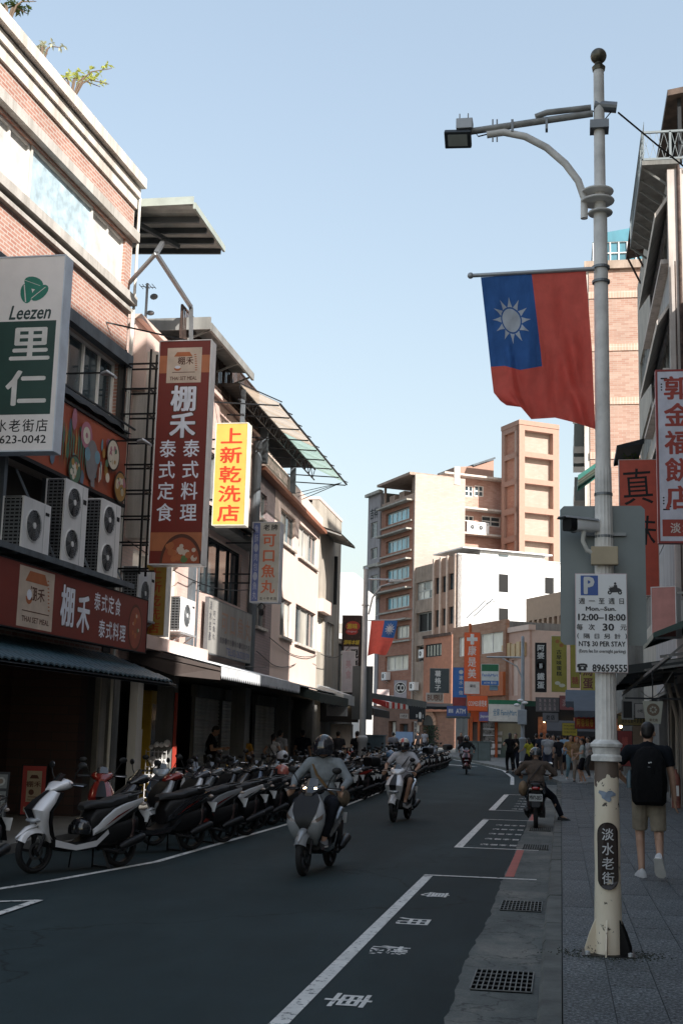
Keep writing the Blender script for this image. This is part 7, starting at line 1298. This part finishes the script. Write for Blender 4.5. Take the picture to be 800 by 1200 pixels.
fsign(627, 655, 817, 834, 58, 'grey hanging board with a row of vertical writing', plain((.13, .12, .12), .6), None, lambda mb, a, b: [column(mb, '魚丸湯', a*(.2+.2*k), b*.92, b*.08, a*.10, off=.02, y=-.006) for k in range(4)], (plain((.4, .3, .3), .5),), name='shop_sign'); fsign(655, 672, 815, 832, 57.5, 'faded pink-red board beside the grey hanging board', plain((.30, .10, .10), .6), None, lambda mb, a, b: put(mb, '淡水', a*.5, b*.5, b*.5, a*.6, off=.01), (plain((.5, .4, .38), .5),), name='shop_sign'); fsign(635, 654, 835, 846, 57, 'low grey relief sign above the crowd', plain((.14, .14, .15), .6), None, lambda mb, a, b: line(mb, '老店', a*.2, a*.8, b*.5, b*.5), (K_,), name='shop_sign')
fsign(658, 676, 847, 862, 50, 'yellow notice board hung above the crowd', plain((.36, .30, .03), .5), None, lambda mb, a, b: [put(mb, '現點現做', a*.5, b*(.78-.25*k), b*.13, a*.8, off=.01) for k in range(3)], (plain((.1, .09, .02), .5),), name='shop_sign'); fsign(673, 697, 839, 854, 46, 'red banner with yellow characters left of the lamp post collar', plain((.30, .035, .02), .6), None, lambda mb, a, b: line(mb, '阿香蝦卷', .05, a-.05, b*.5, b*.6, off=.02), (plain((.5, .32, .05), .5),), name='banner', rot=.12)
for lb, px, py, Y, w_, c_ in (('blue-grey stall awning above the red banner', 662, 815, 50, 1.5, (.06, .08, .105)), ('second blue-grey stall awning nearer the lamp post', 672, 825, 46, 1.3, (.06, .08, .105)), ('dark grey awning beside the convenience store fascia', 622, 842, 66, 4.5, (.07, .08, .09)), ('small dark awning above the crowd', 640, 850, 60, 2.2, (.04, .04, .045)), ('brown shade canopy over the stalls behind the crowd', 655, 838, 64, 5, (.05, .035, .03))): stall_canopy(lb, PY(px, py, Y)+Vector((0, .8, .25)), 0, w_, 1.5, plain(c_, .7), .5, h=.2)
t = thing('market_stall', 'cluttered dark food stall with glowing lamps behind the crowd', 'market stall', (-1.6, 63, .4)); mb = MB(); mb.box(-.2, 7.2, 0, 3, -.4, 3.0); mb.build('stall_back', M['black'], t); mb = MB(); mb.box(0, 7, -.9, -.2, 0, .9); mb.build('counter', plain((.10, .06, .04), .6), t); mb = MB(); [mb.box(x, x+R_.uniform(.2, .5), -.7, -.3, .9, .9+R_.uniform(.1, .5)) for x in [k*.55 for k in range(12)]]; mb.build('goods', plain((.22, .10, .05), .6, var=.6, scale=4), t); mb = MB(); [mb.ell((x, -.6, 2.2+R_.uniform(-.15, .15)), .07, 8) for x in (.8, 1.9, 3.1, 4.4, 5.6, 6.6)]; mb.build('bulb', plain((1, .7, .4), .5, emit=5.), t); mb = MB(); [mb.box(x, x+.5, -.05, -.002, 1.3, 2.5) for x in (.5, 2.2, 3.9, 5.2)]; mb.build('menu_board', plain((.35, .12, .05), .6, var=.5, scale=5), t)
t = thing('road_sign', 'round orange-red road sign on a thin pole by the crowd', 'road sign', (PY(621, 880, 64).x, 64, .45)); mb = MB(); mb.tube([(0, 0, 0), (0, 0, 2.3)], .035, 8); mb.build('pole', M['galv'], t); mb = MB(); mb.disc(0, 1.95, .34, -.05, 20, 0); mb.disc(0, 1.95, .24, -.055, 20, 1); put(mb, '7', 0, 1.95, .3, .15, y=-.06, m=0, off=.03); mb.build('sign_disc', [plain((.5, .10, .06), .5), plain((.55, .40, .33), .5)], t)
l3 = thing('lamp_post', 'third grey lamp post rising from the crowd with cameras and a control box', 'lamp post', (PY(612, 890, 57).x, 57, .37)); mb = MB(); mb.lathe([(.15, 0), (.14, 1.3), (.17, 1.35), (.17, 1.45), (.09, 1.5), (.07, 5.9), (.05, 5.95)], n=14); mb.build('shaft', plain((.28, .31, .34), .5), l3, True); mb = MB(); mb.tube([(0, 0, 5.0), (-1.6, 0, 5.0)], .04, 8); mb.tube([(0, 0, 4.0), (-.25, 0, 4.6), (-.9, 0, 4.95)], .03, 8); mb.build('lamp_arm', M['galv'], l3, True); mb = MB(); mb.box(-.22, .18, -.25, -.07, 1.95+.1, 2.7); mb.build('control_box', plain((.30, .34, .38), .5), l3, bevel=.02); mb = MB(); [mb.ell(p, (.14, .1, .07), 10) for p in ((-.25, -.1, 2.9), (.1, -.15, 3.0), (-.1, -.1, 3.1))]; mb.build('camera_cluster', M['white'], l3, True)
t = thing('utility_cabinet', 'grey-green utility cabinet standing at the bend behind the far rider', 'utility cabinet', PY(546, 890, 74)+Vector((0, 0, .0))); mb = MB(); mb.box(0, 1.35, 0, .8, -.4, 1.0); mb.box(-.04, 1.39, -.04, .84, 1.002, 1.06); mb.build('cabinet_box', plain((.09, .12, .12), .6), t); mb = MB(); mb.box(.66, .68, -.012, -.001, -.3, .95); mb.build('door_gap', M['black'], t)
t = thing('utility_cabinet', 'blue-grey utility cabinet among the parked scooters', 'utility cabinet', (-7.9, 51, .30)); mb = MB(); mb.box(0, .9, 0, .6, 0, 1.45); mb.box(-.03, .93, -.03, .63, 1.452, 1.5); mb.build('cabinet_box', plain((.10, .15, .18), .6), t)
stall_canopy('dark shop canopy over the brick arch at the bend', PY(478, 826, 100)+Vector((0, 1, .2)), 0, 5.0, 1.6, M['dark'], .3, h=.2); stall_canopy('blue-grey canopy over the cash machine shop', PY(523, 838, 90)+Vector((0, 1, .2)), 0, 2.8, 1.4, plain((.06, .08, .09), .6), .3, h=.1)
t = thing('posting_board', 'dim blue ground poster board behind the far scooters', 'notice board', PY(463, 880, 70)); mb = MB(); mb.box(0, .95, 0, .1, 0, 1.05); mb.build('board', plain((.02, .045, .09), .6), t)

# sagging cables along and across the facades
def cable(label, a, b, sag=.4, r=.012):
    a, b = Vector(a), Vector(b); mb = MB(); mb.tube([a.lerp(b, k/12)-Vector((0, 0, sag*math.sin(PI*k/12))) for k in range(13)], r, 5); tag(mb.build('overhead_cable', M['black']), label, 'cable')
cable('black cable sagging from the brick building corner to the cream shophouse', (-8.05, 22.6, 5.2), (-8.05, 35, 5.9), .5)
cable('thin cable strung above the white awning on the left', (-7.95, 23, 3.6), (-7.95, 34, 3.5), .25)
cable('thin cable between the cream shophouse and the cake shop sign', (-7.95, 42, 4.4), (-7.9, 48, 5.2), .3)
cable('thin cable along the wall of the railed concrete building', (3.0, 35, 7.6), (2.9, 47, 8.2), .5)
cable('black cable hanging under the arcade canopy on the right', (2.2, 26, 3.1), (2.4, 40, 3.3), .35)

fsign(484.5, 488, 845, 868, 96, 'slim white standing banner left of the brick arch', plain((.5, .47, .44), .5), None, lambda mb, a, b: column(mb, '咖啡茶', a/2, b*.95, b*.05, a*.6), (K_,), name='banner')
fsign(468, 478, 836, 842, 95, 'narrow pale strip sign under the ring-shaped logo sign', plain((.4, .36, .33), .5), None, lambda mb, a, b: line(mb, '小吃店', a*.1, a*.9, b/2, b*.6), (K_,), name='shop_sign')
fsign(489, 494.5, 832, 846, 95.5, 'small dark blade sign with a pale oval above the shop doors', M['dark'], None, lambda mb, a, b: mb.disc(a/2, b*.55, a*.3, -.008, 14, 0, b*.3), (W_8,), name='shop_sign')
fsign(573, 583, 803, 809, 84.5, 'blue and white window strip under the green convenience store sign', plain((.25, .4, .55), .5), None, name='shop_sign')
for k, (px, py) in enumerate(((488, 809), (499, 771), (455, 797))):
    u_, z_5 = fB.uz(px, py) if px < 483 else fC.uz(px, py); F_ = fB if px < 483 else fC; aircon(('air conditioner low on the pillared building by its dark balcony', 'air conditioner beside the orange annex window', 'air conditioner low on the brown apartment block')[k], F_.at(u_, z_5, -.55), RF, 1, 1.0, .5, h=.75)
# ================================================================ PARKED SCOOTERS
WH, SI, BL_, RD, GR, BU, CR = (.62, .62, .63), (.28, .29, .30), (.02, .021, .024), (.20, .018, .012), (.08, .085, .09), (.05, .08, .13), (.42, .38, .30)
PGRP = 'scooters parked along the left side of the street'; protos = {}
def park(label, x, y, deg, col, acc=(.02, .02, .022), style=0, extras=(), group=PGRP, seat=(.014, .014, .015)):
    k = (col, acc, style, extras); rot = math.radians(deg); z = gz(y); tilt = (math.radians(R_.uniform(-1, 5)), 0, rot)
    if k not in protos: protos[k] = scooter(label, (x, y, z), rot, col, acc, style, group, seat, extras=extras); return protos[k]
    o = dup(protos[k], (x, y, z), rot, label, group, tilt); s_ = R_.uniform(.94, 1.06); o.scale = (s_, R_.uniform(.95, 1.08), s_*R_.uniform(.96, 1.04)); return o
park('white scooter with red under-floor trim at the near end of the parked row', -5.66, 14.8, 240, (.72, .72, .74), (.22, .02, .012), 0)
park('dark scooter cut off by the left edge of the photo', -6.22, 12.55, 262, GR, (.3, .3, .3), 1)
park('red-fronted scooter standing behind the near white one', -6.6, 18.0, 290, RD, (.02, .02, .022), 0)
park('black and red scooter second in the row from the near white one', -5.55, 17.4, 236, BL_, RD, 0)
park('silver scooter with a dark red side third in the row', -5.5, 18.9, 232, SI, RD, 1)
park('light silver-white scooter with a high tail fourth in the row', -5.5, 20.4, 234, WH, (.05, .05, .06), 1)
park('blue-grey scooter with a broad nose behind the silver-white ones', -6.7, 21.2, 285, BU, (.3, .33, .36), 1)
park('white-nosed scooter with its front towards the camera', -6.75, 23.2, 288, WH, (.02, .02, .022), 1)
labs = []
r2 = random.Random(3); y = 21.9; i = 0
pal = [(GR, (.02, .02, .022), 0), (BL_, GR, 1), (BL_, (.02, .02, .022), 0), (BU, (.02, .02, .022), 1), (BL_, (.1, .1, .1), 1), (BL_, RD, 0), (SI, (.02, .02, .022), 0), (BL_, GR, 1), (GR, (.02, .02, .022), 0), (WH, (.02, .02, .022), 1), (RD, (.02, .02, .022), 0)]
nm = {GR: 'grey', BL_: 'black', BU: 'blue-grey', WH: 'white', SI: 'silver', RD: 'red'}
spots = {24: 'behind the first rider', 28: 'just beyond the first rider', 33: 'left of the white-shirted rider', 38: 'before the second lamp post', 44: 'at the foot of the second lamp post', 50: 'beyond the second lamp post', 58: 'near the far end of the row', 70: 'at the far end of the row by the bend'}
seen = {}
while y < 66:
    col, acc, st = pal[i % len(pal)]; w_ = next(spots[k] for k in spots if y < k+.01 or k == 70); key = (nm[col], w_); seen[key] = seen.get(key, 0)+1; n_ = ('', ', second one', ', third one', ', fourth one')[seen[key]-1]
    ex = ('box',) if i % 7 == 4 else ()
    lab = '%s scooter %s, road side%s' % (nm[col], w_, n_)
    park(lab, -5.62-.012*(y-22)+r2.uniform(-.12, .12), y, 234+r2.uniform(-9, 9), col, acc, st, ex); y += 1.22 if y < 45 else 1.45; i += 1
y = 25.0; j = 4; seen = {}
while y < 62:
    col, acc, st = pal[(j*3+1) % len(pal)]; w_ = next(spots[k] for k in spots if y < k+.01 or k == 70); key = (nm[col], w_); seen[key] = seen.get(key, 0)+1; n_ = ('', ', second one', ', third one', ', fourth one')[seen[key]-1]
    lab = '%s scooter %s, pavement side%s' % (nm[col], w_, n_)
    park(lab, -6.75-.012*(y-22)+r2.uniform(-.15, .15), y, 282+r2.uniform(-14, 14), col, acc, st, ('box',) if j % 6 == 2 else ()); y += 1.9; j += 1
loose_helmet('black helmet resting on the floorboard of the near white scooter', (-5.66, 14.78, .43), (.015, .015, .017), 1.2)
for lb, x, y, z, c_ in (('white helmet hung on a parked scooter left of the white-shirted rider', -5.5, 29.6, .95, (.55, .56, .58)), ('pinkish red helmet on a parked scooter behind the first rider', -5.3, 24.3, .92, (.35, .10, .08)), ('silver helmet on a scooter behind the first rider\'s head', -6.0, 27.5, 1.15, (.35, .37, .4)), ('blue helmet on a scooter beyond the white-shirted rider', -5.4, 41, 1.05, (.1, .2, .35)), ('black helmet on a scooter by the second lamp post', -6.2, 36, 1.1, (.02, .02, .02))): loose_helmet(lb, (x, y, z+gz(y)), c_, R_.uniform(0, 6))
t = thing('menu_stand', 'dark tiled picture menu board leaning at the left edge of the pavement', 'menu board', (-7.62, 16.35, .13), .25); mb = MB(); mb.M = Matrix.Rotation(math.radians(-14), 4, 'X'); mb.box(-.36, .26, 0, .03, 0, .95); mb.build('board', M['dark'], t); m2 = MB(); m2.M = mb.M
for i in range(4):
    for k in range(3): cx, cz = -.25+k*.2, .13+i*.23; m2.rect(cx-.085, cx+.085, cz-.095, cz+.095, -.003, 0); m2.disc(cx, cz, .06, -.005, 12, 1); m2.disc(cx, cz, .035, -.006, 9, 2)
m2.build('picture_tiles', [plain((.10, .11, .11), .6), plain((.24, .25, .24), .6), plain((.10, .07, .05), .6)], t)
# ================================================================ RIDERS
def rider(label, loc, sdeg, **k):
    rot = math.radians(sdeg-90); d = dict(pelvis=(0, -.24, .86), hands=[(-.31, .10, 1.0), (.31, .10, 1.0)], feet=[(-.12, .17, .33), (.12, .17, .33)], knee=[(-.5, 1, .6), (.5, 1, .6)], hair='helmet', lean=.10, elb=[(-.8, -.5, -.5), (.8, -.5, -.5)]); d.update(k)
    hands_grip[label] = True; return person(label, loc, rot, **d)
def aim(x, y): return math.degrees(math.atan2(-y, -x))
X1, Y1 = -2.98, 15.9
scooter('silver and black scooter with a lit double headlight ridden towards the camera', (X1, Y1, 0), math.radians(266), (.30, .31, .32), (.015, .016, .018), 1, None, lit=True, stand=False)
lab = 'rider in a grey-green long-sleeved shirt and black helmet on the silver scooter'
t, T = rider(lab, (X1, Y1, 0), 266, top=(.22, .24, .25), bottom=(.02, .022, .03), sleeve=1.85, vox=.0095, shoe=(.22, .23, .24), extra=None); helmet(T, (.015, .016, .02), stripe=None); 
mb = MB(); B_ = T['B']; mb.tube([B_(.15, .02, .49), B_(.06, .15, .33), B_(-.12, .155, .12), B_(-.17, .03, .02)], .02, 6, flat=.4); mb.build('bag_strap', cloth((.16, .10, .05)), t, True); mb = MB(); mb.ell(B_(-.26, .0, .02), (.08, .14, .11), 12); mb.build('shoulder_bag', cloth((.22, .17, .12)), t, True)
X2, Y2 = -3.24, 26.4
scooter('white sport scooter with a black centre panel ridden towards the camera', (X2, Y2, 0), math.radians(264), WH, (.02, .022, .025), 0, None, stand=False)
t, T = rider('rider in a white shirt and shorts with a white and red helmet', (X2, Y2, 0), 264, top=(.46, .46, .49), bottom=(.03, .03, .03), legs='shorts', sleeve=.8, vox=.012, skin='skin', shoe=(.02, .02, .02)); helmet(T, (.5, .48, .42), stripe=(.45, .08, .06))
mb = MB(); B_ = T['B']; mb.tube([B_(-.15, .02, .49), B_(-.06, .15, .33), B_(.12, .155, .12), B_(.17, .03, .02)], .016, 6, flat=.4); mb.build('bag_strap', M['black'], t, True)
X3, Y3 = -4.05, 56; Z3 = gz(Y3)
scooter('dark red scooter of the farthest rider approaching the bend', (X3, Y3, Z3), math.radians(274), (.12, .012, .012), (.03, .03, .03), 0, None, lit=False, stand=False)
t, T = rider('farthest oncoming rider in dark clothes on the dark red scooter', (X3, Y3, Z3), 274, top=(.02, .022, .025), bottom=(.10, .09, .09), sleeve=1.8, vox=.02, shoe=(.3, .3, .3)); helmet(T, (.03, .03, .035))
X4, Y4 = -.50, 26.0
scooter('black scooter stopped at the right kerb seen from behind', (X4, Y4, .0), math.radians(91), BL_, (.02, .02, .022), 1, None, plate='MWY-0057', stand=False)
t, T = rider('rider in a brown jacket stopped at the kerb with one foot on the pavement', (X4, Y4, 0), 91, top=(.11, .085, .07), bottom=(.012, .013, .02), sleeve=1.9, vox=.012, shoe=(.012, .012, .012), pelvis=(0, -.26, .80), H=1.62, look=(0, .25), feet=[(-.12, .17, .33), (.50, .02, .13)], knee=[(-.5, 1, .6), (.6, 1, .4)], foot_dir=[Vector((-.1, 1, 0)), Vector((.9, .3, 0))], lean=.22, slim=1.15); helmet(T, (.04, .05, .055), visor=False)
mb = MB(); B_ = T['B']; mb.tube([B_(.16, -.03, .5), B_(.05, -.15, .33), B_(-.13, -.15, .10), B_(-.18, -.03, .0)], .014, 6, flat=.5); mb.build('bag_strap', M['black'], t, True); mb = MB(); mb.ell(B_(-.27, .02, -.06), (.09, .15, .15), 12); mb.build('shoulder_bag', cloth((.24, .17, .11)), t, True)
# ================================================================ THE WALKING MAN
def pack(T):
    B, t = T['B'], T['t']; mb = MB(); rr = []
    for z, hw, d in ((-.14, .15, .10), (-.10, .185, .17), (.12, .20, .22), (.34, .18, .19), (.46, .13, .13), (.51, .05, .06)): rr.append([B(x, -.09-y, z) for x, y in ((-hw, 0), (-hw, d*.6), (-hw*.7, d), (0, d*1.08), (hw*.7, d), (hw, d*.6), (hw, 0))])
    mb.loft(rr); mb.build('backpack', cloth((.008, .008, .009)), t, True); m2 = MB(); m2.loft([[B(x*1.0, -.25-.03, z), B(x, -.29, z+.001)] for x, z in ((-.12, .06), (.12, .06))], 0, False, False)
    m2.tube([B(-.12, -.24, .26), B(0, -.305, .285), B(.12, -.24, .26)], .006, 6); m2.box(*[0, .001]*3); m2.build('zip', M['steel'], t, True); m3 = MB()
    for x, z, s_ in ((.0, .33, .012), (.02, .335, .010), (-.06, .13, .014), (.03, .18, .016), (.045, .165, .012), (.11, .20, .01)): m3.ell(B(x, -.295, z), (s_, .004, s_*.8), 8)
    m3.build('reflective_badge', plain((.6, .6, .6), .3), t, True)
    for sg in (-1, 1): m4 = MB(); m4.tube([B(sg*.10, -.11, .44), B(sg*.12, .02, .52), B(sg*.13, .13, .40), B(sg*.15, .06, .15), B(sg*.16, -.1, .08)], .02, 8, flat=.4); m4.build('strap', cloth((.008, .008, .009)), t, True)
    m5 = MB(); m5.lathe([(.001, 0), (.035, .005), (.035, .16), (.02, .18), (.02, .21), (.001, .21)], B(-.21, -.12, .04), 12); m5.build('water_bottle', plain((.08, .12, .14), .3), t, True)
person('man in a black t-shirt, khaki shorts and white shoes walking away with a black backpack', (1.0, 15.5, .137), math.radians(-1), (.010, .012, .016), (.27, .23, .175), .62, 'shorts', H=1.80, vox=.0095, shoe=(.55, .55, .56), hands=[(-.24, .24, 1.06), (.30, -.02, .83)], elb=[(-1, -.35, -.2), (.5, -.9, -.1)], feet=[(-.09, .0, .0), (.10, -.34, .16)], foot_dir=[Vector((-.15, 1, 0)), Vector((.15, .62, -.75))], knee=[(-.05, 1, .1), (.05, 1, .1)], look=(-.25, .05), slim=1.12, extra=pack)
person('woman in a pink skirt just outside the right edge of the photo', (1.17, 9.0, .137), math.radians(170), (.4, .4, .4), None, .6, H=1.6, vox=.018, hair='long'); 
_p = [o for o in SC.objects if o.get('label', '').startswith('woman in a pink skirt')][0]; mb = MB(); mb.loft([[Vector((r*math.cos(2*PI*k/24)*(1+.05*math.sin(k*2.1)), r*.8*math.sin(2*PI*k/24)*(1+.05*math.sin(k*2.1)), z)) for k in range(24)] for r, z in ((.15, .98), (.2, .88), (.29, .72), (.345, .60))]); mb.build('skirt', cloth((.60, .20, .22)), _p, True)
# ================================================================ THE CROWD
CG = 'people crowding the right pavement at the bend'
crowd = [(597, 55.5, (.01, .01, .012), (.01, .01, .012), 'person all in black at the left end of the crowd', 1.72, 10, 'long'), (604, 58, (.015, .014, .013), (.02, .02, .03), 'dark-clothed person second from the left end of the crowd', 1.7, 160, 'short'), (619, 55, (.36, .34, .04), (.02, .02, .025), 'person in a yellow-green top beside the third lamp post', 1.52, 40, 'long'), (628, 58, (.012, .015, .02), (.02, .02, .02), 'person in a dark top just right of the third lamp post', 1.7, 0, 'short'), (634, 56.5, (.02, .025, .04), (.03, .03, .04), 'person in navy with a light cap in the crowd', 1.75, -20, 'short'),
 (641, 54, (.35, .36, .38), (.05, .06, .09), 'person in white carrying a dark backpack in the crowd', 1.74, 5, 'short'), (648, 57, (.30, .26, .24), (.02, .02, .02), 'person in a pale brown top in the middle of the crowd', 1.68, 170, 'long'), (654, 53, (.02, .02, .025), (.10, .08, .07), 'dark-haired person with bare legs in the crowd', 1.65, 20, 'short'), (661, 55, (.22, .32, .42), (.03, .03, .04), 'person in a light blue shirt in the crowd', 1.75, -10, 'short'), (668, 50, (.30, .19, .09), (.16, .26, .30), 'person in a tan jacket and turquoise shorts at the crowd edge', 1.72, 200, 'short'), (676, 48, (.26, .17, .10), (.3, .26, .22), 'person in a brown sweater right of the tan jacket', 1.66, 185, 'long'), (682, 47, (.34, .40, .40), (.015, .015, .02), 'person in a pale mint shirt and black shorts standing alone near the lamp post', 1.62, 90, 'short'),
 (611, 60, (.02, .02, .02), (.02, .02, .02), 'person in black half hidden behind the third lamp post', 1.7, 0, 'short'), (645, 61, (.25, .05, .05), (.02, .02, .03), 'person in dull red behind the middle of the crowd', 1.7, 0, 'short'), (657, 61, (.05, .05, .05), (.02, .02, .03), 'dark person at the back right of the crowd', 1.7, 180, 'short'), (689, 52, (.45, .42, .4), (.05, .05, .05), 'person in white partly hidden by the lamp post', 1.65, 120, 'long')]
for k, (px, Y, tc, bc, lb, H_, rt, hr) in enumerate(crowd):
    x = PY(px, 885, Y).x; person(lb, (x, Y, gz(Y)+.13), math.radians(rt), tc, bc, .6, 'shorts' if k % 3 == 2 else 'long', H=H_, vox=.028, hair=hr, group=CG, shoe=(.3, .3, .3) if k % 2 else (.03, .03, .03), slim=R_.uniform(.85, 1.05), hands=[(-.2, R_.uniform(0, .3), R_.uniform(.8, 1.15)), (.22, R_.uniform(0, .3), R_.uniform(.8, 1.1))])
for px, Y, tc, lb, rt, bc in ((539.5, 80, (.03, .02, .02), 'person in black with orange-brown hair standing by the drugstore', 190, (.35, .36, .4)), (395.5, 42.5, (.03, .03, .035), 'person in dark clothes behind the parked scooters by the whitewashed pillar', 0, (.02, .02, .02)), (418, 44.5, (.01, .01, .012), 'person in black among the scooters left of the second lamp post', 30, (.01, .01, .012)), (489, 78, (.012, .012, .015), 'pedestrian in black crossing beyond the white-shirted rider', 60, (.02, .02, .02)), (497, 92, (.35, .35, .38), 'distant pedestrian in white in front of the brick arch', 0, (.03, .03, .04)), (460, 62, (.2, .2, .22), 'pedestrian in grey beyond the second lamp post', 10, (.05, .05, .06))):
    x = PY(px, 885, Y).x; person(lb, (x, Y, gz(Y)+(.13 if Y < 50 else .02)), math.radians(rt), tc, bc, .6, H=1.7, vox=.03, shoe=(.1, .1, .1))
for k, (px, Y, h, lb) in enumerate(((498, 97, 1.9, 'potted shrub left of the brick arch'), (508.5, 97, 2.1, 'potted shrub right of the brick arch'), (473, 96, 1.2, 'small potted plant by the round-logo shop'))):
    t = thing('potted_plant', lb, 'plant', (PY(px, 880, Y).x, Y, gz(Y))); mb = MB(); mb.lathe([(.001, 0), (.22, 0), (.3, .45), (.25, .45), (.001, .42)], n=12); mb.build('pot', M['concd'], t); mb = MB()
    for q in range(260):
        c = Vector((R_.gauss(0, .22), R_.gauss(0, .2), .45+(h-.45)*R_.random())); d = Vector((R_.gauss(0, 1), R_.gauss(0, 1), R_.gauss(.2, 1))).normalized(); s_ = .16; w_ = d.cross(Vector((.3, .2, 1))).normalized()*s_*.35; mb.add([c, c+d*s_*.5+w_, c+d*s_, c+d*s_*.5-w_], [(0, 1, 2, 3)])
    mb.build('foliage', cloth((.06, .09, .06), 'leaf', .3), t)
